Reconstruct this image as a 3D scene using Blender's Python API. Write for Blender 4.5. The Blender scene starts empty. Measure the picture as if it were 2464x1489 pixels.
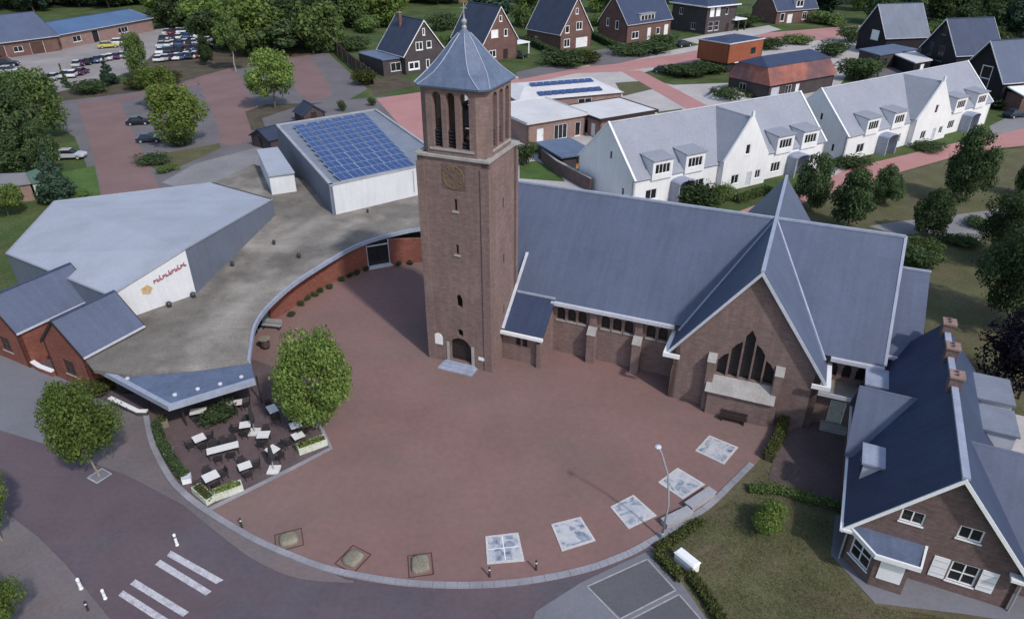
import bpy, bmesh, math, random
import numpy as np
from mathutils import Vector, Matrix
from mathutils.geometry import tessellate_polygon

R = math.radians
random.seed(11)
RNG = np.random.default_rng(5)
sc = bpy.context.scene
COL = sc.collection

# ------------------------------------------------------------------ camera
CAM_H = 36.0
PITCH = R(29.7)
FPX = 1700.0            # focal length for a picture 2464 wide
cam_d = bpy.data.cameras.new('camera')
cam_d.sensor_width = 36.0
cam_d.lens = 36.0 * FPX / 2464.0
cam_d.clip_start = 0.5
cam_d.clip_end = 6000
cam = bpy.data.objects.new('camera', cam_d)
COL.objects.link(cam)
cam.location = (0, 0, CAM_H)
cam.rotation_euler = (R(90) - PITCH, 0, 0)
sc.camera = cam

# ------------------------------------------------------------------ sky and sun
SUN_EL = R(45.5)
SUN_H = Vector((0.607, -0.795))
world = bpy.data.worlds.new('World')
sc.world = world
world.use_nodes = True
wn = world.node_tree.nodes
wl = world.node_tree.links
wn.clear()
sky = wn.new('ShaderNodeTexSky')
sky.sky_type = 'NISHITA'
sky.sun_disc = False
sky.sun_elevation = SUN_EL
sky.sun_rotation = math.atan2(SUN_H.x, SUN_H.y)
sky.altitude = 30
sky.air_density = 1.3
sky.dust_density = 1.6
sky.ozone_density = 1.6
bg = wn.new('ShaderNodeBackground')
bg.inputs['Strength'].default_value = 0.15
wo = wn.new('ShaderNodeOutputWorld')
wl.new(sky.outputs[0], bg.inputs[0])
wl.new(bg.outputs[0], wo.inputs[0])
sun_d = bpy.data.lights.new('sun', 'SUN')
sun_d.energy = 2.45
sun_d.angle = R(2.5)
sun_d.color = (1.0, 0.95, 0.9)
sun = bpy.data.objects.new('sun', sun_d)
COL.objects.link(sun)
sv = Vector((SUN_H.x * math.cos(SUN_EL), SUN_H.y * math.cos(SUN_EL), math.sin(SUN_EL)))
sun.rotation_euler = (-sv).to_track_quat('-Z', 'Y').to_euler()
sun.location = sv * 200
sc.view_settings.view_transform = 'Standard'
sc.view_settings.look = 'None'
sc.view_settings.exposure = 0.13
sc.view_settings.gamma = 1.0
sc.view_settings.use_curve_mapping = False
sc.cycles.use_denoising = True
sc.cycles.max_bounces = 6
sc.cycles.diffuse_bounces = 3
sc.cycles.transparent_max_bounces = 8


# ------------------------------------------------------------------ survey helper
def P(x, y, z=0.0):
    """place in the world (metres) of a point surveyed in the picture at height z"""
    u = (x - 1232) / FPX
    v = (y - 744.5) / FPX
    t = (CAM_H - z) / (math.sin(PITCH) + v * math.cos(PITCH))
    return Vector((u * t, (math.cos(PITCH) - v * math.sin(PITCH)) * t, z))


def ZAT(y, g):
    """height of the picture row y above the ground point g"""
    v = (y - 744.5) / FPX
    t = g.y / (math.cos(PITCH) - v * math.sin(PITCH))
    return CAM_H - t * (math.sin(PITCH) + v * math.cos(PITCH))


# ------------------------------------------------------------------ materials
def lin(c):
    return tuple(((x / 255.0) / 12.92 if x / 255.0 <= 0.04045 else ((x / 255.0 + 0.055) / 1.055) ** 2.4) for x in c)


M = {}


def mat(name, c, rough=0.85, var=0.18, scale=0.6, fine=0.12, fscale=9.0, spec=0.25, bump=0.0,
        streak=0.0, brick=0.0, metal=0.0, srgb=False, stain=None, bsize=(0.42, 0.13)):
    m = bpy.data.materials.new(name)
    m.use_nodes = True
    nt = m.node_tree
    n, l = nt.nodes, nt.links
    b = n['Principled BSDF']
    b.inputs['Roughness'].default_value = rough
    b.inputs['Specular IOR Level'].default_value = spec
    b.inputs['Metallic'].default_value = metal
    if srgb:
        c = lin(c)
    tc = n.new('ShaderNodeTexCoord')
    uvm = n.new('ShaderNodeUVMap')

    def noise(sca, det, vec, stretch=None):
        t = n.new('ShaderNodeTexNoise')
        t.inputs['Scale'].default_value = sca
        t.inputs['Detail'].default_value = det
        t.inputs['Roughness'].default_value = 0.62
        if stretch:
            mp = n.new('ShaderNodeMapping')
            mp.inputs['Scale'].default_value = stretch
            l.new(vec, mp.inputs['Vector'])
            l.new(mp.outputs[0], t.inputs['Vector'])
        else:
            l.new(vec, t.inputs['Vector'])
        return t.outputs['Fac']

    def fac(src, amt):
        mr = n.new('ShaderNodeMapRange')
        mr.inputs['From Min'].default_value = 0.28
        mr.inputs['From Max'].default_value = 0.72
        mr.inputs['To Min'].default_value = 1 - amt
        mr.inputs['To Max'].default_value = 1 + amt
        l.new(src, mr.inputs['Value'])
        return mr.outputs[0]

    cur = None

    def mul(x):
        nonlocal cur
        if cur is None:
            cur = x
            return
        mm = n.new('ShaderNodeMath')
        mm.operation = 'MULTIPLY'
        l.new(cur, mm.inputs[0])
        l.new(x, mm.inputs[1])
        cur = mm.outputs[0]

    mul(fac(noise(scale, 5, tc.outputs['Object']), var))
    if fine:
        mul(fac(noise(fscale, 3, tc.outputs['Object']), fine))
    if streak:
        mul(fac(noise(1.0, 4, uvm.outputs[0], (2.2, 0.16, 1)), streak))
    vm = n.new('ShaderNodeVectorMath')
    vm.operation = 'SCALE'
    l.new(cur, vm.inputs['Scale'])
    base = None
    if brick:
        br = n.new('ShaderNodeTexBrick')
        br.inputs['Scale'].default_value = 1.0
        br.inputs['Brick Width'].default_value = bsize[0]
        br.inputs['Row Height'].default_value = bsize[1]
        br.inputs['Mortar Size'].default_value = 0.012
        br.inputs['Color1'].default_value = (*[x * (1 + brick) for x in c], 1)
        br.inputs['Color2'].default_value = (*[x * (1 - brick) for x in c], 1)
        br.inputs['Mortar'].default_value = (*[x * 0.75 + 0.02 for x in c], 1)
        l.new(uvm.outputs[0], br.inputs['Vector'])
        l.new(br.outputs['Color'], vm.inputs[0])
    elif stain is not None:
        mx = n.new('ShaderNodeMix')
        mx.data_type = 'RGBA'
        mr = n.new('ShaderNodeMapRange')
        mr.inputs['From Min'].default_value = 0.46
        mr.inputs['From Max'].default_value = 0.62
        l.new(noise(stain[1], 6, tc.outputs['Object']), mr.inputs['Value'])
        l.new(mr.outputs[0], mx.inputs['Factor'])
        mx.inputs['A'].default_value = (*c, 1)
        mx.inputs['B'].default_value = (*stain[0], 1)
        l.new(mx.outputs['Result'], vm.inputs[0])
    else:
        vm.inputs[0].default_value = c
    l.new(vm.outputs[0], b.inputs['Base Color'])
    if bump:
        bp = n.new('ShaderNodeBump')
        bp.inputs['Strength'].default_value = bump
        bp.inputs['Distance'].default_value = 0.05
        l.new(noise(fscale * 1.5, 4, tc.outputs['Object']), bp.inputs['Height'])
        l.new(bp.outputs[0], b.inputs['Normal'])
    M[name] = m
    return m


mat('slate', (0.086, 0.106, 0.168), 0.6, 0.14, 0.2, 0.07, 6, 0.35, streak=0.1, brick=0.03, bsize=(0.32, 0.26))
mat('slate_dark', (0.034, 0.043, 0.075), 0.6, 0.16, 0.4, 0.1, 6, 0.35, streak=0.15)
mat('slate_house', (0.036, 0.050, 0.098), 0.6, 0.16, 0.4, 0.1, 6, 0.35, streak=0.15)
mat('roof_pale', (0.27, 0.285, 0.335), 0.75, 0.09, 0.2, 0.06, 5, 0.25, brick=0.05, bsize=(0.3, 0.3))
mat('membrane', (0.35, 0.375, 0.44), 0.7, 0.08, 0.15, 0.05, 3, 0.25, stain=((0.325, 0.345, 0.40), 0.22))
mat('hall_white', (0.62, 0.63, 0.66), 0.7, 0.06, 0.3, 0.05, 5, 0.3, streak=0.06)
mat('hall_slate', (0.14, 0.16, 0.21), 0.6, 0.12, 0.3, 0.06, 5, 0.3, streak=0.1)
mat('lead', (0.30, 0.33, 0.42), 0.5, 0.15, 0.8, 0.08, 6, 0.45, streak=0.12)
mat('zinc_pale', (0.19, 0.21, 0.26), 0.6, 0.15, 0.5, 0.08, 4, 0.35)
mat('zinc', (0.105, 0.135, 0.21), 0.55, 0.22, 0.5, 0.1, 4, 0.45, streak=0.1)
mat('brick_church', (0.205, 0.142, 0.132), 0.9, 0.13, 0.35, 0.1, 4, 0.15, streak=0.13, brick=0.13)
mat('brick_red', (0.215, 0.08, 0.06), 0.9, 0.16, 0.4, 0.12, 4, 0.15, brick=0.16)
mat('brick_house', (0.155, 0.105, 0.10), 0.9, 0.15, 0.5, 0.12, 4, 0.15, streak=0.1, brick=0.15)
mat('brick_dark', (0.07, 0.058, 0.062), 0.9, 0.18, 0.5, 0.12, 4, 0.15, brick=0.15)
mat('brick_brown', (0.15, 0.085, 0.075), 0.9, 0.18, 0.5, 0.12, 4, 0.15, brick=0.15)
mat('brick_pink', (0.27, 0.18, 0.16), 0.9, 0.15, 0.5, 0.1, 4, 0.15, brick=0.12)
mat('brick_orange', (0.27, 0.085, 0.045), 0.85, 0.16, 0.3, 0.1, 4, 0.2)
mat('tile_red', (0.30, 0.115, 0.09), 0.85, 0.2, 0.4, 0.15, 4, 0.2, stain=((0.14, 0.08, 0.085), 0.12))
mat('render_white', (0.71, 0.71, 0.725), 0.85, 0.07, 0.4, 0.05, 6, 0.2, streak=0.05)
mat('paint_white', (0.78, 0.78, 0.79), 0.55, 0.05, 1.0, 0.05, 8, 0.35)
mat('trim_grey', (0.50, 0.51, 0.57), 0.6, 0.12, 0.8, 0.08, 6, 0.3)
mat('stone', (0.34, 0.32, 0.31), 0.9, 0.2, 1.0, 0.15, 7, 0.2)
mat('concrete', (0.33, 0.33, 0.36), 0.9, 0.18, 0.5, 0.12, 6, 0.2)
mat('gravel_roof', (0.168, 0.152, 0.136), 0.95, 0.32, 0.3, 0.18, 6, 0.15, stain=((0.265, 0.242, 0.215), 0.13))
mat('gravel_roof_white', (0.56, 0.55, 0.56), 0.95, 0.1, 0.2, 0.1, 4, 0.15)
mat('wood_dark', (0.035, 0.022, 0.02), 0.6, 0.2, 2, 0.15, 12, 0.3)
mat('wood_brown', (0.08, 0.045, 0.035), 0.75, 0.2, 2, 0.15, 12, 0.3)
mat('wood_orange', (0.42, 0.22, 0.07), 0.75, 0.2, 1, 0.15, 12, 0.3)
mat('timber_black', (0.022, 0.02, 0.026), 0.8, 0.2, 1, 0.15, 8, 0.2)
mat('metal_dark', (0.035, 0.035, 0.04), 0.45, 0.1, 2, 0.0, 8, 0.4)
mat('metal_grey', (0.30, 0.31, 0.33), 0.45, 0.1, 2, 0.05, 8, 0.45)
mat('gold', (0.20, 0.14, 0.07), 0.6, 0.4, 3, 0.2, 12, 0.5)
mat('glass', (0.018, 0.02, 0.024), 0.12, 0.2, 1, 0.0, 8, 0.5)
mat('glass_church', (0.02, 0.018, 0.02), 0.35, 0.3, 3, 0.2, 12, 0.4)
mat('void', (0.01, 0.009, 0.009), 0.9, 0.1, 1, 0.0, 8, 0.1)
mat('panel_blue', (0.034, 0.065, 0.185), 0.22, 0.25, 1.2, 0.1, 6, 0.5)
mat('panel_frame', (0.30, 0.34, 0.42), 0.4, 0.1, 2, 0.0, 6, 0.5)
mat('green_panel', (0.14, 0.28, 0.22), 0.5, 0.15, 1, 0.05, 6, 0.3)
mat('plaza', (0.212, 0.128, 0.118), 0.92, 0.13, 0.10, 0.07, 2.2, 0.2, stain=((0.182, 0.124, 0.114), 0.07), bump=0.08)
mat('terrace', (0.115, 0.085, 0.088), 0.92, 0.18, 0.5, 0.15, 5, 0.2, bump=0.12)
mat('road', (0.114, 0.086, 0.100), 0.85, 0.16, 0.16, 0.09, 3, 0.25, stain=((0.098, 0.086, 0.104), 0.10), bump=0.1)
mat('pavement', (0.148, 0.128, 0.134), 0.9, 0.14, 0.2, 0.1, 4, 0.2, stain=((0.165, 0.132, 0.132), 0.12), bump=0.1)
mat('pavement_grey', (0.165, 0.165, 0.188), 0.9, 0.12, 0.2, 0.08, 4, 0.2, bump=0.1)
mat('kerb_stone', (0.255, 0.25, 0.28), 0.85, 0.22, 0.4, 0.1, 6, 0.2)
mat('bay_grey', (0.105, 0.104, 0.116), 0.9, 0.12, 0.3, 0.1, 5, 0.2)
mat('lot_red', (0.195, 0.128, 0.125), 0.92, 0.14, 0.12, 0.08, 3, 0.2)
mat('lot_grey', (0.145, 0.135, 0.145), 0.92, 0.16, 0.15, 0.1, 3, 0.2)
mat('street_pink', (0.40, 0.205, 0.195), 0.92, 0.1, 0.12, 0.08, 3, 0.2)
mat('pave_pale', (0.42, 0.39, 0.38), 0.92, 0.14, 0.15, 0.1, 3, 0.2)
mat('yard', (0.27, 0.245, 0.24), 0.95, 0.2, 0.1, 0.15, 2, 0.15)
mat('line_paint', (0.50, 0.49, 0.52), 0.75, 0.18, 1.5, 0.2, 10, 0.25, stain=((0.34, 0.32, 0.35), 1.6))
mat('line_thin', (0.33, 0.32, 0.33), 0.75, 0.25, 1.5, 0.12, 10, 0.25)
mat('path_grey', (0.22, 0.215, 0.225), 0.92, 0.14, 0.2, 0.1, 3, 0.2)
mat('grass', (0.055, 0.085, 0.028), 0.95, 0.35, 0.12, 0.3, 3.0, 0.15, stain=((0.085, 0.10, 0.040), 0.15), bump=0.4)
mat('grass_dull', (0.102, 0.102, 0.052), 0.95, 0.22, 0.25, 0.2, 4.0, 0.15, stain=((0.112, 0.095, 0.060), 0.2), bump=0.4)
mat('grass_bright', (0.07, 0.12, 0.035), 0.95, 0.3, 0.25, 0.28, 4.0, 0.15, bump=0.4)
mat('soil', (0.09, 0.075, 0.055), 0.95, 0.3, 0.3, 0.25, 4.0, 0.1, bump=0.3)
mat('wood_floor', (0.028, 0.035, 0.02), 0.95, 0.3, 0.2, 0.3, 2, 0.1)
mat('bark', (0.12, 0.10, 0.08), 0.95, 0.25, 2, 0.2, 14, 0.1)
mat('bark_pale', (0.27, 0.24, 0.21), 0.95, 0.25, 2, 0.2, 14, 0.1)
mat('boulder', (0.22, 0.20, 0.155), 0.95, 0.25, 1.2, 0.2, 9, 0.15, bump=0.5)
mat('table_top', (0.66, 0.64, 0.62), 0.6, 0.08, 1.0, 0.06, 8, 0.3)
mat('rattan', (0.032, 0.028, 0.03), 0.7, 0.2, 2, 0.2, 20, 0.3)
mat('planter_pale', (0.50, 0.52, 0.44), 0.85, 0.2, 2, 0.15, 10, 0.2)
mat('tarp_white', (0.60, 0.60, 0.63), 0.6, 0.25, 0.6, 0.25, 3, 0.3, stain=((0.16, 0.14, 0.15), 0.7))
mat('tarp_blue', (0.10, 0.105, 0.17), 0.6, 0.4, 0.5, 0.35, 3, 0.3, stain=((0.30, 0.32, 0.40), 0.35))
mat('scrap', (0.12, 0.10, 0.11), 0.8, 0.5, 0.8, 0.4, 4, 0.3)
mat('tyre', (0.015, 0.015, 0.016), 0.8, 0.1, 2, 0, 8, 0.2)
mat('rim', (0.35, 0.36, 0.38), 0.35, 0.1, 2, 0, 8, 0.5)
mat('lamp_glass', (0.75, 0.76, 0.78), 0.3, 0.05, 2, 0, 8, 0.5)
for nm, c in dict(black=(0.018, 0.02, 0.026), navy=(0.02, 0.035, 0.06), silver=(0.42, 0.43, 0.45),
                  white=(0.65, 0.65, 0.66), red=(0.22, 0.025, 0.03), yellow=(0.45, 0.42, 0.10),
                  blue=(0.05, 0.09, 0.22), purple=(0.10, 0.02, 0.09)).items():
    mat('car_' + nm, c, 0.22, 0.03, 1, 0, 8, 0.5)


def leafmat(name, c, c2, trans=0.25):
    m = bpy.data.materials.new(name)
    m.use_nodes = True
    nt = m.node_tree
    n, l = nt.nodes, nt.links
    n.clear()
    out = n.new('ShaderNodeOutputMaterial')
    geo = n.new('ShaderNodeNewGeometry')
    oi = n.new('ShaderNodeObjectInfo')
    mx = n.new('ShaderNodeMix')
    mx.data_type = 'RGBA'
    mx.inputs['A'].default_value = (*c, 1)
    mx.inputs['B'].default_value = (*c2, 1)
    l.new(geo.outputs['Random Per Island'], mx.inputs['Factor'])
    mr = n.new('ShaderNodeMapRange')
    mr.inputs['To Min'].default_value = 0.72
    mr.inputs['To Max'].default_value = 1.25
    l.new(oi.outputs['Random'], mr.inputs['Value'])
    vm = n.new('ShaderNodeVectorMath')
    vm.operation = 'SCALE'
    l.new(mx.outputs['Result'], vm.inputs[0])
    l.new(mr.outputs[0], vm.inputs['Scale'])
    d = n.new('ShaderNodeBsdfDiffuse')
    t = n.new('ShaderNodeBsdfTranslucent')
    l.new(vm.outputs[0], d.inputs['Color'])
    l.new(vm.outputs[0], t.inputs['Color'])
    ms = n.new('ShaderNodeMixShader')
    ms.inputs[0].default_value = trans
    l.new(d.outputs[0], ms.inputs[1])
    l.new(t.outputs[0], ms.inputs[2])
    l.new(ms.outputs[0], out.inputs['Surface'])
    M[name] = m


leafmat('leaf_fresh', (0.091, 0.157, 0.040), (0.238, 0.307, 0.090), 0.4)
leafmat('leaf_mid', (0.076, 0.130, 0.047), (0.183, 0.244, 0.084), 0.38)
leafmat('leaf_yellow', (0.098, 0.157, 0.040), (0.232, 0.284, 0.078), 0.4)
leafmat('leaf_dark', (0.039, 0.070, 0.032), (0.100, 0.139, 0.062), 0.34)
leafmat('leaf_blue', (0.027, 0.052, 0.038), (0.061, 0.093, 0.062))
leafmat('leaf_purple', (0.022, 0.020, 0.030), (0.042, 0.040, 0.055))
leafmat('leaf_olive', (0.05, 0.065, 0.022), (0.11, 0.125, 0.042))


# ------------------------------------------------------------------ mesh helper
class MB:
    def __init__(s):
        s.v = []
        s.f = []

    def face(s, pts):
        i = len(s.v)
        s.v += [tuple(p) for p in pts]
        s.f.append(tuple(range(i, i + len(pts))))
        return s

    def hexa(s, p):      # 8 points: bottom 4, top 4
        i = len(s.v)
        s.v += [tuple(q) for q in p]
        for q in ((3, 2, 1, 0), (4, 5, 6, 7), (0, 1, 5, 4), (1, 2, 6, 5), (2, 3, 7, 6), (3, 0, 4, 7)):
            s.f.append(tuple(i + k for k in q))
        return s

    def box(s, x0, x1, y0, y1, z0, z1):
        return s.hexa([(x0, y0, z0), (x1, y0, z0), (x1, y1, z0), (x0, y1, z0),
                       (x0, y0, z1), (x1, y0, z1), (x1, y1, z1), (x0, y1, z1)])

    def obox(s, c, size, rz=0.0, tilt=None):
        mtx = Matrix.Translation(Vector(c)) @ Matrix.Rotation(rz, 4, 'Z')
        if tilt:
            mtx = mtx @ Matrix.Rotation(tilt[1], 4, tilt[0])
        hx, hy, hz = size[0] / 2, size[1] / 2, size[2] / 2
        q = [(-hx, -hy, -hz), (hx, -hy, -hz), (hx, hy, -hz), (-hx, hy, -hz),
             (-hx, -hy, hz), (hx, -hy, hz), (hx, hy, hz), (-hx, hy, hz)]
        return s.hexa([mtx @ Vector(p) for p in q])

    def prism(s, poly, z0, z1):
        n = len(poly)
        i = len(s.v)
        s.v += [(p[0], p[1], z0) for p in poly] + [(p[0], p[1], z1) for p in poly]
        s.f.append(tuple(range(i + n - 1, i - 1, -1)))
        s.f.append(tuple(range(i + n, i + 2 * n)))
        for k in range(n):
            s.f.append((i + k, i + (k + 1) % n, i + n + (k + 1) % n, i + n + k))
        return s

    def slab(s, pts, t, off=None):
        pts = [Vector(p) for p in pts]
        if off is None:
            nrm = Vector((0, 0, 0))
            for k in range(len(pts)):
                nrm += pts[k].cross(pts[(k + 1) % len(pts)])
            nrm.normalize()
            if nrm.z < 0:
                nrm = -nrm
            off = -nrm * t
        n = len(pts)
        i = len(s.v)
        s.v += [tuple(p) for p in pts] + [tuple(p + off) for p in pts]
        s.f.append(tuple(range(i, i + n)))
        s.f.append(tuple(range(i + 2 * n - 1, i + n - 1, -1)))
        for k in range(n):
            s.f.append((i + k, i + n + k, i + n + (k + 1) % n, i + (k + 1) % n))
        return s

    def tube(s, pts, rad, n=8, cap=True):
        pts = [Vector(p) for p in pts]
        if not isinstance(rad, (list, tuple)):
            rad = [rad] * len(pts)
        i = len(s.v)
        up = Vector((0.13, 0.07, 1)).normalized()
        for k, p in enumerate(pts):
            d = (pts[min(k + 1, len(pts) - 1)] - pts[max(k - 1, 0)]).normalized()
            a = d.cross(up if abs(d.dot(up)) < 0.95 else Vector((1, 0, 0))).normalized()
            b = d.cross(a)
            for j in range(n):
                t = 2 * math.pi * j / n
                s.v.append(tuple(p + (a * math.cos(t) + b * math.sin(t)) * rad[k]))
        for k in range(len(pts) - 1):
            for j in range(n):
                q = i + k * n
                s.f.append((q + j, q + (j + 1) % n, q + n + (j + 1) % n, q + n + j))
        if cap:
            s.f.append(tuple(range(i + n - 1, i - 1, -1)))
            q = i + (len(pts) - 1) * n
            s.f.append(tuple(range(q, q + n)))
        return s

    def lathe(s, prof, n=12, c=(0, 0), ph=0.0, sx=1.0, sy=1.0):
        i = len(s.v)
        for (r, z) in prof:
            for j in range(n):
                t = ph + 2 * math.pi * j / n
                s.v.append((c[0] + r * math.cos(t) * sx, c[1] + r * math.sin(t) * sy, z))
        for k in range(len(prof) - 1):
            for j in range(n):
                q = i + k * n
                s.f.append((q + j, q + (j + 1) % n, q + n + (j + 1) % n, q + n + j))
        s.f.append(tuple(range(i + n - 1, i - 1, -1)))
        q = i + (len(prof) - 1) * n
        s.f.append(tuple(range(q, q + n)))
        return s

    def wall(s, p0, p1, outline, holes=(), t=0.3):
        """solid wall standing on the line p0-p1 (outside is to the right of it), with real openings"""
        p0, p1 = Vector(p0[:2]), Vector(p1[:2])
        d = (p1 - p0).normalized()
        nrm = Vector((d.y, -d.x))
        loops = [[Vector((u, z, 0)) for u, z in outline]] + [[Vector((u, z, 0)) for u, z in h] for h in holes]
        flat = [q for lp in loops for q in lp]
        tris = tessellate_polygon(loops)
        i = len(s.v)
        m = len(flat)
        for dep in (0.0, t):
            for q in flat:
                w = p0 + d * q.x - nrm * dep
                s.v.append((w.x, w.y, q.y))
        for tr in tris:
            s.f.append(tuple(i + k for k in tr))
            s.f.append(tuple(i + m + k for k in reversed(tr)))
        o = 0
        for lp in loops:
            k = len(lp)
            for j in range(k):
                a, b = i + o + j, i + o + (j + 1) % k
                s.f.append((a, b, b + m, a + m))
            o += k
        return s

    def local(s, root):
        inv = root.matrix_basis.inverted()
        s.v = [tuple(inv @ Vector(p)) for p in s.v]
        return s

    def build(s, name, material, parent=None, smooth=False, uv=True, weld=True, label=None):
        me = bpy.data.meshes.new(name)
        me.from_pydata(s.v, [], s.f)
        if weld:
            bm = bmesh.new()
            bm.from_mesh(me)
            bmesh.ops.remove_doubles(bm, verts=bm.verts, dist=1e-5)
            bmesh.ops.recalc_face_normals(bm, faces=bm.faces)
            bm.to_mesh(me)
            bm.free()
        if uv:
            set_uv(me)
        if smooth:
            me.polygons.foreach_set('use_smooth', [True] * len(me.polygons))
        me.materials.append(M[material] if isinstance(material, str) else material)
        o = bpy.data.objects.new(name, me)
        COL.objects.link(o)
        if parent is not None:
            o.parent = parent
        if label:
            o['label'] = label
        return o


def set_uv(me):
    lay = me.uv_layers.new(name='UVMap')
    nl = len(me.loops)
    if nl == 0:
        return
    vi = np.empty(nl, np.int32)
    me.loops.foreach_get('vertex_index', vi)
    co = np.empty(len(me.vertices) * 3)
    me.vertices.foreach_get('co', co)
    co = co.reshape(-1, 3)
    nf = len(me.polygons)
    nr = np.empty(nf * 3)
    me.polygons.foreach_get('normal', nr)
    nr = nr.reshape(-1, 3)
    tot = np.empty(nf, np.int32)
    me.polygons.foreach_get('loop_total', tot)
    N = np.repeat(nr, tot, axis=0)
    T = np.stack([-N[:, 1], N[:, 0], np.zeros(nl)], 1)
    ln = np.linalg.norm(T, axis=1)
    flat = ln < 0.02
    T[flat] = (1, 0, 0)
    ln[flat] = 1
    T /= ln[:, None]
    B = np.cross(N, T)
    p = co[vi]
    uv = np.stack([(p * T).sum(1), (p * B).sum(1)], 1)
    lay.data.foreach_set('uv', uv.ravel())


def tag(o, label, cat, group=None):
    o['label'] = label
    o['category'] = cat
    if group:
        o['group'] = group
    return o


def thing(name, label, cat, loc=(0, 0, 0), rz=0.0, group=None):
    o = bpy.data.objects.new(name, None)
    o.empty_display_size = 0.3
    COL.objects.link(o)
    o.location = (loc[0], loc[1], loc[2] if len(loc) > 2 else 0.0)
    o.rotation_euler = (0, 0, rz)
    o.matrix_basis = Matrix.Translation(o.location) @ Matrix.Rotation(rz, 4, 'Z')
    return tag(o, label, cat, group)


def dup(root, loc, rz, label, group=None, scale=None, swap=None):
    def cp(o, par):
        c = o.copy()
        COL.objects.link(c)
        if par is not None:
            c.parent = par
        if swap and o.type == 'MESH' and o.name.split('.')[0] in swap:
            c.data = swap[o.name.split('.')[0]](o)
        for ch in o.children:
            cp(ch, c)
        return c
    r = cp(root, None)
    r.location = (loc[0], loc[1], loc[2] if len(loc) > 2 else 0.0)
    r.rotation_euler = (0, 0, rz)
    if scale:
        r.scale = scale if isinstance(scale, tuple) else (scale, scale, scale)
    r['label'] = label
    if group:
        r['group'] = group
    return r


def sheet(name, pts, z, material, px=True, thick=0.0):
    w = [P(x, y) if px else Vector((x, y, 0)) for x, y in pts]
    mb = MB()
    if thick:
        mb.prism([(p.x, p.y) for p in w], z - thick, z)
    else:
        mb.face([(p.x, p.y, z) for p in w])
    o = mb.build(name, material)
    if o.data.polygons[0].normal.z < 0 and not thick:
        o.data.flip_normals()
    o['kind'] = 'structure'
    return o


def band(pts, w0, w1, z0, z1, mb=None, closed=False):
    """strip of given cross-section following world xy points; w0..w1 offset to the left of travel"""
    mb = mb or MB()
    pts = [Vector(p[:2]) for p in pts]
    L, Rr = [], []
    n = len(pts)
    for k in range(n):
        d = (pts[min(k + 1, n - 1)] - pts[max(k - 1, 0)]).normalized()
        nn = Vector((-d.y, d.x))
        L.append(pts[k] + nn * w1)
        Rr.append(pts[k] + nn * w0)
    i = len(mb.v)
    for k in range(n):
        mb.v += [(Rr[k].x, Rr[k].y, z0), (L[k].x, L[k].y, z0), (L[k].x, L[k].y, z1), (Rr[k].x, Rr[k].y, z1)]
    for k in range(n - 1):
        q = i + 4 * k
        for j in range(4):
            mb.f.append((q + j, q + (j + 1) % 4, q + 4 + (j + 1) % 4, q + 4 + j))
    mb.f.append((i + 3, i + 2, i + 1, i))
    q = i + 4 * (n - 1)
    mb.f.append((q, q + 1, q + 2, q + 3))
    return mb


def spline(pts, n=6):
    """smooth curve through 2D points"""
    pts = [Vector(p[:2]) for p in pts]
    out = []
    for k in range(len(pts) - 1):
        p0 = pts[max(k - 1, 0)]
        p1, p2 = pts[k], pts[k + 1]
        p3 = pts[min(k + 2, len(pts) - 1)]
        for j in range(n):
            t = j / n
            out.append(0.5 * ((2 * p1) + (p2 - p0) * t + (2 * p0 - 5 * p1 + 4 * p2 - p3) * t * t
                              + (3 * p1 - p0 - 3 * p2 + p3) * t ** 3))
    out.append(pts[-1])
    return out


# ------------------------------------------------------------------ walls with windows and doors
def rect(u, z, w, h):
    return [(u - w / 2, z), (u + w / 2, z), (u + w / 2, z + h), (u - w / 2, z + h)]


def arch(u, z, w, h, kind='round', seg=8):
    """arched opening; h is the full height"""
    pts = [(u - w / 2, z), (u + w / 2, z)]
    if kind == 'round':
        zs = z + h - w / 2
        for k in range(seg + 1):
            a = math.pi * k / seg
            pts.append((u + w / 2 * math.cos(a), zs + w / 2 * math.sin(a)))
    else:
        rise = w * 0.75
        zs = z + h - rise
        for k in range(seg // 2 + 1):
            t = k / (seg // 2)
            pts.append((u + w / 2 * (1 - t) ** 0.75 if t < 1 else u, zs + rise * math.sin(t * math.pi / 2) ** 0.9))
        for k in range(seg // 2 - 1, -1, -1):
            t = k / (seg // 2)
            pts.append((u - w / 2 * (1 - t) ** 0.75, zs + rise * math.sin(t * math.pi / 2) ** 0.9))
    return pts


def mapper(p0, p1):
    p0, p1 = Vector(p0[:2]), Vector(p1[:2])
    d = (p1 - p0).normalized()
    nrm = Vector((d.y, -d.x))

    def f(u, dep, z):
        w = p0 + d * u - nrm * dep
        return (w.x, w.y, z)
    return f


def bar(mb, f, u0, u1, d0, d1, z0, z1):
    return mb.hexa([f(u0, d0, z0), f(u1, d0, z0), f(u1, d1, z0), f(u0, d1, z0),
                    f(u0, d0, z1), f(u1, d0, z1), f(u1, d1, z1), f(u0, d1, z1)])


def polyplate(mb, f, poly, d0, d1):
    n = len(poly)
    i = len(mb.v)
    mb.v += [f(u, d0, z) for u, z in poly] + [f(u, d1, z) for u, z in poly]
    mb.f.append(tuple(range(i, i + n)))
    mb.f.append(tuple(range(i + 2 * n - 1, i + n - 1, -1)))
    for k in range(n):
        mb.f.append((i + k, i + n + k, i + n + (k + 1) % n, i + (k + 1) % n))


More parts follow.
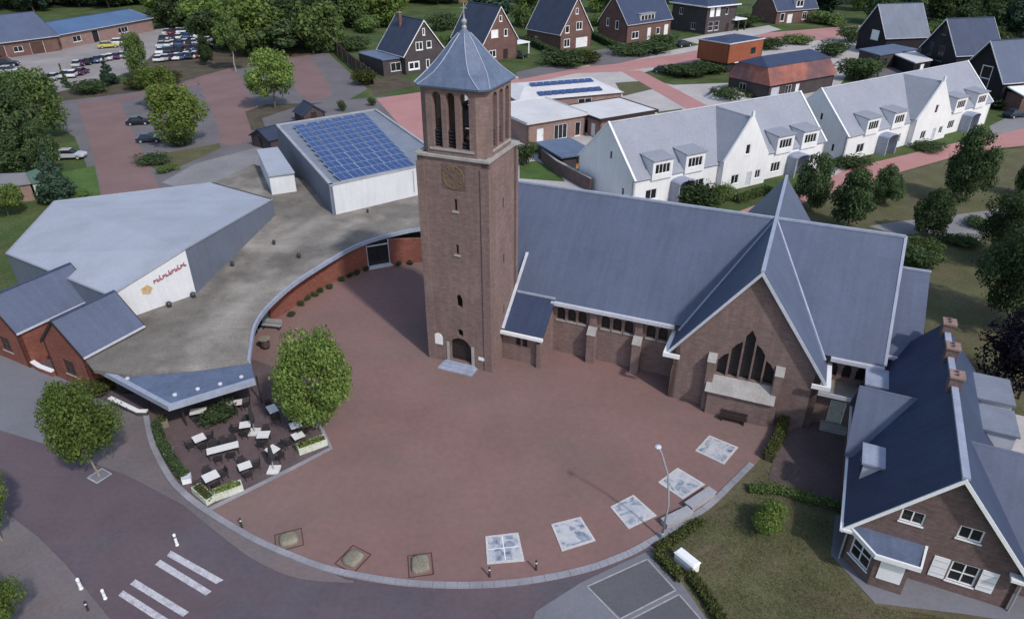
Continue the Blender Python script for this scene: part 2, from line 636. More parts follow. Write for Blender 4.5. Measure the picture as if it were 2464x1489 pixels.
def put_window(root, p0, p1, u, z, w, h, nx=2, ny=1, depth=0.1, fm='paint_white', gm='glass', fw=0.09, sill=True, label=None):
    f = mapper(p0, p1)
    mb = MB()
    a, b, c, e = u - w / 2, u + w / 2, z, z + h
    bar(mb, f, a, b, depth - 0.05, depth + 0.05, c, c + fw)
    bar(mb, f, a, b, depth - 0.05, depth + 0.05, e - fw, e)
    bar(mb, f, a, a + fw, depth - 0.049, depth + 0.049, c + fw, e - fw)
    bar(mb, f, b - fw, b, depth - 0.049, depth + 0.049, c + fw, e - fw)
    mw = fw * 0.8
    iw = (w - 2 * fw - (nx - 1) * mw) / nx
    ih = (h - 2 * fw - (ny - 1) * mw) / ny
    for k in range(1, nx):
        x = a + fw + k * iw + (k - 1) * mw
        bar(mb, f, x, x + mw, depth - 0.045, depth + 0.045, c + fw, e - fw)
    for k in range(1, ny):
        y = c + fw + k * ih + (k - 1) * mw
        bar(mb, f, a + fw, b - fw, depth - 0.04, depth + 0.04, y, y + mw)
    o = mb.build('window', fm, root, label=label)
    for i in range(nx):
        for j in range(ny):
            x = a + fw + i * (iw + mw)
            y = c + fw + j * (ih + mw)
            bar(MB(), f, x, x + iw, depth, depth + 0.02, y, y + ih).build('pane', gm, o)
    if sill:
        bar(MB(), f, a - 0.06, b + 0.06, -0.07, depth - 0.05, c - 0.09, c - 0.005).build('sill', 'stone' if fm != 'paint_white' else 'paint_white', o)
    return o


def put_door(root, p0, p1, u, z, w, h, m='paint_white', depth=0.12, panels=1, name='door', glass=None):
    f = mapper(p0, p1)
    o = bar(MB(), f, u - w / 2, u + w / 2, depth, depth + 0.06, z, z + h).build(name, m, root)
    fr = MB()
    bar(fr, f, u - w / 2, u - w / 2 + 0.07, depth - 0.06, depth - 0.002, z, z + h)
    bar(fr, f, u + w / 2 - 0.07, u + w / 2, depth - 0.06, depth - 0.002, z, z + h)
    bar(fr, f, u - w / 2 + 0.07, u + w / 2 - 0.07, depth - 0.06, depth - 0.002, z + h - 0.07, z + h)
    fr.build('door_frame', 'paint_white' if m != 'wood_dark' else 'wood_brown', o)
    if glass:
        bar(MB(), f, u - w * 0.28, u + w * 0.28, depth - 0.012, depth - 0.002, z + h * 0.5, z + h * 0.88).build('pane', 'glass', o)
    bar(MB(), f, u + w * 0.34, u + w * 0.40, depth - 0.07, depth - 0.01, z + h * 0.46, z + h * 0.50).build('handle', 'metal_dark', o)
    if panels > 1:
        g = MB()
        for k in range(1, panels):
            y = z + h * k / panels
            bar(g, f, u - w / 2 + 0.08, u + w / 2 - 0.08, depth - 0.012, depth - 0.002, y - 0.015, y + 0.015)
        g.build('rail', 'trim_grey', o)
    return o


def walls(root, segs, material, t=0.3, name='wall'):
    """segs: (p0, p1, outline or (z0,z1), [openings]); opening = (kind,u,z,w,h,{opts})"""
    mb = MB()
    todo = []
    for p0, p1, out, ops in segs:
        ln = (Vector(p1[:2]) - Vector(p0[:2])).length
        if len(out) == 2 and not isinstance(out[0], (tuple, list)):
            out = [(0, out[0]), (ln, out[0]), (ln, out[1]), (0, out[1])]
        holes = []
        for op in ops:
            k, u, z, w, h = op[:5]
            holes.append(rect(u, z, w, h))
            todo.append((p0, p1, op))
        mb.wall(p0, p1, out, holes, t)
    wo_ = mb.build(name, material, root)
    for p0, p1, op in todo:
        k, u, z, w, h = op[:5]
        o = op[5] if len(op) > 5 else {}
        if k == 'w':
            put_window(root, p0, p1, u, z, w, h, **o)
        elif k == 'd':
            put_door(root, p0, p1, u, z, w, h, **o)
    return wo_


def gable_segs(W, L, ze, zr, front=(), right=(), back=(), left=(), z0=0.0):
    pent = [(0, z0), (W, z0), (W, ze), (W / 2, zr), (0, ze)]
    return [((-W / 2, 0), (W / 2, 0), pent, list(front)),
            ((W / 2, 0), (W / 2, L), (z0, ze), list(right)),
            ((W / 2, L), (-W / 2, L), pent, list(back)),
            ((-W / 2, L), (-W / 2, 0), (z0, ze), list(left))]


def gable_roof(root, W, L, ze, zr, m, ov=0.35, og=0.3, t=0.16, trim='paint_white', gutter='trim_grey', ridge=True, verge=True, dz=0.1):
    s = (zr - ze) / (W / 2)
    zl = ze - ov * s + dz
    zt = zr + dz
    mb = MB()
    for sg in (-1, 1):
        mb.slab([(sg * (W / 2 + ov), -og, zl), (0, -og, zt), (0, L + og, zt), (sg * (W / 2 + ov), L + og, zl)], t)
    rf = mb.build('roof', m, root)
    if ridge:
        r = MB().slab([(-0.16, -og, zt + 0.0), (0, -og, zt + 0.11), (0, L + og, zt + 0.11), (-0.16, L + og, zt)], 0.02)
        r.slab([(0.16, -og, zt), (0, -og, zt + 0.11), (0, L + og, zt + 0.11), (0.16, L + og, zt)], 0.02)
        r.build('ridge_cap', 'slate_house' if m != 'roof_pale' else 'trim_grey', rf)
    if verge:
        for yy, s2 in ((-og - 0.05, 1), (L + og + 0.002, 1)):
            v = MB()
            for sg in (-1, 1):
                a = Vector((sg * (W / 2 + ov + 0.05), yy, zl + 0.03))
                b = Vector((0, yy, zt + 0.05))
                nd = (b - a).normalized()
                up = Vector((-nd.z * 0, 0, 1))
                v.hexa([a - up * 0.3, b - up * 0.3, b - up * 0.3 + Vector((0, 0.048, 0)), a - up * 0.3 + Vector((0, 0.048, 0)),
                        a, b, b + Vector((0, 0.048, 0)), a + Vector((0, 0.048, 0))])
            v.build('verge_board', trim, rf)
    if gutter:
        for sg in (-1, 1):
            x = sg * (W / 2 + ov)
            x0, x1 = sorted((x + sg * 0.005, x + sg * 0.16))
            MB().box(x0, x1, -og, L + og, zl - 0.17, zl - 0.02).build('gutter', gutter, rf)
    return rf

# ================================================================== SETTING
sheet('ground', [(-3000, -300), (3000, -300), (3000, 3500), (-3000, 3500)], 0.0, 'grass', px=False)
sheet('road', [(-500, 850), (360, 850), (360, 1000), (600, 1200), (1560, 1280), (1640, 1345), (1790, 1600), (1790, 1800), (-900, 1800)], 0.012, 'road')
sheet('pavement_corner', [(-400, 800), (20, 850), (140, 900), (285, 985), (285, 1065), (190, 1092), (120, 1072), (0, 1035), (-400, 900)], 0.024, 'pavement_grey')
KERB = [(-30.01, 45.67), (-27.9, 42.09), (-25.07, 38.45), (-23.11, 36.58), (-20.71, 34.83), (-17.17, 32.65), (-14.04, 31.12),
        (-11.15, 30.0), (-7.16, 29.16), (-3.33, 28.89), (0.46, 29.13), (4.34, 30.0), (7.07, 31.12), (8.98, 32.23), (13.33, 35.21),
        (16.04, 37.81), (17.96, 39.76)]
KS = spline(KERB, 5)
pv_edge = [P(*q) for q in [(850, 1402), (720, 1392), (620, 1352), (540, 1296), (440, 1215), (310, 1146), (200, 1106), (130, 1080), (280, 985)]]
i_end = next(i for i, p in enumerate(KS) if p.x > -11)
sheet('pavement', [(p.x, p.y) for p in KS[:i_end]] + [(p.x, p.y) for p in pv_edge], 0.045, 'pavement', px=False, thick=0.04)
kb = band([(p.x, p.y) for p in spline(pv_edge[:-1], 4)], -0.16, 0.0, 0.0, 0.052).build('kerb', 'pavement')
kb['kind'] = 'structure'
sheet('pavement_lower', [(-200, 1120), (0, 1222), (90, 1290), (160, 1360), (265, 1489), (320, 1600), (-300, 1600)], 0.03, 'pavement', thick=0.02)
PLZ = [(520, 700), (660, 690), (800, 640), (900, 600), (1015, 600), (1200, 620), (1240, 800), (1600, 840), (1640, 930), (1960, 960), (1995, 1000), (1890, 1040)]
sheet('plaza', [(P(*q).x, P(*q).y) for q in PLZ] + [(p.x, p.y) for p in reversed(KS)], 0.055, 'plaza', px=False)
TER = [(352, 1003), (375, 1085), (425, 1160), (500, 1222), (795, 1079), (735, 985), (650, 880), (590, 860), (380, 940)]
sheet('terrace_paving', TER, 0.07, 'terrace')
kb = band([(p.x, p.y) for p in KS], 0.03, 0.39, 0.0, 0.11).build('kerb', 'pavement')
kb['kind'] = 'structure'
acc, cur_ = [KS[0]], 0.0
for a, b in zip(KS, KS[1:]):
    L_ = (b - a).length
    n_ = max(1, round(L_ / 0.9))
    for q_ in range(n_):
        p0, p1 = a.lerp(b, q_ / n_), a.lerp(b, (q_ + 1) / n_)
        dd_ = (p1 - p0).normalized() * 0.012
        band([(p0 + dd_)[:], (p1 - dd_)[:]], 0.0, 0.42, 0.0, 0.125 + random.uniform(0, 0.012)).build('kerb_stone', 'kerb_stone', kb)
kb = band([P(x, y)[:2] for x, y in [(502, 1228), (600, 1180), (700, 1130), (797, 1080), (775, 1035), (745, 1000)]], -0.14, 0.14, 0.0, 0.15).build('kerb', 'kerb_stone')
kb['kind'] = 'structure'
sheet('pavement_bays', [(1290, 1470), (1400, 1400), (1560, 1325), (1640, 1352), (1700, 1480), (1770, 1620), (1240, 1620)], 0.022, 'pavement_grey')
sheet('parking_bay', [(1416, 1411), (1556, 1348), (1622, 1419), (1493, 1486)], 0.03, 'bay_grey')
sheet('parking_bay', [(1495, 1500), (1632, 1432), (1710, 1520), (1560, 1600)], 0.03, 'bay_grey')


def paint_line(a, b, w=0.09, z=0.036):
    a, b = P(*a), P(*b)
    return band([a[:2], b[:2]], -w / 2, w / 2, z - 0.003, z)


bl = thing('bay_marking', 'thin pale painted outline of the grey parking bays', 'road marking', P(1530, 1420))
for a, b in [((1413, 1411), (1558, 1345)), ((1558, 1345), (1626, 1420)), ((1626, 1420), (1490, 1490)), ((1413, 1411), (1490, 1490)),
             ((1634, 1430), (1498, 1500)), ((1634, 1430), (1714, 1522))]:
    paint_line(a, b).local(bl).build('line', 'line_thin', bl)
zc = thing('zebra_crossing', 'white striped pedestrian crossing painted across the street', 'crossing', P(410, 1400))
for q in [((411, 1324), (538, 1395), (520, 1404), (402, 1337)), ((386, 1346), (509, 1422), (495, 1432), (373, 1358)),
          ((326, 1393), (455, 1472), (440, 1483), (313, 1405)), ((297, 1420), (418, 1497), (402, 1508), (285, 1432))]:
    MB().prism([(P(*k).x, P(*k).y) for k in q], 0.014, 0.022).local(zc).build('stripe', 'line_paint', zc)

# lawns and paths on the right
sheet('lawn_house', [(1570, 1314), (1650, 1262), (1690, 1230), (1735, 1192), (1776, 1154), (1820, 1110), (1880, 1035), (2030, 1090), (2075, 1300), (2140, 1440), (2464, 1490), (2800, 1560), (2700, 1800), (1760, 1800), (1700, 1489), (1640, 1400), (1584, 1338)], 0.03, 'grass_dull')
sheet('yard_paving', [(1885, 1030), (1975, 960), (2080, 890), (2100, 1000), (2060, 1238), (1960, 1225), (1850, 1150)], 0.05, 'terrace')  # paved yard; its dark tone puts the house's shadow into the colour
sheet('house_path', [(2010, 1240), (1998, 1335), (2105, 1452), (2320, 1478), (2464, 1500), (2560, 1520), (2560, 1440), (2100, 1360), (2060, 1240)], 0.06, 'pavement_grey')

# parking lot
sheet('parking_lot', [(60, 255), (330, 222), (470, 186), (690, 130), (790, 128), (885, 215), (840, 240), (1010, 226), (1060, 260), (1010, 370), (600, 440), (500, 470), (180, 500), (225, 440), (180, 330)], 0.02, 'lot_grey')
sheet('parking_aisle', [(185, 246), (330, 228), (470, 190), (480, 205), (390, 226), (290, 246), (312, 300), (345, 370), (385, 455), (245, 475), (228, 385)], 0.035, 'lot_red')
sheet('parking_aisle', [(470, 188), (560, 163), (590, 205), (615, 260), (640, 320), (560, 355), (530, 345), (520, 290), (490, 230)], 0.035, 'lot_red')
sheet('parking_aisle', [(690, 140), (745, 133), (790, 200), (800, 232), (740, 246), (710, 215)], 0.035, 'lot_red')
sheet('lawn_lot', [(345, 378), (440, 362), (528, 346), (532, 356), (470, 385), (395, 418), (350, 395)], 0.05, 'grass_dull')
sheet('lawn_lot', [(590, 270), (640, 252), (780, 248), (700, 262), (630, 285), (640, 310), (605, 315)], 0.05, 'soil')
sheet('lot_path', [(390, 440), (470, 395), (640, 350), (665, 365), (640, 400), (560, 440), (480, 470)], 0.06, 'path_grey')
sheet('lawn_lot', [(150, 415), (228, 400), (243, 470), (150, 500)], 0.05, 'grass_bright')
sheet('car_yard', [(-200, 260), (0, 235), (140, 222), (260, 190), (360, 160), (480, 128), (530, 100), (440, 62), (280, 85), (150, 118), (0, 138), (-200, 170)], 0.02, 'yard')
sheet('wood_edge', [(380, 120), (480, 118), (700, 118), (800, 125), (700, 142), (560, 170), (300, 226), (100, 248), (100, 228), (300, 200)], 0.03, 'soil')

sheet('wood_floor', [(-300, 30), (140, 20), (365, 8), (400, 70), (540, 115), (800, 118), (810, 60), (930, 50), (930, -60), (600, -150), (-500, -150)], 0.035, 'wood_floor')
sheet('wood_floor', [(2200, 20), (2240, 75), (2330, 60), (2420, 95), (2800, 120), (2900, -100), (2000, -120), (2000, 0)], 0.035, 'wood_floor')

# streets and yards behind the church
sheet('yard_paving', [(1000, 230), (1240, 185), (1400, 160), (1690, 108), (2070, 62), (2080, 120), (1990, 250), (1900, 280), (1600, 520), (1240, 520), (1000, 380)], 0.02, 'pave_pale')
sheet('street', [(905, 238), (1015, 222), (1240, 190), (1365, 167), (1468, 152), (1615, 134), (1690, 119), (1840, 80), (2062, 62), (2062, 88), (1978, 96), (1840, 114), (1690, 146), (1495, 173), (1385, 177), (1240, 208), (1080, 240), (1080, 380), (1010, 352), (960, 300)], 0.04, 'street_pink')
sheet('street', [(1495, 172), (1540, 170), (1706, 257), (1720, 275), (1668, 272)], 0.052, 'street_pink')
sheet('street', [(1700, 540), (1900, 462), (1991, 425), (2058, 402), (2290, 347), (2390, 326), (2470, 300), (2700, 240), (2700, 310), (2470, 351), (2390, 359), (2283, 382), (2162, 416), (2028, 456), (1900, 500), (1720, 570)], 0.05, 'street_pink')
sheet('forecourt', [(1940, 395), (1990, 380), (2040, 405), (2000, 428), (1970, 436)], 0.06, 'pave_pale')
sheet('forecourt', [(2380, 305), (2420, 285), (2500, 280), (2500, 300), (2390, 328)], 0.06, 'path_grey')
sheet('lawn_yard', [(1250, 392), (1290, 388), (1335, 405), (1360, 438), (1250, 430)], 0.035, 'grass_bright')
sheet('lawn_yard', [(1480, 200), (1540, 196), (1575, 214), (1500, 232)], 0.035, 'grass_dull')
sheet('lawn_yard', [(1540, 178), (1620, 155), (1690, 150), (1770, 178), (1760, 200), (1620, 205), (1575, 196)], 0.035, 'grass')
sheet('lawn_yard', [(1580, 270), (1640, 262), (1660, 275), (1600, 300)], 0.035, 'grass_dull')
sheet('lawn_park', [(1690, 560), (2028, 458), (2283, 384), (2470, 354), (2800, 300), (2900, 700), (2640, 1000), (2250, 1000), (2200, 600)], 0.03, 'grass_dull')
sheet('path', [(2090, 545), (2150, 535), (2280, 520), (2372, 508), (2500, 490), (2500, 540), (2375, 560), (2340, 592), (2290, 575), (2240, 562), (2160, 566)], 0.05, 'path_grey')
sheet('drive', [(1400, 128), (1455, 118), (1560, 120), (1600, 128), (1480, 155), (1420, 160)], 0.045, 'lot_grey')
sheet('drive', [(1080, 150), (1150, 138), (1180, 165), (1080, 195)], 0.045, 'pave_pale')
sheet('drive', [(1440, 70), (1500, 60), (1530, 110), (1470, 120)], 0.045, 'lot_grey')
sheet('drive', [(1640, 96), (1700, 84), (1850, 62), (1880, 72), (1700, 112)], 0.045, 'pave_pale')
sheet('drive', [(880, 190), (960, 182), (1010, 205), (900, 232)], 0.045, 'soil')
sheet('drive', [(2060, 90), (2120, 120), (2260, 150), (2360, 200), (2300, 190), (2080, 190)], 0.045, 'lot_grey')
sheet('drive', [(1240, 175), (1330, 155), (1390, 165), (1250, 192)], 0.045, 'lot_grey')

# ================================================================== CHURCH
PSI = R(-22.8)
CX, CY = 19.64, 57.0
ch = thing('church', 'brown brick church with slate cross roof and square bell tower on the plaza', 'church', (CX, CY, 0), PSI)
W_N, ZE, ZR = 7.6, 5.75, 12.9          # nave half width, eave, ridge
AC, HT, ZT, BF, BB = 3.0, 5.6, 5.15, -10.6, 11.2     # transept axis, half width, eave, front and back
A0, A1 = -22.6, 12.6
sN = (ZR - ZE) / W_N
sT = (ZR - ZT) / HT
cw = MB()
church_ops = []
# nave front wall between aisle porch and transept, arched windows in threes
nwin = [-13.3, -12.3, -11.3, -9.15, -8.1, -7.05, -5.1, -4.05]
X0 = -14.0
hol = [arch(a - X0, 3.5, 0.78, 1.3) for a in nwin]
cw.wall((X0, -W_N), (AC - HT, -W_N), [(0, 0), (AC - HT - X0, 0), (AC - HT - X0, ZE), (0, ZE)], hol, 0.45)
cw.wall((A0, -W_N), (X0, -W_N), [(0, 0), (X0 - A0, 0), (X0 - A0, ZE), (0, ZE)], [], 0.45)
chol = [arch(a - (AC + HT), 3.55, 0.66, 1.25, 'pointed') for a in (9.5, 10.5, 11.5)]
cw.wall((AC + HT, -W_N), (A1, -W_N), [(0, 0), (A1 - AC - HT, 0), (A1 - AC - HT, ZE), (0, ZE)], chol, 0.45)
cw.wall((A1, W_N), (A0, W_N), [(0, 0), (A1 - A0, 0), (A1 - A0, ZE), (0, ZE)], [], 0.45)
cw.wall((A1, -W_N), (A1, W_N), [(0, 0), (2 * W_N, 0), (2 * W_N, ZE), (W_N, ZR), (0, ZE)], [], 0.45)
cw.wall((A0, W_N), (A0, -W_N), [(0, 0), (2 * W_N, 0), (2 * W_N, ZE), (W_N, ZR), (0, ZE)], [], 0.45)
cw.build('wall', 'brick_church', ch)
f = mapper((X0, -W_N), (AC - HT, -W_N))
for a in nwin:
    mb = MB()
    polyplate(mb, f, arch(a - X0, 3.5, 0.78, 1.3), 0.28, 0.32)
    w_ = mb.build('window', 'glass_church', ch)
    bar(MB(), f, a - X0 - 0.46, a - X0 + 0.46, -0.08, 0.2, 3.35, 3.495).build('sill', 'stone', w_)
    bar(MB(), f, a - X0 - 0.025, a - X0 + 0.025, 0.24, 0.278, 3.5, 4.72).build('mullion', 'metal_dark', w_)
f = mapper((AC + HT, -W_N), (A1, -W_N))
for a in (9.5, 10.5, 11.5):
    mb = MB()
    polyplate(mb, f, arch(a - AC - HT, 3.55, 0.66, 1.25, 'pointed'), 0.28, 0.32)
    mb.build('window', 'glass_church', ch)
# buttresses on the nave
for a in (-10.2, -6.1):
    b_ = MB().box(a - 0.36, a + 0.36, -W_N - 0.85, -W_N + 0.01, 0, 3.0)
    b_.hexa([(a - 0.36, -W_N - 0.85, 3.0), (a + 0.36, -W_N - 0.85, 3.0), (a + 0.36, -W_N, 3.0), (a - 0.36, -W_N, 3.0),
             (a - 0.36, -W_N - 0.35, 3.6), (a + 0.36, -W_N - 0.35, 3.6), (a + 0.36, -W_N, 3.6), (a - 0.36, -W_N, 3.6)])
    b_.box(a - 0.33, a + 0.33, -W_N - 0.32, -W_N + 0.008, 3.6, 5.0)
    bo = b_.build('buttress', 'brick_church', ch)
    MB().slab([(a - 0.4, -W_N - 0.9, 3.03), (a + 0.4, -W_N - 0.9, 3.03), (a + 0.4, -W_N - 0.3, 3.66), (a - 0.4, -W_N - 0.3, 3.66)], 0.06).build('weathering', 'stone', bo)


def halfroof(y0, y1, xs0, xs1, z0, z1, t=0.2):
    return [(xs0, y0, z0), (xs1, y0, z0), (xs1, y1, z1), (xs0, y1, z1)]


OV = 0.38
zl = ZE - OV * sN + 0.12
nr = MB()
for sg in (-1, 1):
    nr.slab(halfroof(sg * (W_N + OV), 0, A0 - 0.25, A1 + 0.25, zl, ZR + 0.12), 0.22)
nro = nr.build('roof', 'slate', ch)
MB().box(A0 - 0.3, A1 + 0.3, -0.14, 0.14, ZR + 0.06, ZR + 0.24).build('ridge_cap', 'lead', nro)
for x0, x1, sg in ((X0 - 0.1, AC - HT - 0.5, -1), (AC + HT + 0.5, A1 + 0.3, -1), (A0, A1 + 0.3, 1)):
    y = sg * (W_N + OV)
    MB().box(x0, x1, min(y - sg * 0.1, y + sg * 0.3), max(y - sg * 0.1, y + sg * 0.3), zl - 0.32, zl - 0.02).build('gutter', 'trim_grey', nro)
# coping along the east verge
for sg in (-1, 1):
    MB().slab([(A1 + 0.2, sg * (W_N + OV), zl + 0.05), (A1 + 0.42, sg * (W_N + OV), zl + 0.05), (A1 + 0.42, 0, ZR + 0.2), (A1 + 0.2, 0, ZR + 0.2)], 0.2).build('verge_coping', 'lead', nro)

# transept
tw = MB()
gl = 2 * HT
ghol = []
lanc = []
for k, (du, zt_) in enumerate([(-1.78, 5.5), (-0.89, 6.75), (0.0, 7.9), (0.89, 6.75), (1.78, 5.5)]):
    zb = 3.35
    u = HT + 0.08 + du
    top = [(u + 0.37, zt_ - 0.45), (u + 0.12 * (1 if du > 0 else 1), zt_)]
    if du == 0:
        poly = [(u - 0.37, zb), (u + 0.37, zb), (u + 0.37, zt_ - 0.62), (u, zt_), (u - 0.37, zt_ - 0.62)]
    elif du < 0:
        poly = [(u - 0.37, zb), (u + 0.37, zb), (u + 0.37, zt_), (u + 0.0, zt_ - 0.28), (u - 0.37, zt_ - 0.85)]
    else:
        poly = [(u - 0.37, zb), (u + 0.37, zb), (u + 0.37, zt_ - 0.85), (u, zt_ - 0.28), (u - 0.37, zt_)]
    lanc.append(poly)
tw.wall((AC - HT, BF), (AC + HT, BF), [(0, 0), (gl, 0), (gl, ZT), (HT, ZR), (0, ZT)], lanc, 0.5)
tw.wall((AC + HT, BF), (AC + HT, BB), [(0, 0), (BB - BF, 0), (BB - BF, ZT), (0, ZT)], [], 0.5)
tw.wall((AC + HT, BB), (AC - HT, BB), [(0, 0), (gl, 0), (gl, ZT), (HT, ZR), (0, ZT)], [], 0.5)
tw.wall((AC - HT, BB), (AC - HT, BF), [(0, 0), (BB - BF, 0), (BB - BF, ZT), (0, ZT)], [], 0.5)
tw.build('transept_wall', 'brick_church', ch)
f = mapper((AC - HT, BF), (AC + HT, BF))
for poly in lanc:
    mb = MB()
    polyplate(mb, f, poly, 0.3, 0.34)
    lw = mb.build('lancet_window', 'glass_church', ch)
    u = (poly[0][0] + poly[1][0]) / 2
    for zz in np.arange(4.0, max(p[1] for p in poly) - 0.9, 0.8):
        bar(MB(), f, u - 0.36, u + 0.36, 0.27, 0.299, zz, zz + 0.04).build('glazing_bar', 'metal_dark', lw)
zlT = ZT - OV * sT + 0.12
OG = 0.42
tr = MB()
for sg in (-1, 1):
    tr.slab([(AC + sg * (HT + OV), BF - OG, zlT), (AC + sg * (HT + OV), BB + OG, zlT), (AC, BB + OG, ZR + 0.14), (AC, BF - OG, ZR + 0.14)], 0.22)
tro = tr.build('transept_roof', 'slate', ch)
MB().box(AC - 0.14, AC + 0.14, BF - OG - 0.03, BB + OG, ZR + 0.1, ZR + 0.28).build('ridge_cap', 'lead', tro)
for sg in (-1, 1):
    x = AC + sg * (HT + OV)
    # white verge board on the front gable, box gutter with return, valley flashing
    a = Vector((x + sg * 0.06, BF - OG - 0.07, zlT + 0.02))
    b = Vector((AC, BF - OG - 0.07, ZR + 0.2))
    dn, bk = Vector((0, 0, -0.36)), Vector((0, 0.068, 0))
    MB().hexa([a + dn, b + dn, b + dn + bk, a + dn + bk, a, b, b + bk, a + bk]).build('verge_board', 'trim_grey', tro)
    x0, x1 = sorted((x + sg * 0.004, x + sg * 0.34))
    gt = MB().box(x0, x1, BF - OG - 0.1, BF + 3.2, zlT - 0.36, zlT - 0.03)
    x2, x3 = sorted((x - sg * 1.0, x + sg * 0.34))
    gt.box(x2, x3, BF - OG - 0.25, BF - OG - 0.102, zlT - 0.42, zlT - 0.06)
    gt.build('gutter', 'paint_white', tro)
    # lead valley between the two roofs
    zv = max(zlT, zl)
    pa = Vector((AC, 0, ZR + 0.2))
    yv = -(ZR + 0.12 - 5.15) / sN
    xv = AC + sg * (ZR + 0.14 - 5.15) / sT
    pb = Vector((xv, yv, 5.22))
    MB().tube([pa + Vector((0, 0, -0.12)), pb], [0.13, 0.13], 6).build('valley_flashing', 'lead', tro)
# porch block under the gable window with its sloping slab, side piers, plinth
po = MB().box(AC - 2.35, AC + 2.45, BF - 1.05, BF - 0.001, 0, 2.3)
poo = po.build('window_plinth', 'brick_church', ch)
MB().slab([(AC - 2.6, BF - 1.3, 2.35), (AC + 2.7, BF - 1.3, 2.35), (AC + 2.7, BF - 0.01, 3.28), (AC - 2.6, BF - 0.01, 3.28)], 0.16).build('sloping_slab', 'stone', poo)
MB().hexa([(AC - 2.35, BF - 1.0, 2.3), (AC + 2.45, BF - 1.0, 2.3), (AC + 2.45, BF - 0.01, 2.3), (AC - 2.35, BF - 0.01, 2.3),
           (AC - 2.35, BF - 0.98, 2.36), (AC + 2.45, BF - 0.98, 2.36), (AC + 2.45, BF - 0.01, 3.08), (AC - 2.35, BF - 0.01, 3.08)]).build('slab_support', 'brick_church', poo)
for s_ in (-1, 1):
    x = AC + 0.08 + s_ * 2.55
    pr = MB().box(x - 0.3, x + 0.3, BF - 0.62, BF - 0.002, 0, 4.7).build('pier', 'brick_church', ch)
    MB().hexa([(x - 0.34, BF - 0.68, 4.7), (x + 0.34, BF - 0.68, 4.7), (x + 0.34, BF - 0.003, 4.7), (x - 0.34, BF - 0.003, 4.7),
               (x - 0.34, BF - 0.5, 4.95), (x + 0.34, BF - 0.5, 4.95), (x + 0.34, BF - 0.003, 5.25), (x - 0.34, BF - 0.003, 5.25)]).build('pier_cap', 'stone', pr)
# choir: lower last bay
CW, CE, CR, CA1 = 6.2, 6.0, 10.25, 15.1
cs = (CR - CE) / CW
c_ = MB()
c_.wall((A1, -CW), (CA1, -CW), [(0, 0), (CA1 - A1, 0), (CA1 - A1, CE), (0, CE)], [], 0.4)
c_.wall((CA1, -CW), (CA1, CW), [(0, 0), (2 * CW, 0), (2 * CW, CE), (CW, CR), (0, CE)], [], 0.4)
c_.wall((CA1, CW), (A1, CW), [(0, 0), (CA1 - A1, 0), (CA1 - A1, CE), (0, CE)], [], 0.4)
c_.build('choir_wall', 'brick_church', ch)
cr = MB()
zc_ = CE - OV * cs + 0.1
for sg in (-1, 1):
    cr.slab([(A1 + 0.2, sg * (CW + OV), zc_), (CA1 + 0.25, sg * (CW + OV), zc_), (CA1 + 0.25, 0, CR + 0.1), (A1 + 0.2, 0, CR + 0.1)], 0.2)
cro = cr.build('choir_roof', 'slate', ch)
MB().box(A1 + 0.3, CA1 + 0.3, -0.12, 0.12, CR + 0.06, CR + 0.2).build('ridge_cap', 'lead', cro)
MB().box(A1 + 0.3, CA1 + 0.2, -CW - OV - 0.22, -CW - OV - 0.005, zc_ - 0.3, zc_ - 0.02).build('gutter', 'trim_grey', cro)
# sacristy with flat roof between choir and house
s_ = MB()
s_.wall((AC + HT, -9.3), (12.3, -9.3), [(0, 0), (12.3 - AC - HT, 0), (12.3 - AC - HT, 2.95), (0, 2.95)], [rect(1.75, 0.25, 1.15, 2.15)], 0.3)
s_.wall((12.3, -9.3), (12.3, -W_N), [(0, 0), (1.7, 0), (1.7, 2.95), (0, 2.95)], [], 0.3)
so = s_.build('sacristy_wall', 'brick_church', ch)
put_door(ch, (AC + HT, -9.3), (12.3, -9.3), 1.75, 0.25, 1.15, 2.15, 'planter_pale')
sr = MB().box(AC + HT + 0.01, 12.6, -9.75, -W_N - 0.01, 2.96, 3.16).build('sacristy_roof', 'gravel_roof', ch)
MB().box(AC + HT + 0.012, 12.68, -9.85, -9.755, 2.9, 3.24).build('fascia', 'trim_grey', sr)
st = MB()
for k in range(3):
    st.box(9.4, 11.4, -9.3 - 0.34 * (3 - k), -9.302, 0.0 if k == 0 else 0.1 * k + 0.001, 0.1 * (k + 1))
st.build('steps', 'stone', ch)
# lean-to aisle between tower and nave windows (roof carries on the nave slope)
AX0, AX1, AYF = -17.75, -14.0, -10.6
zaf = 3.3
aw = MB()
aw.wall((AX0, AYF), (AX1, AYF), [(0, 0), (AX1 - AX0, 0), (AX1 - AX0, 3.2), (0, 3.2)],
        [arch(1.5, 1.75, 0.46, 1.0), arch(2.15, 1.75, 0.46, 1.0)], 0.35)
aw.wall((AX1, AYF), (AX1, -W_N), [(0, 0), (-W_N - AYF, 0), (-W_N - AYF, 5.4), (0, 3.2)], [], 0.35)
awo = aw.build('aisle_wall', 'brick_church', ch)
f = mapper((AX0, AYF), (AX1, AYF))
for u in (1.5, 2.15):
    mb = MB()
    polyplate(mb, f, arch(u, 1.75, 0.46, 1.0), 0.2, 0.24)
    mb.build('window', 'glass_church', ch)
ar = MB().slab([(AX0 + 0.02, AYF - 0.35, zaf + 0.02), (AX1 + 0.2, AYF - 0.35, zaf + 0.02), (AX1 + 0.2, -W_N - OV + 0.1, zl + 0.13), (AX0 + 0.02, -W_N - OV + 0.1, zl + 0.13)], 0.18)
aro = ar.build('aisle_roof', 'slate_house', ch)
MB().box(AX0, AX1 + 0.25, AYF - 0.62, AYF - 0.36, zaf - 0.3, zaf - 0.02).build('gutter', 'paint_white', aro)
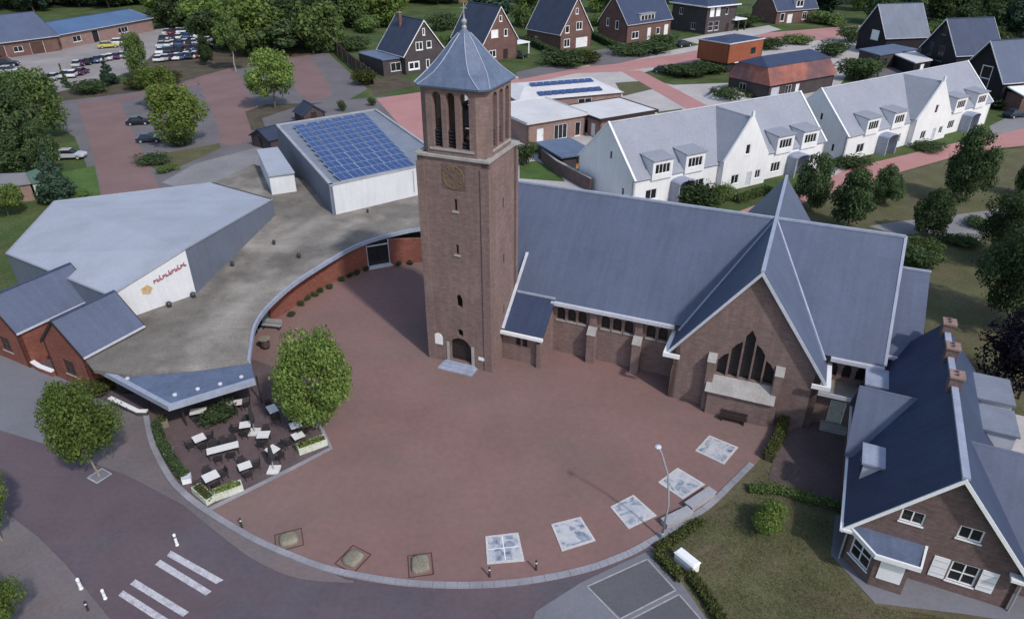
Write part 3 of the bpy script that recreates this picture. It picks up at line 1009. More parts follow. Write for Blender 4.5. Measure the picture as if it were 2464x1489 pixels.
MB().slab([(AX0 + 0.021, AYF - 0.36, zaf + 0.16), (AX0 + 0.27, AYF - 0.36, zaf + 0.16), (AX0 + 0.27, -5.2, ZE + 2.65), (AX0 + 0.021, -5.2, ZE + 2.65)], 0.12).build('verge_coping', 'trim_grey', aro)
MB().box(AX1 - 0.35, AX1 + 0.1, AYF - 0.4, AYF - 0.01, 0, 2.6).build('buttress', 'brick_church', ch)
MB().box(AX0 + 0.3, AX1 + 0.2, -W_N - OV - 0.02, -W_N - OV + 0.16, zl + 0.1, zl + 0.26).build('flashing', 'lead', aro)

# ---- tower
TX0, TX1, TY0, TY1 = -23.9, -17.78, -13.1, -7.35
TZ = 19.1
TW, TD = TX1 - TX0, TY1 - TY0
tc_ = 3.12          # centre of the openings along the front
t_ = MB()
front_holes = [arch(tc_, 0.3, 2.1, 2.55), arch(tc_ + 0.05, 3.05, 0.55, 0.75), arch(tc_ + 0.08, 6.0, 0.62, 1.25, 'pointed'),
               rect(tc_ + 0.1, 11.05, 0.26, 0.85), rect(tc_ + 0.12, 14.9, 0.26, 0.95)]
t_.wall((TX0, TY0), (TX1, TY0), [(0, 0), (TW, 0), (TW, TZ), (0, TZ)], front_holes, 0.6)
side_holes = [rect(TD / 2, 4.5, 0.3, 0.9), rect(TD / 2, 9.5, 0.3, 0.9), rect(TD / 2, 14.5, 0.3, 0.9)]
t_.wall((TX1, TY0), (TX1, TY1), [(0, 0), (TD, 0), (TD, TZ), (0, TZ)], side_holes, 0.6)
t_.wall((TX1, TY1), (TX0, TY1), [(0, 0), (TW, 0), (TW, TZ), (0, TZ)], [], 0.6)
t_.wall((TX0, TY1), (TX0, TY0), [(0, 0), (TD, 0), (TD, TZ), (0, TZ)], [], 0.6)
tower = t_.build('tower', 'brick_church', ch)
lis = MB()
for x0, x1 in ((TX0 - 0.1, TX0 + 0.62), (TX1 - 0.62, TX1 + 0.1)):
    lis.box(x0, x1, TY0 - 0.1, TY0 + 0.3, 0, 18.6)
    lis.box(x0, x1, TY1 - 0.3, TY1 + 0.1, 0, 18.6)
lis.build('corner_pilaster', 'brick_church', tower)
MB().box(TX0 + 0.02, TX1 - 0.02, TY0 + 0.02, TY1 - 0.02, TZ - 0.1, TZ + 0.005).build('belfry_floor', 'void', tower)
cor = MB()
e = 0.16
for (x0, x1, y0, y1) in ((TX0 - e, TX1 + e, TY0 - e, TY0 + 0.3), (TX0 - e, TX1 + e, TY1 - 0.3, TY1 + e),
                         (TX0 - e, TX0 + 0.3, TY0 + 0.301, TY1 - 0.301), (TX1 - 0.3, TX1 + e, TY0 + 0.301, TY1 - 0.301)):
    cor.box(x0, x1, y0, y1, TZ + 0.008, TZ + 0.2)
cor.build('cornice', 'stone', tower)
f = mapper((TX0, TY0), (TX1, TY0))
mb = MB()
polyplate(mb, f, arch(tc_, 0.3, 2.1, 2.55), 0.42, 0.5)
mb.build('door_board', 'wood_dark', tower)
dj = MB()
for k in range(-2, 3):
    bar(dj, f, tc_ + k * 0.36 - 0.02, tc_ + k * 0.36 + 0.02, 0.385, 0.419, 0.3, 2.3)
bar(dj, f, tc_ - 1.0, tc_ + 1.0, 0.37, 0.384, 0.8, 0.9)
bar(dj, f, tc_ - 1.0, tc_ + 1.0, 0.37, 0.384, 1.7, 1.8)
dj.build('door_strap', 'metal_dark', tower)
for poly, dep in ((front_holes[1], 0.35), (front_holes[2], 0.35), (front_holes[3], 0.4), (front_holes[4], 0.4)):
    mb = MB()
    polyplate(mb, f, poly, dep, dep + 0.04)
    mb.build('slit_window', 'void', tower)
for zz in (10.86, 14.7):
    bar(MB(), f, tc_ - 0.2, tc_ + 0.4, -0.07, 0.1, zz, zz + 0.15).build('sill', 'stone', tower)
bar(MB(), f, tc_ - 1.35, tc_ - 1.1, -0.06, 0.1, 0, 2.2).build('door_jamb', 'stone', tower)
bar(MB(), f, tc_ + 1.1, tc_ + 1.35, -0.06, 0.1, 0, 2.2).build('door_jamb', 'stone', tower)
mb = MB()
polyplate(mb, f, arch(0.95, 1.75, 0.85, 1.15), -0.05, 0.02)
mb.build('notice_board', 'paint_white', tower, label='white arched board beside the tower door')
bar(MB(), f, 4.9, 5.6, -0.06, 0.02, 1.05, 1.35).build('name_plate', 'paint_white', tower)
f2 = mapper((TX1, TY0), (TX1, TY1))
for h in side_holes:
    mb = MB()
    polyplate(mb, f2, h, 0.35, 0.4)
    mb.build('slit_window', 'void', tower)
# clock with gilded ring, marks and hands
ck = MB()
CKU, CKZ = tc_ + 0.05, 17.65
ring_o = [(CKU + 0.95 * math.cos(2 * math.pi * k / 28), CKZ + 0.95 * math.sin(2 * math.pi * k / 28)) for k in range(28)]
polyplate(ck, f, ring_o, -0.05, 0.0)
polyplate(ck, f, [(CKU - 1.02, CKZ - 1.02), (CKU + 1.02, CKZ - 1.02), (CKU + 1.02, CKZ + 1.02), (CKU - 1.02, CKZ + 1.02)], -0.03, 0.0)
cko = ck.build('clock_face', 'brick_house', tower)
cg = MB()
for k in range(28):
    a0, a1 = 2 * math.pi * k / 28, 2 * math.pi * (k + 1) / 28
    for r0, r1 in ((0.86, 0.95), (0.52, 0.56)):
        polyplate(cg, f, [(CKU + r0 * math.cos(a0), CKZ + r0 * math.sin(a0)), (CKU + r1 * math.cos(a0), CKZ + r1 * math.sin(a0)),
                          (CKU + r1 * math.cos(a1), CKZ + r1 * math.sin(a1)), (CKU + r0 * math.cos(a1), CKZ + r0 * math.sin(a1))], -0.075, -0.052)
for k in range(12):
    a = 2 * math.pi * k / 12
    ca, sa = math.cos(a), math.sin(a)
    polyplate(cg, f, [(CKU + r * ca - s * 0.045 * sa, CKZ + r * sa + s * 0.045 * ca) for r, s in ((0.6, -1), (0.83, -1), (0.83, 1), (0.6, 1))], -0.078, -0.053)
for a, ln, w in ((R(60), 0.75, 0.05), (R(140), 0.5, 0.07)):
    ca, sa = math.cos(a), math.sin(a)
    polyplate(cg, f, [(CKU - 0.12 * ca - w * sa, CKZ - 0.12 * sa + w * ca), (CKU - 0.12 * ca + w * sa, CKZ - 0.12 * sa - w * ca),
                      (CKU + ln * ca, CKZ + ln * sa)], -0.1, -0.08)
cg.build('clock_dial', 'gold', tower)
# belfry: square with cut corners and three tall arches on every side
BZ0, BZ1, CH_ = TZ + 0.01, 24.65, 0.85
bx0, bx1, by0, by1 = TX0 + 0.12, TX1 - 0.12, TY0 + 0.12, TY1 - 0.12
be = MB()
corners = [(bx0 + CH_, by0), (bx1 - CH_, by0), (bx1, by0 + CH_), (bx1, by1 - CH_), (bx1 - CH_, by1), (bx0 + CH_, by1), (bx0, by1 - CH_), (bx0, by0 + CH_)]
for k in range(8):
    p0, p1 = corners[k], corners[(k + 1) % 8]
    ln = (Vector(p1) - Vector(p0)).length
    hs = []
    if k % 2 == 0:
        hs = [arch(ln / 2 + d, BZ0 + 0.75, 0.74, 4.2) for d in (-1.15, 0, 1.15)]
    be.wall(p0, p1, [(0, BZ0), (ln, BZ0), (ln, BZ1), (0, BZ1)], hs, 0.45)
bel = be.build('belfry', 'brick_church', ch)
for k in (0, 2, 4, 6):
    p0, p1 = corners[k], corners[(k + 1) % 8]
    ln = (Vector(p1) - Vector(p0)).length
    fb = mapper(p0, p1)
    bar(MB(), fb, 0.2, ln - 0.2, -0.08, 0.2, BZ0 + 0.55, BZ0 + 0.72).build('sill', 'stone', bel)
    for d in (-1.15, 0, 1.15):
        lv = MB()
        for j in range(2 if (k == 0 and d > 1) else 5):
            z = BZ0 + 0.9 + j * 0.26
            lv.slab([fb(ln / 2 + d - 0.36, 0.18, z), fb(ln / 2 + d + 0.36, 0.18, z), fb(ln / 2 + d + 0.36, 0.4, z + 0.16), fb(ln / 2 + d - 0.36, 0.4, z + 0.16)], 0.025)
        lv.build('louvre', 'timber_black', bel)
bxc, byc = (TX0 + TX1) / 2, (TY0 + TY1) / 2
bell = MB().lathe([(0.75, 21.0), (0.7, 21.15), (0.5, 21.7), (0.42, 22.2), (0.25, 22.5), (0.05, 22.55)], 14, (bxc, byc)).build('bell', 'metal_dark', bel, smooth=True)
MB().box(bxc - 0.12, bxc + 0.12, by0 + 0.5, by1 - 0.5, 22.6, 22.85).build('bell_beam', 'wood_dark', bel)


def octo(h, c):
    return [(-h + c, -h), (h - c, -h), (h, -h + c), (h, h - c), (h - c, h), (-h + c, h), (-h, h - c), (-h, -h + c)]


sp = MB()
rings = [(3.1, 0.62, 24.35), (3.14, 0.62, 24.5), (2.85, 0.8, 24.85), (2.45, 1.0, 25.35), (1.95, 0.9, 25.95), (1.4, 0.7, 26.65), (0.9, 0.48, 27.3), (0.42, 0.24, 27.85), (0.12, 0.07, 28.15)]
base = 0
for h, c, z in rings:
    sp.v += [(bxc + x, byc + y * (TD / TW * 0.5 + 0.5), z) for x, y in octo(h, c)]
for k in range(len(rings) - 1):
    for j in range(8):
        sp.f.append((k * 8 + j, k * 8 + (j + 1) % 8, k * 8 + 8 + (j + 1) % 8, k * 8 + 8 + j))
sp.f.append(tuple(range(7, -1, -1)))
sp.f.append(tuple(range(len(rings) * 8 - 8, len(rings) * 8)))
spo = sp.build('spire', 'zinc', ch)
hip = MB()
for j in (0, 1, 2, 3, 4, 5, 6, 7):
    pts = []
    for (h, c, z) in rings[1:-1]:
        x, y = octo(h, c)[j]
        pts.append((bxc + x, byc + y * (TD / TW * 0.5 + 0.5), z + 0.02))
    hip.tube(pts, 0.045, 5)
hip.build('hip_seam', 'lead', spo)
fn = MB().lathe([(0.16, 28.0), (0.2, 28.25), (0.12, 28.4), (0.2, 28.55), (0.22, 28.68), (0.08, 28.85), (0.05, 29.1)], 10, (bxc, byc))
fn.tube([(bxc, byc, 29.0), (bxc, byc, 29.9)], 0.04, 6)
fn.obox((bxc, byc, 29.55), (0.5, 0.05, 0.07))
fn.build('finial', 'metal_grey', spo)
MB().hexa([(bxc - 0.35, byc - 0.02, 29.88), (bxc + 0.4, byc - 0.02, 29.92), (bxc + 0.4, byc + 0.02, 29.92), (bxc - 0.35, byc + 0.02, 29.88),
           (bxc - 0.45, byc - 0.02, 30.2), (bxc + 0.25, byc - 0.02, 30.08), (bxc + 0.25, byc + 0.02, 30.08), (bxc - 0.45, byc + 0.02, 30.2)]).build('weathercock', 'gold', spo)
st = MB()
for k in range(3):
    st.box(TX0 + tc_ - 1.7 + 0.12 * k, TX0 + tc_ + 1.7 - 0.12 * k, TY0 - 0.45 * (3 - k), TY0 - 0.102, 0 if k == 0 else 0.1 * k + 0.001, 0.1 * (k + 1))
sto = st.build('steps', 'lead', ch, label='blue grey stone steps at the tower door')
sto.location = (0, 0, 0.05)

# ================================================================== COMMUNITY BUILDINGS ON THE LEFT
# ---- curved low building round the plaza
cb = thing('curved_building', 'low curved red brick building with flat gravel roof along the plaza', 'building', (-28, 66, 0))
ZF = 3.35
wl_pts = spline([(-4.5, 73.9), (-10.49, 74.09), (-15.9, 73.0), (-19.74, 68.88), (-22.73, 63.07), (-23.91, 60.56)], 8)


def near(q):
    q = P(*q)
    return min(range(len(wl_pts)), key=lambda i: (wl_pts[i].x - q.x) ** 2 + (wl_pts[i].y - q.y) ** 2)


ia, ib = near((934, 637)), near((890, 643))
band(wl_pts[:ia + 1], 0.0, -0.35, 0, 3.04).local(cb).build('wall', 'brick_red', cb)
band(wl_pts[ib:], 0.0, -0.35, 0, 3.04).local(cb).build('wall', 'brick_red', cb)
dp0, dp1 = wl_pts[ib], wl_pts[ia]
ln = (dp1 - dp0).length
fd = mapper(dp0, dp1)
g = MB()
bar(g, fd, 0, 0.12, 0.2, 0.35, 0, 3.04)
bar(g, fd, ln - 0.12, ln, 0.2, 0.35, 0, 3.04)
bar(g, fd, 0.12, ln - 0.12, 0.2, 0.35, 2.5, 2.62)
go = g.local(cb).build('door_frame', 'trim_grey', cb)
bar(MB(), fd, 0.121, ln / 2 - 0.03, 0.27, 0.3, 0.05, 2.49).local(cb).build('glass_door', 'glass', cb)
bar(MB(), fd, ln / 2 + 0.03, ln - 0.121, 0.27, 0.3, 0.05, 2.49).local(cb).build('glass_door', 'glass', cb)
bar(MB(), fd, 0.121, ln - 0.121, 0.27, 0.3, 2.63, 3.03).local(cb).build('pane', 'glass', cb)
bar(MB(), fd, -0.1, ln + 0.1, -0.6, 0.3, 0.0, 0.12).local(cb).build('door_step', 'trim_grey', cb)
# glazed end towards the terrace
gz = [P(655, 775), P(628, 800), P(608, 835), P(600, 880)]
for k in range(3):
    a, b = gz[k + 1], gz[k]
    fg = mapper(a, b)
    L_ = (b - a).length
    n = max(2, int(L_ / 1.1))
    for j in range(n):
        bar(MB(), fg, j * L_ / n + 0.05, (j + 1) * L_ / n - 0.05, 0.36, 0.4, 0.15, 2.98).local(cb).build('pane', 'glass' if (k, j) != (0, n - 1) else 'green_panel', cb)
    fr = MB()
    for j in range(n + 1):
        bar(fr, fg, j * L_ / n - 0.049, j * L_ / n + 0.049, 0.3, 0.45, 0.0, 3.04)
    bar(fr, fg, 0.05, L_ - 0.05, 0.31, 0.44, 0.0, 0.149)
    fr.local(cb).build('glazing_frame', 'green_panel' if k == 0 else 'metal_dark', cb)
roof_px = [(1100, 545), (1015, 549), (955, 560), (895, 576), (845, 596), (800, 621), (745, 655), (700, 686), (665, 716), (640, 741), (622, 765), (610, 790), (603, 830),
           (598, 868), (480, 885), (300, 900), (225, 890), (205, 865), (320, 800), (283, 753), (400, 600), (480, 455), (610, 395), (800, 455), (1100, 430)]
rp = [P(x, y, ZF) for x, y in roof_px]
rf = MB().prism([(p.x, p.y) for p in rp], ZF - 0.3, ZF).local(cb).build('roof', 'gravel_roof', cb)
edge = spline([(p.x, p.y) for p in rp[:14]], 4)
band(edge, -0.10, 0.14, ZF - 0.32, ZF + 0.09).local(cb).build('roof_edge', 'lead', rf)
for x, y, r in [(1095 / 1, 590, 0), (735, 700, 0), (408, 738, 0.22), (466, 715, 0.22), (560, 640, 0.18), (660, 588, 0.16), (885, 512, 0.12), (720, 620, 0.2)]:
    if r:
        p = P(x, y, ZF)
        MB().lathe([(r, ZF), (r, ZF + 0.35), (r * 1.3, ZF + 0.36), (r * 0.9, ZF + 0.5)], 10, (p.x, p.y)).local(cb).build('roof_vent', 'metal_dark', cb)
p = P(717, 698)
wi = near((717, 760))
wq = wl_pts[min(len(wl_pts) - 6, wi)]
MB().lathe([(0.05, 2.3), (0.16, 2.36), (0.16, 2.6), (0.05, 2.66)], 8, (wl_pts[-7].x + 0.22, wl_pts[-7].y - 0.1)).local(cb).build('wall_lamp', 'lamp_glass', cb)
# white window band light cap, canopy over the terrace
cn = thing('terrace_canopy', 'grey blue flat canopy roof in front of the beige roof beside the terrace', 'canopy', P(420, 900))
cpx = [(228, 884), (405, 979), (614, 916), (597, 842), (470, 858), (330, 872)]
cp = [P(x, y, 3.1) for x, y in cpx]
cro_ = MB().prism([(p.x, p.y) for p in cp], 2.85, 3.1).local(cn).build('canopy_roof', 'zinc', cn)
band([cp[0][:2], cp[1][:2], cp[2][:2]], -0.06, 0.35, 2.74, 3.2).local(cn).build('fascia', 'lead', cro_)
for x, y in [(421, 951), (476, 937), (530, 925), (581, 908), (307, 912)]:
    p = P(x, y, 3.1)
    MB().lathe([(0.16, 3.1), (0.18, 3.2), (0.12, 3.27), (0.03, 3.3)], 10, (p.x, p.y)).local(cn).build('skylight_dome', 'trim_grey', cn)
for x, y in [(410, 965), (600, 912), (510, 938), (320, 925)]:
    p = P(x, y, 3.0) + Vector((0.3, 0.7, 0))
    MB().tube([(p.x, p.y, 0.07), (p.x, p.y, 2.85)], 0.07, 8).local(cn).build('post', 'metal_dark', cn)
# glazed front below the canopy
ca, cb_ = P(245, 890, 3.0), P(598, 862, 3.0)
fa = MB()
q = [(cp[0].x + 0.8, cp[0].y + 0.6), (cp[5].x + 0.5, cp[5].y - 0.4), (cp[4].x, cp[4].y - 0.5), (cp[3].x - 0.5, cp[3].y - 0.5)]
for k in range(3):
    fa2 = mapper(q[k], q[k + 1])
    L_ = (Vector(q[k + 1]) - Vector(q[k])).length
    n = max(2, int(L_ / 1.3))
    for j in range(n):
        bar(MB(), fa2, j * L_ / n + 0.04, (j + 1) * L_ / n - 0.04, 0, 0.04, 0.1, 2.84).local(cn).build('pane', 'glass', cn)
# ---- white hall with angled roof
wh = thing('white_hall', 'large hall with pale folded membrane roof and white front wall', 'building', (-41, 66, 0))
H_ = dict(FL=P(265, 712, 6.0), FR=P(445, 600, 8.1), RR=P(655, 480, 5.4), BK=P(510, 440, 5.0), BL=P(130, 485, 5.6), LF=P(15, 610, 5.0))
mb = MB()
for tri in (('LF', 'FL', 'FR'), ('LF', 'FR', 'BL'), ('BL', 'FR', 'RR'), ('BL', 'RR', 'BK')):
    mb.face([H_[k] for k in tri])
ro = mb.local(wh).build('roof', 'membrane', wh)
order = ['FL', 'FR', 'RR', 'BK', 'BL', 'LF']
for k, (a, b) in enumerate(zip(order, order[1:] + order[:1])):
    A_, B_ = H_[a], H_[b]
    c = (A_ + B_) / 2
    cen = Vector((-42, 67, 0))
    inn = (cen - c)
    inn.z = 0
    inn = inn.normalized() * 0.3
    dz = Vector((0, 0, -0.02))
    MB().hexa([(A_.x, A_.y, 0), (B_.x, B_.y, 0), (B_.x + inn.x, B_.y + inn.y, 0), (A_.x + inn.x, A_.y + inn.y, 0),
               A_ + dz, B_ + dz, B_ + inn + dz, A_ + inn + dz]).local(wh).build('wall', 'hall_slate' if k in (1, 5) else 'hall_white', wh)
    e = MB().tube([A_, B_], 0.09, 6).local(wh).build('roof_edge', 'roof_pale' if k != 2 else 'metal_dark', ro)
fs = mapper(H_['FL'], H_['FR'])
Lw = Vector((H_['FR'] - H_['FL'])[:2]).length
sg_ = thing('wall_sign', 'faded red lettering on the white hall front', 'sign', (H_['FL'] + (H_['FR'] - H_['FL']) * 0.75)[:2] + (5.6,))
zs0, zs1 = 5.75, 6.45
su0, su1 = Lw * 0.52, Lw * 0.97
mat('sign_red', (0.30, 0.10, 0.13), 0.7, 0.3, 2.0, 0.2, 8, 0.2)
mat('sign_gold', (0.50, 0.36, 0.20), 0.7, 0.3, 3.0, 0.3, 10, 0.2)
for k in range(11):
    ua, ub = su0 + (su1 - su0) * (k + 0.08) / 11, su0 + (su1 - su0) * (k + 0.92) / 11
    za = zs0 + 0.78 * (k + 0.5) / 11
    hh_ = (0.34, 0.34, 0.5, 0.34, 0.34, 0.48, 0.34, 0.36, 0.5, 0.34, 0.4)[k]
    mb = MB()
    bar(mb, fs, ua, ua + (ub - ua) * 0.35, -0.06, -0.01, za, za + hh_)
    bar(mb, fs, ua + (ub - ua) * 0.351, ub, -0.06, -0.01, za + (0.0 if k % 3 else hh_ - 0.14), za + (0.15 if k % 3 else hh_))
    if k % 2:
        bar(mb, fs, ub - (ub - ua) * 0.3, ub, -0.06, -0.01, za + 0.151, za + 0.3)
    mb.local(sg_).build('sign_stroke', 'sign_red', sg_)
em = thing('wall_emblem', 'small tan emblem left of the red sign on the white hall', 'sign', fs(Lw * 0.42, 0, 5.2))
mb = MB()
polyplate(mb, fs, [(Lw * 0.42 + 0.48 * math.cos(a) * (1 + 0.12 * math.cos(5 * a)), 5.45 + 0.42 * math.sin(a) * (1 + 0.12 * math.cos(5 * a))) for a in np.linspace(0, 2 * math.pi, 25)[:-1]], -0.06, -0.01)
mb.local(em).build('emblem_plate', 'sign_gold', em)

# ---- two gabled brick pavilions
PV = Vector((-37.8, 50.0))
PVB = PV + (P(45, 805, 3.3) - P(205, 862, 3.3)).xy
for k, (o, lab) in enumerate(((PV, 'red brick gabled pavilion with slate roof beside the canopy'), (PVB, 'red brick gabled pavilion with slate roof at the left picture edge'))):
    pv = thing('brick_pavilion', lab, 'building', (o.x, o.y, 0), R(-27.5), 'gabled brick pavilions')
    walls(pv, gable_segs(5.4, 5.6 + 2 * k, 3.75, 6.4, front=[('w', 2.7, 1.0, 1.5, 1.5, dict(nx=2, ny=2, fm='wood_brown'))]), 'brick_red')
    gable_roof(pv, 5.4, 5.6 + 2 * k, 3.75, 6.4, 'slate', ov=0.12, og=0.12, trim='wood_dark', gutter='trim_grey', ridge=True)
p0_ = P(140, 905)
lw = thing('low_wall', 'low brick wall with white coping in front of the pavilions', 'wall', P(110, 895))
band([P(68, 872)[:2], P(100, 893)[:2], P(132, 905)[:2]], -0.15, 0.15, 0, 0.5).local(lw).build('wall_base', 'brick_red', lw)
band([P(68, 872)[:2], P(100, 893)[:2], P(132, 905)[:2]], -0.2, 0.2, 0.501, 0.6).local(lw).build('coping', 'paint_white', lw)
lw2 = thing('low_wall', 'short white topped wall between the street tree and terrace kerb', 'wall', P(310, 985))
band([P(268, 968)[:2], P(335, 1000)[:2], P(358, 1000)[:2]], -0.12, 0.12, 0, 0.45).local(lw2).build('wall_base', 'brick_dark', lw2)
band([P(268, 968)[:2], P(335, 1000)[:2], P(358, 1000)[:2]], -0.18, 0.18, 0.451, 0.55).local(lw2).build('coping', 'paint_white', lw2)

# ---- hall with solar panels
sh = thing('solar_hall', 'white walled hall with rows of blue solar panels on its flat roof', 'building', (-22, 98, 0))
ZS = 7.0
S = [P(794, 449, ZS), None, P(905, 265, ZS), P(664, 303, ZS)]
d_ = Vector((math.cos(R(36)), math.sin(R(36)), 0))
S[1] = S[0] + d_ * 16.6
cen = sum(S, Vector((0, 0, 0))) / 4
for k in range(4):
    A_, B_ = S[k], S[(k + 1) % 4]
    dd = (B_ - A_).normalized()
    inn = Vector((-dd.y, dd.x, 0)) * 0.3
    MB().hexa([(A_.x, A_.y, 0), (B_.x, B_.y, 0), (B_.x + inn.x, B_.y + inn.y, 0), (A_.x + inn.x, A_.y + inn.y, 0),
               A_, B_, B_ + inn, A_ + inn]).local(sh).build('wall', ('hall_white', 'hall_white', 'hall_slate', 'hall_slate')[k], sh)  # left and back walls coloured darker, shade of the sides turned from the sun
rf = MB().prism([(p.x + (cen.x - p.x) * 0.012, p.y + (cen.y - p.y) * 0.012) for p in S], ZS - 0.3, ZS + 0.02).local(sh).build('roof', 'zinc_pale', sh)
pp = MB()
band([p[:2] for p in S] + [S[0][:2]], -0.05, 0.4, ZS + 0.021, ZS + 0.24, pp)
pp.local(sh).build('parapet', 'concrete', rf)
# down pipe on the front
MB().tube([S[0] + d_ * 11.2 + Vector((0.05, -0.08, -3.0)), S[0] + d_ * 11.2 + Vector((0.05, -0.08, -0.2))], 0.06, 6).local(sh).build('down_pipe', 'trim_grey', sh)
q00, q10, q11, q01 = P(818, 439, ZS + .1), P(996, 400, ZS + .1), P(880, 275, ZS + .1), P(706, 308, ZS + .1)
NC, NR = 6, 11
ux = ((q10 - q00) + (q11 - q01)) / 2
uy = ((q01 - q00) + (q11 - q10)) / 2
pwid, phei = ux.length / NC * 0.94, uy.length / NR * 0.9
angp = math.atan2(ux.y, ux.x)
pm = MB().obox((0, 0, 0), (pwid, phei, 0.05), 0, ('X', R(7))).build('solar_panel', 'panel_blue', sh)
fm_ = MB()
for (cx, cy, sx, sy) in ((0, phei / 2 - 0.03, pwid, 0.06), (0, -phei / 2 + 0.03, pwid, 0.06), (pwid / 2 - 0.03, 0, 0.06, phei - 0.121), (-pwid / 2 + 0.03, 0, 0.06, phei - 0.121), (0, 0, 0.035, phei - 0.121)):
    m_ = Matrix.Rotation(R(7), 4, 'X')
    c_ = m_ @ Vector((cx, cy, 0.032))
    fm_.obox(c_, (sx, sy, 0.012), 0, ('X', R(7)))
ff = fm_.build('panel_frame', 'panel_frame', pm)
first = True
inv = sh.matrix_basis.inverted()
for i in range(NC):
    for j in range(NR):
        s, t = (i + 0.5) / NC, (j + 0.5) / NR
        w = (q00 * (1 - s) + q10 * s) * (1 - t) + (q01 * (1 - s) + q11 * s) * t
        o = pm if first else pm.copy()
        if not first:
            COL.objects.link(o)
            o.parent = sh
            f2_ = ff.copy()
            COL.objects.link(f2_)
            f2_.parent = o
        first = False
        o.location = inv @ (w + Vector((random.uniform(-.03, .03), random.uniform(-.03, .03), 0.2)))
        o.rotation_euler = (random.uniform(-.012, .012), random.uniform(-.012, .012), angp + random.uniform(-.012, .012))
# roof monitor
rm = thing('roof_monitor', 'small box with white front standing on the gravel roof next to the solar hall', 'roof box', P(660, 400, ZF))
t4 = [P(647, 424, 5.9), P(707, 416, 5.9), P(668, 358, 5.9), P(620, 364, 5.9)]
MB().prism([(p.x, p.y) for p in t4], ZF + 0.01, 5.9).local(rm).build('box_wall', 'hall_white', rm)
c4 = sum(t4, Vector()) / 4
MB().prism([(c4.x + (p.x - c4.x) * 1.05, c4.y + (p.y - c4.y) * 1.05) for p in t4], 5.901, 6.08).local(rm).build('box_roof', 'membrane', rm)

# small dark gabled sheds behind the halls
for (x, y, rz_, W_, L_, ze_, zr_, lab) in ((757, 296, 36, 4.5, 4, 1.8, 3.4, 'small dark roofed shed just behind the solar hall'),
                                          (630, 358, -40, 5.5, 7, 1.9, 3.3, 'small dark roofed shed left of the solar hall')):
    p = P(x, y)
    s_ = thing('garden_shed', lab, 'shed', (p.x, p.y, 0), R(rz_))
    walls(s_, gable_segs(W_, L_, ze_, zr_, front=[('d', W_ / 2, 0.02, 1.2, 2.0, dict(m='wood_dark'))]), 'brick_dark')
    gable_roof(s_, W_, L_, ze_, zr_, 'slate_dark', ov=0.25, og=0.2, gutter=None, trim='slate_dark')

# ================================================================== WHITE TERRACES
def porch(root, u, yf, w=3.0, dep=1.9, h=2.9):
    """barrel canopy on side walls"""
    n = 8
    mb = MB()
    for k in range(n):
        a0, a1 = math.pi * k / n, math.pi * (k + 1) / n
        x0, z0 = u - w / 2 * math.cos(a0), h + 0.55 * math.sin(a0)
        x1, z1 = u - w / 2 * math.cos(a1), h + 0.55 * math.sin(a1)
        mb.slab([(x0, yf - dep, z0), (x1, yf - dep, z1), (x1, yf - 0.01, z1), (x0, yf - 0.01, z0)], 0.12)
    c = mb.build('porch_canopy', 'lead', root)
    for sg in (-1, 1):
        MB().box(u + sg * (w / 2 - 0.12) - 0.1, u + sg * (w / 2 - 0.12) + 0.1, yf - dep + 0.1, yf - 0.02, 0, h - 0.05).build('porch_side', 'lead', c)
    return c


def dormer(root, u, y0, z0, w, h, dep, wallm, roofm, nx=3, sl=0.25, win=True, trim='paint_white'):
    """shed dormer: front at y0"""
    p0, p1 = (u - w / 2, y0), (u + w / 2, y0)
    mb = MB()
    holes = [rect(w / 2, z0 + h * 0.3, w * 0.74, h * 0.5)] if win else []
    mb.wall(p0, p1, [(0, z0), (w, z0), (w, z0 + h), (0, z0 + h)], holes, 0.2)
    for sg in (-1, 1):
        x0, x1 = sorted((u + sg * w / 2, u + sg * (w / 2 - 0.18)))
        mb.hexa([(x0, y0 + 0.201, z0), (x1, y0 + 0.201, z0), (x1, y0 + dep, z0), (x0, y0 + dep, z0),
                 (x0, y0 + 0.201, z0 + h - 0.01), (x1, y0 + 0.201, z0 + h - 0.01), (x1, y0 + dep, z0 + h + sl), (x0, y0 + dep, z0 + h + sl)])
    o = mb.build('dormer', wallm, root)
    MB().slab([(u - w / 2 - 0.15, y0 - 0.25, z0 + h + 0.1), (u + w / 2 + 0.15, y0 - 0.25, z0 + h + 0.1),
               (u + w / 2 + 0.15, y0 + dep + 0.3, z0 + h + sl + 0.16), (u - w / 2 - 0.15, y0 + dep + 0.3, z0 + h + sl + 0.16)], 0.12).build('dormer_roof', roofm, o)
    if win:
        f = mapper(p0, p1)
        ww, hh_ = w * 0.74, h * 0.5
        fr = MB()
        a, b, c, e = w / 2 - ww / 2, w / 2 + ww / 2, z0 + h * 0.3, z0 + h * 0.8
        bar(fr, f, a, b, 0.05, 0.12, c, c + 0.07)
        bar(fr, f, a, b, 0.05, 0.12, e - 0.07, e)
        for k in range(nx + 1):
            x = a + (ww - 0.08) * k / nx
            bar(fr, f, x, x + 0.08, 0.051, 0.119, c + 0.07, e - 0.07)
        fr.build('window_frame', trim, o)
        for k in range(nx):
            x = a + (ww - 0.08) * k / nx
            bar(MB(), f, x + 0.081, x + (ww - 0.08) / nx - 0.001, 0.08, 0.1, c + 0.071, e - 0.071).build('pane', 'glass', o)
    return o


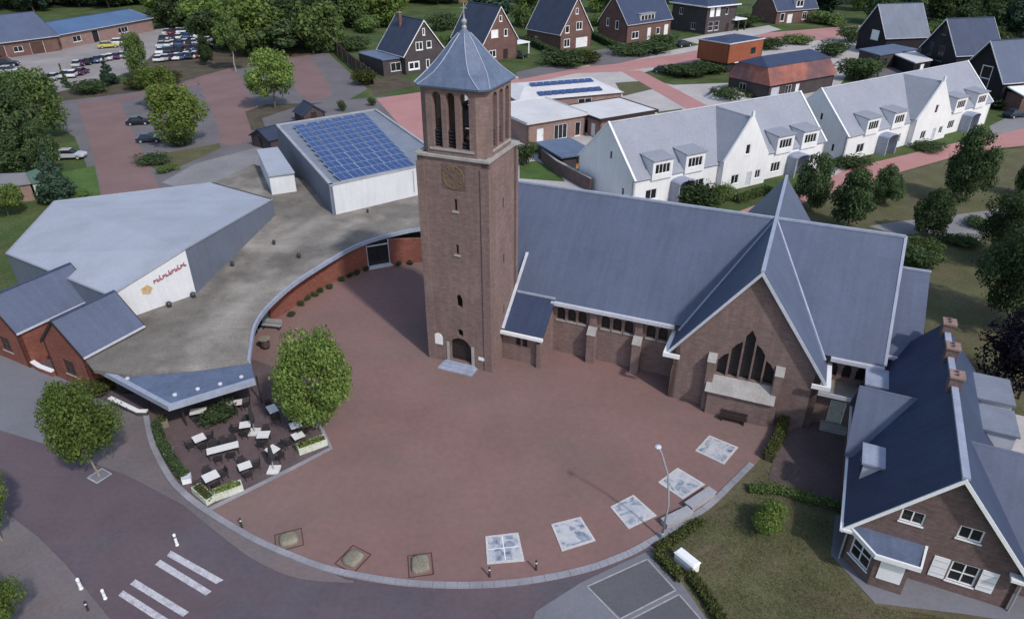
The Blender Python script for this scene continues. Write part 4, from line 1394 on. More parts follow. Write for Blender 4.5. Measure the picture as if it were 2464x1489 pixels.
def white_row(label, loc, rz, LEN, gc, gw, dorms, porches, wins):
    r = thing('white_terrace', label, 'houses', loc, rz, 'white terraced houses')
    D, ze, zr = 13.0, 4.15, 10.3
    hd = D / 2
    s = (zr - ze) / hd
    gp = 1.0           # gable stands forward
    ops1 = [o for o in wins if o[1] < gc - gw / 2 - 0.5]
    ops2 = [(o[0], o[1] - gc - gw / 2) + tuple(o[2:]) for o in wins if o[1] > gc + gw / 2 + 0.5]
    gz_ = 4.6
    gops = [('w', gw * 0.3, 0.9, 1.5, 1.4, dict(nx=2, ny=1)), ('d', gw * 0.62, 0.05, 1.05, 2.2, dict(m='trim_grey')),
            ('w', gw * 0.82, 1.0, 1.1, 1.3, dict(nx=2)), ('w', gw * 0.5, 5.0, 0.9, 1.5, dict(nx=1))]
    pent = [(0, 0), (D, 0), (D, ze), (hd, zr), (0, ze)]
    walls(r, [((0, 0), (gc - gw / 2, 0), (0, ze), ops1), ((gc + gw / 2, 0), (LEN, 0), (0, ze), ops2),
              ((LEN, 0), (LEN, D), pent, []), ((LEN, D), (0, D), (0, ze), []),
              ((0, D), (0, 0), pent, [('w', 7.6, 5.6, 0.6, 1.2, dict(nx=1)), ('w', 10.8, 1.2, 0.6, 1.3, dict(nx=1))]),
              ((gc - gw / 2, -gp), (gc + gw / 2, -gp), [(0, 0), (gw, 0), (gw, gz_), (gw / 2 + 0.25, zr + 0.1), (gw / 2 + 0.16, zr + 0.85), (gw / 2 - 0.16, zr + 0.85), (gw / 2 - 0.25, zr + 0.1), (0, gz_)], gops),
              ((gc - gw / 2, 0.2), (gc - gw / 2, -gp + 0.301), (0, gz_), []), ((gc + gw / 2, -gp + 0.301), (gc + gw / 2, 0.2), (0, gz_), [])],
          'render_white')
    ov = 0.25
    mb = MB()
    for (y0, sgn) in ((-ov, 1), (D + ov, -1)):
        mb.slab([(0.28, y0, ze - ov * s + 0.1), (LEN + 0.1, y0, ze - ov * s + 0.1), (LEN + 0.1, hd, zr + 0.1), (0.28, hd, zr + 0.1)], 0.15)
    mr_ = mb.build('roof', 'roof_pale', r)
    MB().box(0.3, LEN, hd - 0.12, hd + 0.12, zr + 0.08, zr + 0.2).build('ridge_cap', 'trim_grey', mr_)
    # raised gable copings at the ends
    for x in (0.0, LEN):
        cp_ = MB()
        for (y0, yy) in ((-ov - 0.05, 1), (D + ov + 0.05, -1)):
            cp_.slab([(x - 0.08, y0, ze - ov * s + 0.24), (x + 0.26, y0, ze - ov * s + 0.24), (x + 0.26, hd, zr + 0.3), (x - 0.08, hd, zr + 0.3)], 0.25)
        cp_.build('gable_coping', 'render_white', mr_)
    gs = (zr - gz_) / (gw / 2)
    g = MB()
    for sg in (-1, 1):
        g.slab([(gc + sg * (gw / 2 + 0.15), -gp + 0.3, gz_ - 0.15 * gs + 0.06), (gc, -gp + 0.3, zr + 0.06), (gc, hd, zr + 0.06), (gc + sg * (gw / 2 + 0.15), hd, gz_ - 0.15 * gs + 0.06)], 0.15)
    g.build('gable_roof', 'roof_pale', r)
    for u in dorms:
        dormer(r, u, -0.28, ze - 0.45, 3.5, 2.7, 2.9, 'render_white', 'roof_pale', nx=4)
    for u in porches:
        porch(r, u, 0.0)
    return r


W1 = ('w',)
white_row('white rendered terrace of houses nearest the church roof', (16.3, 90.5, 0), R(29.5), 37.5, 19.6, 8.8, [4.6, 10.4, 28.2, 33.6], [8.0, 31.0],
          [('w', 3.2, 0.9, 2.0, 1.5, dict(nx=2)), ('d', 8.0, 0.05, 1.0, 2.2, dict(m='trim_grey', glass=1)), ('w', 11.8, 0.9, 2.0, 1.5, dict(nx=2)), ('w', 27.2, 0.9, 2.0, 1.5, dict(nx=3)),
           ('d', 31.0, 0.05, 1.0, 2.2, dict(m='trim_grey', glass=1)), ('w', 34.6, 0.9, 2.0, 1.5, dict(nx=2))])
white_row('white rendered terrace of houses farther up the pink street', (53.4, 111.2, 0), R(32.5), 43.5, 22.6, 10.4, [6.0, 13.2, 32.0, 39.0], [10.2, 35.5],
          [('w', 4.2, 0.9, 2.0, 1.5, dict(nx=2)), ('d', 10.2, 0.05, 1.0, 2.2, dict(m='trim_grey', glass=1)), ('w', 14.4, 0.9, 2.0, 1.5, dict(nx=2)), ('w', 31.0, 0.9, 2.0, 1.5, dict(nx=3)),
           ('d', 35.5, 0.05, 1.0, 2.2, dict(m='trim_grey', glass=1)), ('w', 39.6, 0.9, 2.0, 1.5, dict(nx=2))])

# ================================================================== HOUSES BEHIND
def chimney(root, x, y, z0, z1, m='brick_brown', w=0.7):
    c = MB().box(x - w / 2, x + w / 2, y - w / 2, y + w / 2, z0, z1).build('chimney', m, root)
    MB().box(x - w / 2 - 0.08, x + w / 2 + 0.08, y - w / 2 - 0.08, y + w / 2 + 0.08, z1 + 0.001, z1 + 0.14).build('chimney_cap', 'stone', c)
    for d in (-0.16, 0.16):
        MB().lathe([(0.1, z1 + 0.14), (0.09, z1 + 0.4)], 8, (x + d, y)).build('chimney_pot', 'brick_orange', c)


def thick(ops):
    return [(o[0], o[1], o[2], o[3] * 1.08, o[4] * 1.05, dict(dict(fw=0.19), **(o[5] if len(o) > 5 else {}))) if o[0] == 'w' else o for o in ops]


def house(label, loc, rz, W, L, ze, zr, wm, rm, front=(), right=(), left=(), og=0.3, ov=0.35, chim=None, trim='paint_white', group='houses behind the church'):
    h = thing('house', label, 'house', loc, rz, group)
    walls(h, gable_segs(W, L, ze, zr, front=thick(front), right=thick(right), left=thick(left)), wm)
    gable_roof(h, W, L, ze, zr, rm, ov=ov, og=og, trim=trim)
    if chim:
        chimney(h, chim[0], chim[1], zr - abs(chim[0]) - 1.5, zr + 1.1)
    return h


h1 = house('dark brick house with white verge left of the church spire', (-21.5, 183.0, 0), R(38), 11.8, 13, 4.6, 12.0, 'brick_dark', 'slate_dark',
           front=[('w', 2.6, 0.9, 3.0, 1.9, dict(nx=2, ny=1, fw=0.35)), ('w', 6.6, 0.9, 1.0, 2.0, dict(nx=1)), ('w', 4.4, 5.3, 1.9, 1.9, dict(nx=2)), ('w', 7.2, 5.5, 1.4, 1.7, dict(nx=1)), ('w', 5.9, 8.6, 0.7, 1.6, dict(nx=1))],
           chim=(-1.6, 8.5))
fl = MB().box(-11.0, -5.91, 1.6, 14.0, 0, 3.7).build('extension_wall', 'brick_dark', h1)
MB().box(-11.3, -5.905, 1.3, 14.3, 3.701, 3.95).build('extension_roof', 'zinc', h1)
put_window(h1, (-11.0, 1.59), (-6, 1.59), 3.4, 0.9, 2.8, 2.0, nx=2, depth=-0.06)
h2 = house('brown brick house with tall white edged gable behind the church spire', (-3.0, 199.0, 0), R(40), 11.6, 14, 5.0, 13.2, 'brick_brown', 'slate_dark',
           front=[('w', 3.8, 5.8, 2.2, 1.9, dict(nx=1, gm='paint_white')), ('w', 7.6, 5.8, 1.2, 1.8, dict(nx=1)), ('w', 5.9, 9.6, 0.9, 1.5, dict(nx=1)), ('w', 3.0, 0.9, 2.2, 1.8, dict(nx=2)), ('d', 7.4, 0.05, 1.6, 2.6, dict(m='wood_dark'))])
cpt = MB().box(6.4, 12.2, 2.0, 10.0, 2.9, 3.2).build('carport_roof', 'paint_white', h2)
for x, y in ((6.7, 2.3), (11.9, 2.3), (11.9, 9.7)):
    MB().box(x - 0.15, x + 0.15, y - 0.15, y + 0.15, 0, 2.9).build('carport_post', 'paint_white', cpt)
h3 = house('brown brick gabled house with white garage door and hedge in front', (18.6, 217.0, 0), R(38), 12.2, 15, 4.6, 13.6, 'brick_brown', 'slate_dark',
           front=[('w', 2.6, 4.4, 1.5, 2.0, dict(nx=1)), ('w', 7.2, 4.9, 2.2, 2.2, dict(nx=2)), ('w', 6.1, 9.2, 1.0, 1.6, dict(nx=1)), ('d', 8.4, 0.05, 4.6, 2.8, dict(m='render_white', panels=4)), ('w', 2.6, 0.6, 2.2, 2.2, dict(nx=2))],
           left=[('w', 4, 0.9, 2.0, 1.6, dict(nx=2))])
h4 = house('brown brick house with white dormer and white front door', (30.6, 229.0, 0), R(-49), 11.5, 21, 5.6, 13.0, 'brick_brown', 'slate_house',
           right=[('w', 4.0, 1.0, 3.0, 2.0, dict(nx=2)), ('d', 10.5, 0.05, 1.7, 3.6, dict(m='render_white')), ('w', 14.8, 1.2, 1.8, 2.0, dict(nx=1)), ('d', 18.8, 0.05, 2.0, 3.8, dict(m='render_white'))],
           front=[('w', 3.6, 4.2, 1.0, 2.2, dict(nx=1)), ('w', 7.4, 3.6, 1.2, 2.4, dict(nx=1))])
# dormer on the street side of that house


def dormer_right(root, W, yc, zbase, ztop, w, m='paint_white', nx=4, dep=3.0, x0=None):
    """box dormer on the slope of the +x side"""
    x = x0 if x0 is not None else W / 2 - 0.2
    mb = MB().box(x - dep, x, yc - w / 2, yc + w / 2, zbase, ztop)
    o = mb.build('dormer', m, root)
    MB().box(x - dep, x + 0.3, yc - w / 2 - 0.2, yc + w / 2 + 0.2, ztop + 0.001, ztop + 0.2).build('dormer_roof', 'roof_pale', o)
    pw = (w - 0.3) / nx
    for k in range(nx):
        y = yc - w / 2 + 0.15 + k * pw
        MB().box(x - 0.03, x + 0.012, y + 0.12, y + pw - 0.12, zbase + 0.6, ztop - 0.35).build('pane', 'glass', o)
    return o


dormer_right(h4, 11.5, 9.5, 5.4, 7.6, 6.6, nx=4)
h5 = thing('house', 'two storey dark brick villa with white windows and flat eaves', 'house', (62.0, 242.0, 0), R(34), 'houses behind the church')
walls(h5, [((0, 0), (14, 0), (0, 8.4), [('w', 2.6, 5.2, 2.0, 2.6, dict(nx=1, gm='paint_white')), ('w', 5.4, 5.2, 2.0, 2.6, dict(nx=1, gm='paint_white')), ('w', 2.6, 0.9, 2.2, 2.8, dict(nx=1, ny=2)), ('w', 5.4, 0.9, 2.0, 2.8, dict(nx=1, ny=2)), ('w', 9.5, 5.4, 1.2, 2.2, dict(nx=1)), ('d', 10.5, 0.05, 1.4, 2.6, dict(m='wood_dark'))]),
           ((14, 0), (14, 15), (0, 8.4), []), ((14, 15), (0, 15), (0, 8.4), []), ((0, 15), (0, 0), (0, 8.4), [('w', 4, 5, 1.6, 2, dict(nx=2)), ('w', 10, 1, 2.0, 2, dict(nx=2))])], 'brick_dark')
r5 = MB().hexa([(-0.9, -0.9, 8.41), (14.9, -0.9, 8.41), (14.9, 15.9, 8.41), (-0.9, 15.9, 8.41), (4, 4.5, 10.6), (10, 4.5, 10.6), (10, 10.5, 10.6), (4, 10.5, 10.6)]).build('roof', 'slate_house', h5)
band([(-0.9, -0.9), (14.9, -0.9), (14.9, 15.9), (-0.9, 15.9), (-0.9, -0.9)], -0.12, 0.1, 8.1, 8.45).build('eaves_board', 'paint_white', r5)
ca_ = MB().box(12.5, 18.5, -1.2, 4.0, 3.4, 3.75).build('porch_roof', 'paint_white', h5)
for x, y in ((14.8, -0.9), (18.2, -0.9), (18.2, 3.7)):
    MB().box(x - 0.2, x + 0.2, y - 0.2, y + 0.2, 0, 3.4).build('porch_post', 'brick_dark', ca_)
h6 = house('brown brick house with white windows at the top edge beyond the pink street', (89.5, 270.0, 0), R(-64), 12, 19, 4.6, 12, 'brick_brown', 'slate_house',
           right=[('w', 3.0, 0.8, 1.8, 2.6, dict(nx=1)), ('d', 6.6, 0.05, 2.4, 3.0, dict(m='render_white')), ('w', 13.5, 0.8, 2.0, 2.6, dict(nx=2))])
dormer_right(h6, 12, 10.5, 4.8, 7.4, 3.4, nx=2)
blk = [('w', 7.0, 3.6, 3.0, 2.4, dict(nx=1, gm='paint_white'))]
h7 = house('black timber gabled house with one square white window, farthest of three', (101.0, 210.0, 0), R(-78), 12.0, 13, 5.0, 12.6, 'timber_black', 'hall_slate', front=blk, og=0.5)
h8 = house('black timber gabled house in the middle of the three on the right', (106.0, 184.0, 0), R(-78), 12.0, 12.5, 5.0, 12.2, 'timber_black', 'slate_house', og=0.5,
           front=[('w', 3.0, 3.4, 1.2, 3.0, dict(nx=1, fm='metal_dark')), ('w', 6.6, 2.6, 2.0, 3.4, dict(nx=2, fm='metal_dark')), ('w', 6.0, 8.6, 1.3, 2.0, dict(nx=1, fm='metal_dark'))])
h9 = house('black timber house with tall gable window at the right picture edge', (97.0, 150.5, 0), R(-74), 11.0, 20, 5.6, 12.4, 'timber_black', 'slate', og=0.7,
           front=[('w', 6.2, 0.4, 2.4, 7.0, dict(nx=1, ny=3, fm='paint_white', sill=False))], right=[('w', 6.5, 2.6, 2.6, 2.0, dict(nx=2)), ('w', 13, 2.6, 2.6, 2.0, dict(nx=2))])
# low pent roof wing of that house
wg = MB().box(5.8, 9.5, 1.2, 20, 0, 3.6).build('wing_wall', 'brick_brown', h9)
MB().slab([(10.0, 0.8, 3.7), (10.0, 20.2, 3.7), (5.76, 20.2, 4.6), (5.76, 0.8, 4.6)], 0.2).build('wing_roof', 'paint_white', wg)


def flat_house(label, loc, rz, W, D, z, wm, rm='gravel_roof_white', front=(), right=(), left=(), fas='paint_white', ov=0.4):
    h = thing('flat_roof_house', label, 'house', loc, rz, 'flat roofed bungalows')
    walls(h, [((0, 0), (W, 0), (0, z), list(front)), ((W, 0), (W, D), (0, z), list(right)), ((W, D), (0, D), (0, z), []), ((0, D), (0, 0), (0, z), list(left))], wm)
    r = MB().box(-ov, W + ov, -ov, D + ov, z + 0.001, z + 0.22).build('roof', rm, h)
    band([(-ov, -ov), (W + ov, -ov), (W + ov, D + ov), (-ov, D + ov), (-ov, -ov)], -0.1, 0.12, z - 0.08, z + 0.36).build('fascia', fas, r)
    return h


flat_house('brick bungalow with pale flat roof and white patio doors behind the tower', (2.7, 120.6, 0), R(31), 12.2, 13.5, 3.7, 'brick_pink',
           front=[('d', 2.6, 0.05, 1.4, 2.5, dict(m='render_white')), ('w', 6.9, 0.1, 2.8, 2.6, dict(nx=3)), ('w', 10.6, 0.1, 1.2, 2.5, dict(nx=1))], fas='gravel_roof_white')
flat_house('pale flat roofed bungalow with dark edge and plain brick side', (15.5, 124.0, 0), R(30.5), 12.4, 10.6, 3.4, 'brick_pink',
           front=[('w', 11.0, 0.4, 1.6, 2.4, dict(nx=2))], left=[('w', 5.0, 0.1, 4.0, 2.6, dict(nx=3)), ('d', 8.6, 0.05, 1.2, 2.4, dict(m='render_white'))], fas='wood_dark')
m0 = thing('hip_roof_house', 'pale low roofed house carrying two rows of dark solar panels', 'house', (1.5, 139, 0), R(20))
walls(m0, [((0, 0), (22, 0), (0, 3.2), [('w', 4, 0.8, 3, 1.8, dict(nx=2)), ('w', 14, 0.8, 3, 1.8, dict(nx=2))]), ((22, 0), (22, 15), (0, 3.2), []), ((22, 15), (0, 15), (0, 3.2), []), ((0, 15), (0, 0), (0, 3.2), [])], 'brick_pink')
mr0 = MB().hexa([(-0.5, -0.5, 3.21), (22.5, -0.5, 3.21), (22.5, 15.5, 3.21), (-0.5, 15.5, 3.21), (3, 5.5, 4.5), (19, 5.5, 4.5), (19, 9.5, 4.5), (3, 9.5, 4.5)]).build('roof', 'gravel_roof_white', m0)
for j, (y, z) in enumerate(((1.7, 3.78), (6.0, 4.62))):
    for k in range(9):
        sp_ = MB().obox((5.2 + k * 1.55, y, z + 0.12), (1.4, 1.7, 0.06), 0, ('X', R(12))).build('solar_panel', 'panel_blue', m0)
# garden shed with open orange front and long garden wall
gs_ = thing('garden_shed', 'grey roofed garden shed with open orange timber front', 'shed', (7.7, 105.7, 0), R(24.5))
walls(gs_, [((0, 0), (5.6, 0), (0, 2.5), [('o', 3.9, 0.3, 2.8, 2.0)]), ((5.6, 0), (5.6, 8.2), (0, 2.5), []), ((5.6, 8.2), (0, 8.2), (0, 2.5), []), ((0, 8.2), (0, 0), (0, 2.5), [])], 'brick_dark')
MB().box(-0.4, 6.0, -0.5, 8.6, 2.501, 2.72).build('roof', 'zinc', gs_)
MB().box(2.6, 5.2, 1.2, 1.3, 0.02, 2.48).build('timber_wall', 'wood_orange', gs_)
gw_ = thing('garden_wall', 'long grey brown garden wall running down behind the church roof', 'wall', (8.2, 104, 0))
band([(4.9, 111.5), (7.0, 105.5), (11.4, 97.5)], -0.15, 0.15, 0, 2.0).local(gw_).build('wall_base', 'brick_house', gw_)
band([(4.9, 111.5), (7.0, 105.5), (11.4, 97.5)], -0.22, 0.22, 2.001, 2.1).local(gw_).build('coping', 'stone', gw_)
# orange box house and red roofed house
ob = thing('orange_house', 'orange red box shaped house with grey flat roof', 'house', (52.8, 180.5, 0), R(38))
MB().box(0.6, 13.0, 0.6, 8.6, 0, 2.4).build('garage_base', 'timber_black', ob)
walls(ob, [((0, 0), (14, 0), (2.4, 7.0), [('w', 10, 3.6, 2, 1.6, dict(nx=2, fm='metal_dark'))]), ((14, 0), (14, 9.4), (2.4, 7.0), []), ((14, 9.4), (0, 9.4), (2.4, 7.0), []), ((0, 9.4), (0, 0), (2.4, 7.0), [])], 'brick_orange')
rr_ = MB().hexa([(-0.1, -0.1, 7.001), (14.1, -0.1, 7.001), (14.1, 9.5, 7.001), (-0.1, 9.5, 7.001), (4, 4, 7.7), (10, 4, 7.7), (10, 6, 7.7), (4, 6, 7.7)]).build('roof', 'slate_house', ob)
band([(-0.1, -0.1), (14.1, -0.1), (14.1, 9.5), (-0.1, 9.5), (-0.1, -0.1)], -0.1, 0.12, 6.85, 7.1).build('roof_trim', 'trim_grey', rr_)
MB().box(3, 7, -0.06, 0.59, 2.2, 2.399).build('lintel', 'paint_white', ob)
A_, B_ = P(1845, 244), P(2000, 214)
rh = thing('red_roof_house', 'house with steep red tiled lower roof and grey upper roof', 'house', (A_.x, A_.y, 0), math.atan2(B_.y - A_.y, B_.x - A_.x))
LR = (B_ - A_).length
DR = 11.0
walls(rh, [((0, 0), (LR, 0), (0, 3.2), [('d', 2.2, 0.05, 2.6, 2.6, dict(m='trim_grey')), ('w', 6.5, 0.6, 2.0, 2.0, dict(nx=2)), ('d', 9.5, 0.05, 1.3, 2.5, dict(m='render_white'))]), ((LR, 0), (LR, DR), (0, 3.2), []), ((LR, DR), (0, DR), (0, 3.2), []), ((0, DR), (0, 0), (0, 3.2), [('w', 4, 0.9, 1.8, 1.6, dict(nx=2))])], 'brick_dark')
MB().hexa([(-0.4, -0.5, 3.21), (LR + 0.4, -0.5, 3.21), (LR + 0.4, DR + 0.5, 3.21), (-0.4, DR + 0.5, 3.21),
           (0.5, 1.6, 6.6), (LR - 0.5, 1.6, 6.6), (LR - 0.5, DR - 1.6, 6.6), (0.5, DR - 1.6, 6.6)]).build('mansard_roof', 'tile_red', rh)
MB().hexa([(0.3, 1.4, 6.601), (LR - 0.3, 1.4, 6.601), (LR - 0.3, DR - 1.4, 6.601), (0.3, DR - 1.4, 6.601),
           (2.5, DR / 2 - 0.4, 8.0), (LR - 2.5, DR / 2 - 0.4, 8.0), (LR - 2.5, DR / 2 + 0.4, 8.0), (2.5, DR / 2 + 0.4, 8.0)]).build('upper_roof', 'slate_house', rh)
# low wings between the black houses
for lab, q, z, wm, rm in (('dark carport with pale flat roof before the middle black house', [(2136, 124), (2203, 151), (2245, 144), (2190, 117)], 3.2, 'timber_black', 'gravel_roof_white'),
                          ('low dark wing with grey flat roof before the far black house', [(2066, 118), (2118, 133), (2210, 118), (2150, 106)], 3.6, 'brick_dark', 'zinc')):
    pts = [P(x, y, z) for x, y in q]
    c = sum(pts, Vector()) / 4
    t = thing('flat_roof_wing', lab, 'outbuilding', (c.x, c.y, 0))
    MB().prism([(c.x + (p.x - c.x) * 0.94, c.y + (p.y - c.y) * 0.94) for p in pts], 0, z - 0.26).local(t).build('wing_wall', wm, t)
    MB().prism([(p.x, p.y) for p in pts], z - 0.25, z).local(t).build('wing_roof', rm, t)
    a, b = pts[1].xy, pts[2].xy
    fw_ = mapper(c.xy + (a - c.xy) * 0.94, c.xy + (b - c.xy) * 0.94)
    for k in range(3):
        u = (b - a).length * 0.94 * (k + 0.5) / 3
        bar(MB(), fw_, u - 0.7, u + 0.7, -0.05, 0.0, 0.6, 2.4).local(t).build('window', 'glass' if k != 1 else 'paint_white', t)
# long sheds of the car yard
A_, B_ = P(-120, 160), P(148, 122)
s1_ = thing('long_shed', 'long red brick shed with grey roof at the top left edge', 'shed', ((A_.x), (A_.y), 0), math.atan2(B_.y - A_.y, B_.x - A_.x) - R(90))
LS = (B_ - A_).length
walls(s1_, gable_segs(22, LS, 4.2, 9.5, right=[('d', LS - 6, 0.05, 3.6, 3.2, dict(m='wood_brown')), ('d', LS - 16, 0.05, 3.6, 3.2, dict(m='wood_brown')), ('w', LS - 11, 1.2, 2.4, 1.4, dict(nx=2))]), 'brick_brown')
gable_roof(s1_, 22, LS, 4.2, 9.5, 'slate', ov=0.5, og=0.3, trim='slate_house')
s1_.location = (A_.x - 11 * math.cos(s1_.rotation_euler.z), A_.y - 11 * math.sin(s1_.rotation_euler.z), 0)
mat('roof_blue', (0.075, 0.13, 0.24), 0.5, 0.15, 0.15, 0.06, 4, 0.4, streak=0.12)
A_, B_ = P(150, 119), P(372, 74)
s2_ = thing('long_shed', 'long low shed with blue metal roof behind the car yard', 'shed', (0, 0, 0), math.atan2(B_.y - A_.y, B_.x - A_.x) - R(90))
LS = (B_ - A_).length
walls(s2_, gable_segs(18, LS, 4.0, 6.2, right=[('d', 13, 0.05, 2.4, 3.4, dict(m='timber_black')), ('w', 6, 1.2, 3, 1.6, dict(nx=2)), ('w', 24, 1.2, 4, 1.6, dict(nx=3))]), 'brick_pink')
gable_roof(s2_, 18, LS, 4.0, 6.2, 'roof_blue', ov=0.5, og=0.3, trim='trim_grey')
s2_.location = (A_.x - 9 * math.cos(s2_.rotation_euler.z), A_.y - 9 * math.sin(s2_.rotation_euler.z), 0)
# little garden houses at the left edge
for lab, q, z, wm, rm in (('grey roofed garden hut among the trees at the left edge', [(-30, 455), (75, 440), (68, 415), (-40, 420)], 2.6, 'brick_pink', 'path_grey'),
                          ('hut with greenish flat roof beside the left conifer', [(75, 440), (125, 432), (105, 400), (62, 415)], 2.9, 'planter_pale', 'green_roof')):
    if rm == 'green_roof' and 'green_roof' not in M:
        mat('green_roof', (0.10, 0.16, 0.13), 0.8, 0.2, 0.8, 0.1, 5, 0.2)
    pts = [P(x, y, z) for x, y in q]
    c = sum(pts, Vector()) / 4
    t = thing('garden_hut', lab, 'hut', (c.x, c.y, 0))
    MB().prism([(c.x + (p.x - c.x) * 0.92, c.y + (p.y - c.y) * 0.92) for p in pts], 0, z - 0.2).local(t).build('hut_wall', wm, t)
    MB().prism([(p.x, p.y) for p in pts], z - 0.19, z).local(t).build('hut_roof', rm, t)

# ================================================================== HOUSE IN THE RIGHT FOREGROUND
PH = thing('brick_house', 'brown brick house with white trimmed gable, bay window and shutters', 'house', (25.0, 29.35, 0), R(-25))
PW, PL, PZE, PZR = 9.0, 17.5, 3.35, 8.75
pf = [('w', 2.9, 4.35, 1.25, 0.95, dict(nx=2, ny=1)), ('w', 5.9, 4.3, 1.25, 0.95, dict(nx=2, ny=1)), ('w', 6.35, 0.9, 1.45, 1.6, dict(nx=2, ny=2))]
walls(PH, gable_segs(PW, PL, PZE, PZR, front=pf, left=[('w', 3.0, 1.0, 1.0, 1.4, dict(nx=2)), ('w', 14.5, 1.0, 1.0, 1.4, dict(nx=2)), ('d', 9.0, 0.1, 1.0, 2.1, dict(m='wood_dark'))]), 'brick_house')
prf = gable_roof(PH, PW, PL, PZE, PZR, 'slate_house', ov=0.45, og=0.5, ridge=False, verge=False, gutter='paint_white')
MB().box(-0.2, 0.2, -0.5, PL + 0.5, PZR + 0.06, PZR + 0.24).build('ridge_cap', 'lead', prf)
ps = (PZR - PZE) / (PW / 2)
for sg in (-1, 1):
    a = Vector((sg * (PW / 2 + 0.5), -0.58, PZE - 0.45 * ps + 0.12))
    b = Vector((0, -0.58, PZR + 0.17))
    dn, bk = Vector((0, 0, -0.34)), Vector((0, 0.075, 0))
    MB().hexa([a + dn, b + dn, b + dn + bk, a + dn + bk, a, b, b + bk, a + bk]).build('verge_board', 'paint_white', prf)
    x0, x1 = sorted((sg * (PW / 2 - 0.6), sg * (PW / 2 + 0.62)))
    MB().box(x0, x1, -0.62, -0.02, PZE - 0.62, PZE - 0.42).build('eaves_return', 'paint_white', prf)
    MB().tube([(sg * (PW / 2 + 0.12), -0.12, 0.05), (sg * (PW / 2 + 0.12), -0.12, PZE - 0.62)], 0.06, 8).build('down_pipe', 'metal_grey', PH)
fP = mapper((-PW / 2, 0), (PW / 2, 0))
for u in (5.1, 7.6):
    so_ = bar(MB(), fP, u - 0.42, u + 0.42, -0.05, -0.005, 0.88, 2.52).build('shutter', 'paint_white', PH)
    for zz in (1.2, 1.7, 2.2):
        bar(MB(), fP, u - 0.36, u + 0.36, -0.062, -0.051, zz - 0.03, zz + 0.03).build('rail', 'trim_grey', so_)
# bay window on the left of the gable: angled side, front, short right side
bw = [(-4.4, -0.01), (-2.95, -1.55), (-1.1, -1.55), (-0.8, -0.01)]
walls(PH, [(bw[0], bw[1], (0, 2.75), [('w', 1.05, 0.85, 1.55, 1.65, dict(nx=2, ny=2))]), (bw[1], bw[2], (0, 2.75), []), (bw[2], bw[3], (0, 2.75), [])], 'brick_house', t=0.25, name='bay_wall')
fB = mapper(bw[1], bw[2])
sh_ = bar(MB(), fB, 0.3, 1.6, -0.05, -0.004, 0.85, 2.45).build('shutter', 'paint_white', PH, label='white closed shutter on the bay front')
br_ = MB().hexa([(-4.75, -0.004, 2.76), (-3.1, -1.95, 2.76), (-0.75, -1.95, 2.76), (-0.4, -0.004, 2.76),
                 (-4.75, -0.004, 3.0), (-3.1, -1.95, 2.92), (-0.75, -1.95, 2.92), (-0.4, -0.004, 3.0)]).build('bay_roof', 'zinc', PH)
band([(-4.75, -0.004), (-3.1, -1.95), (-0.75, -1.95), (-0.4, -0.004)], -0.1, 0.05, 2.7, 3.02).build('fascia', 'paint_white', br_)
# left slope: cross gable and two flat dormers
LG0, LG1, LGR, LGE = 6.6, 12.6, 6.9, 3.3
lm = (LG0 + LG1) / 2
walls(PH, [((-PW / 2 - 0.35, LG1), (-PW / 2 - 0.35, LG0), [(0, 0), (LG1 - LG0, 0), (LG1 - LG0, LGE), ((LG1 - LG0) / 2, LGR), (0, LGE)], [('w', 3.0, 3.6, 1.2, 1.2, dict(nx=2))])], 'brick_house', name='side_gable_wall')
g_ = MB()
xin = -(PZR - LGR) / ps
for y0 in (LG0 - 0.25, LG1 + 0.25):
    g_.slab([(-PW / 2 - 0.75, y0, LGE - 0.2), (-PW / 2 + 0.7, y0, LGE - 0.2), (xin + 0.5, lm, LGR + 0.05), (-PW / 2 - 0.75, lm, LGR + 0.05)], 0.15)
g_.build('side_gable_roof', 'slate', PH)


def flat_dormer(yc, w, sg, x_out, x_in, zt, m='lead'):
    x0, x1 = sorted((sg * x_out, sg * x_in))
    o = MB().box(x0, x1, yc - w / 2, yc + w / 2, 3.0, zt).build('dormer', 'trim_grey', PH)
    MB().box(x0 - 0.15, x1 + 0.15, yc - w / 2 - 0.15, yc + w / 2 + 0.15, zt + 0.001, zt + 0.15).build('dormer_roof', m, o)
    xx = sg * (x_out + 0.012)
    a, b = sorted((xx, xx - sg * 0.03))
    MB().box(a, b, yc - w / 2 + 0.2, yc + w / 2 - 0.2, 3.6, zt - 0.25).build('pane', 'glass', o)


flat_dormer(4.6, 1.9, -1, 4.35, 2.6, 4.95)
flat_dormer(14.0, 2.3, -1, 4.45, 2.4, 5.1)
flat_dormer(4.2 + 7.0, 2.8, 1, 4.6, 2.0, 5.6, 'zinc_pale')
flat_dormer(4.2 + 11.0, 3.2, 1, 4.8, 2.0, 5.6, 'zinc_pale')
# right cross wing with pale slate roof
RG0, RG1, RGR = 1.4, 8.8, 7.6
rmid = (RG0 + RG1) / 2
walls(PH, [((PW / 2 + 5.5, RG0), (PW / 2 + 5.5, RG1), [(0, 0), (RG1 - RG0, 0), (RG1 - RG0, 3.3), ((RG1 - RG0) / 2, RGR), (0, 3.3)], []),
           ((PW / 2, RG0), (PW / 2 + 5.5, RG0), (0, 3.3), [('w', 2.4, 0.9, 1.4, 1.5, dict(nx=2))])], 'brick_house', name='wing_wall')
g_ = MB()
xr = (PZR - RGR) / ps
for y0 in (RG0 - 0.4, RG1 + 0.4):
    g_.slab([(PW / 2 - 0.4, y0, 2.95), (PW / 2 + 5.9, y0, 2.95), (PW / 2 + 5.9, rmid, RGR + 0.05), (xr - 0.2, rmid, RGR + 0.05)], 0.16)
wr_ = g_.build('wing_roof', 'slate', PH)
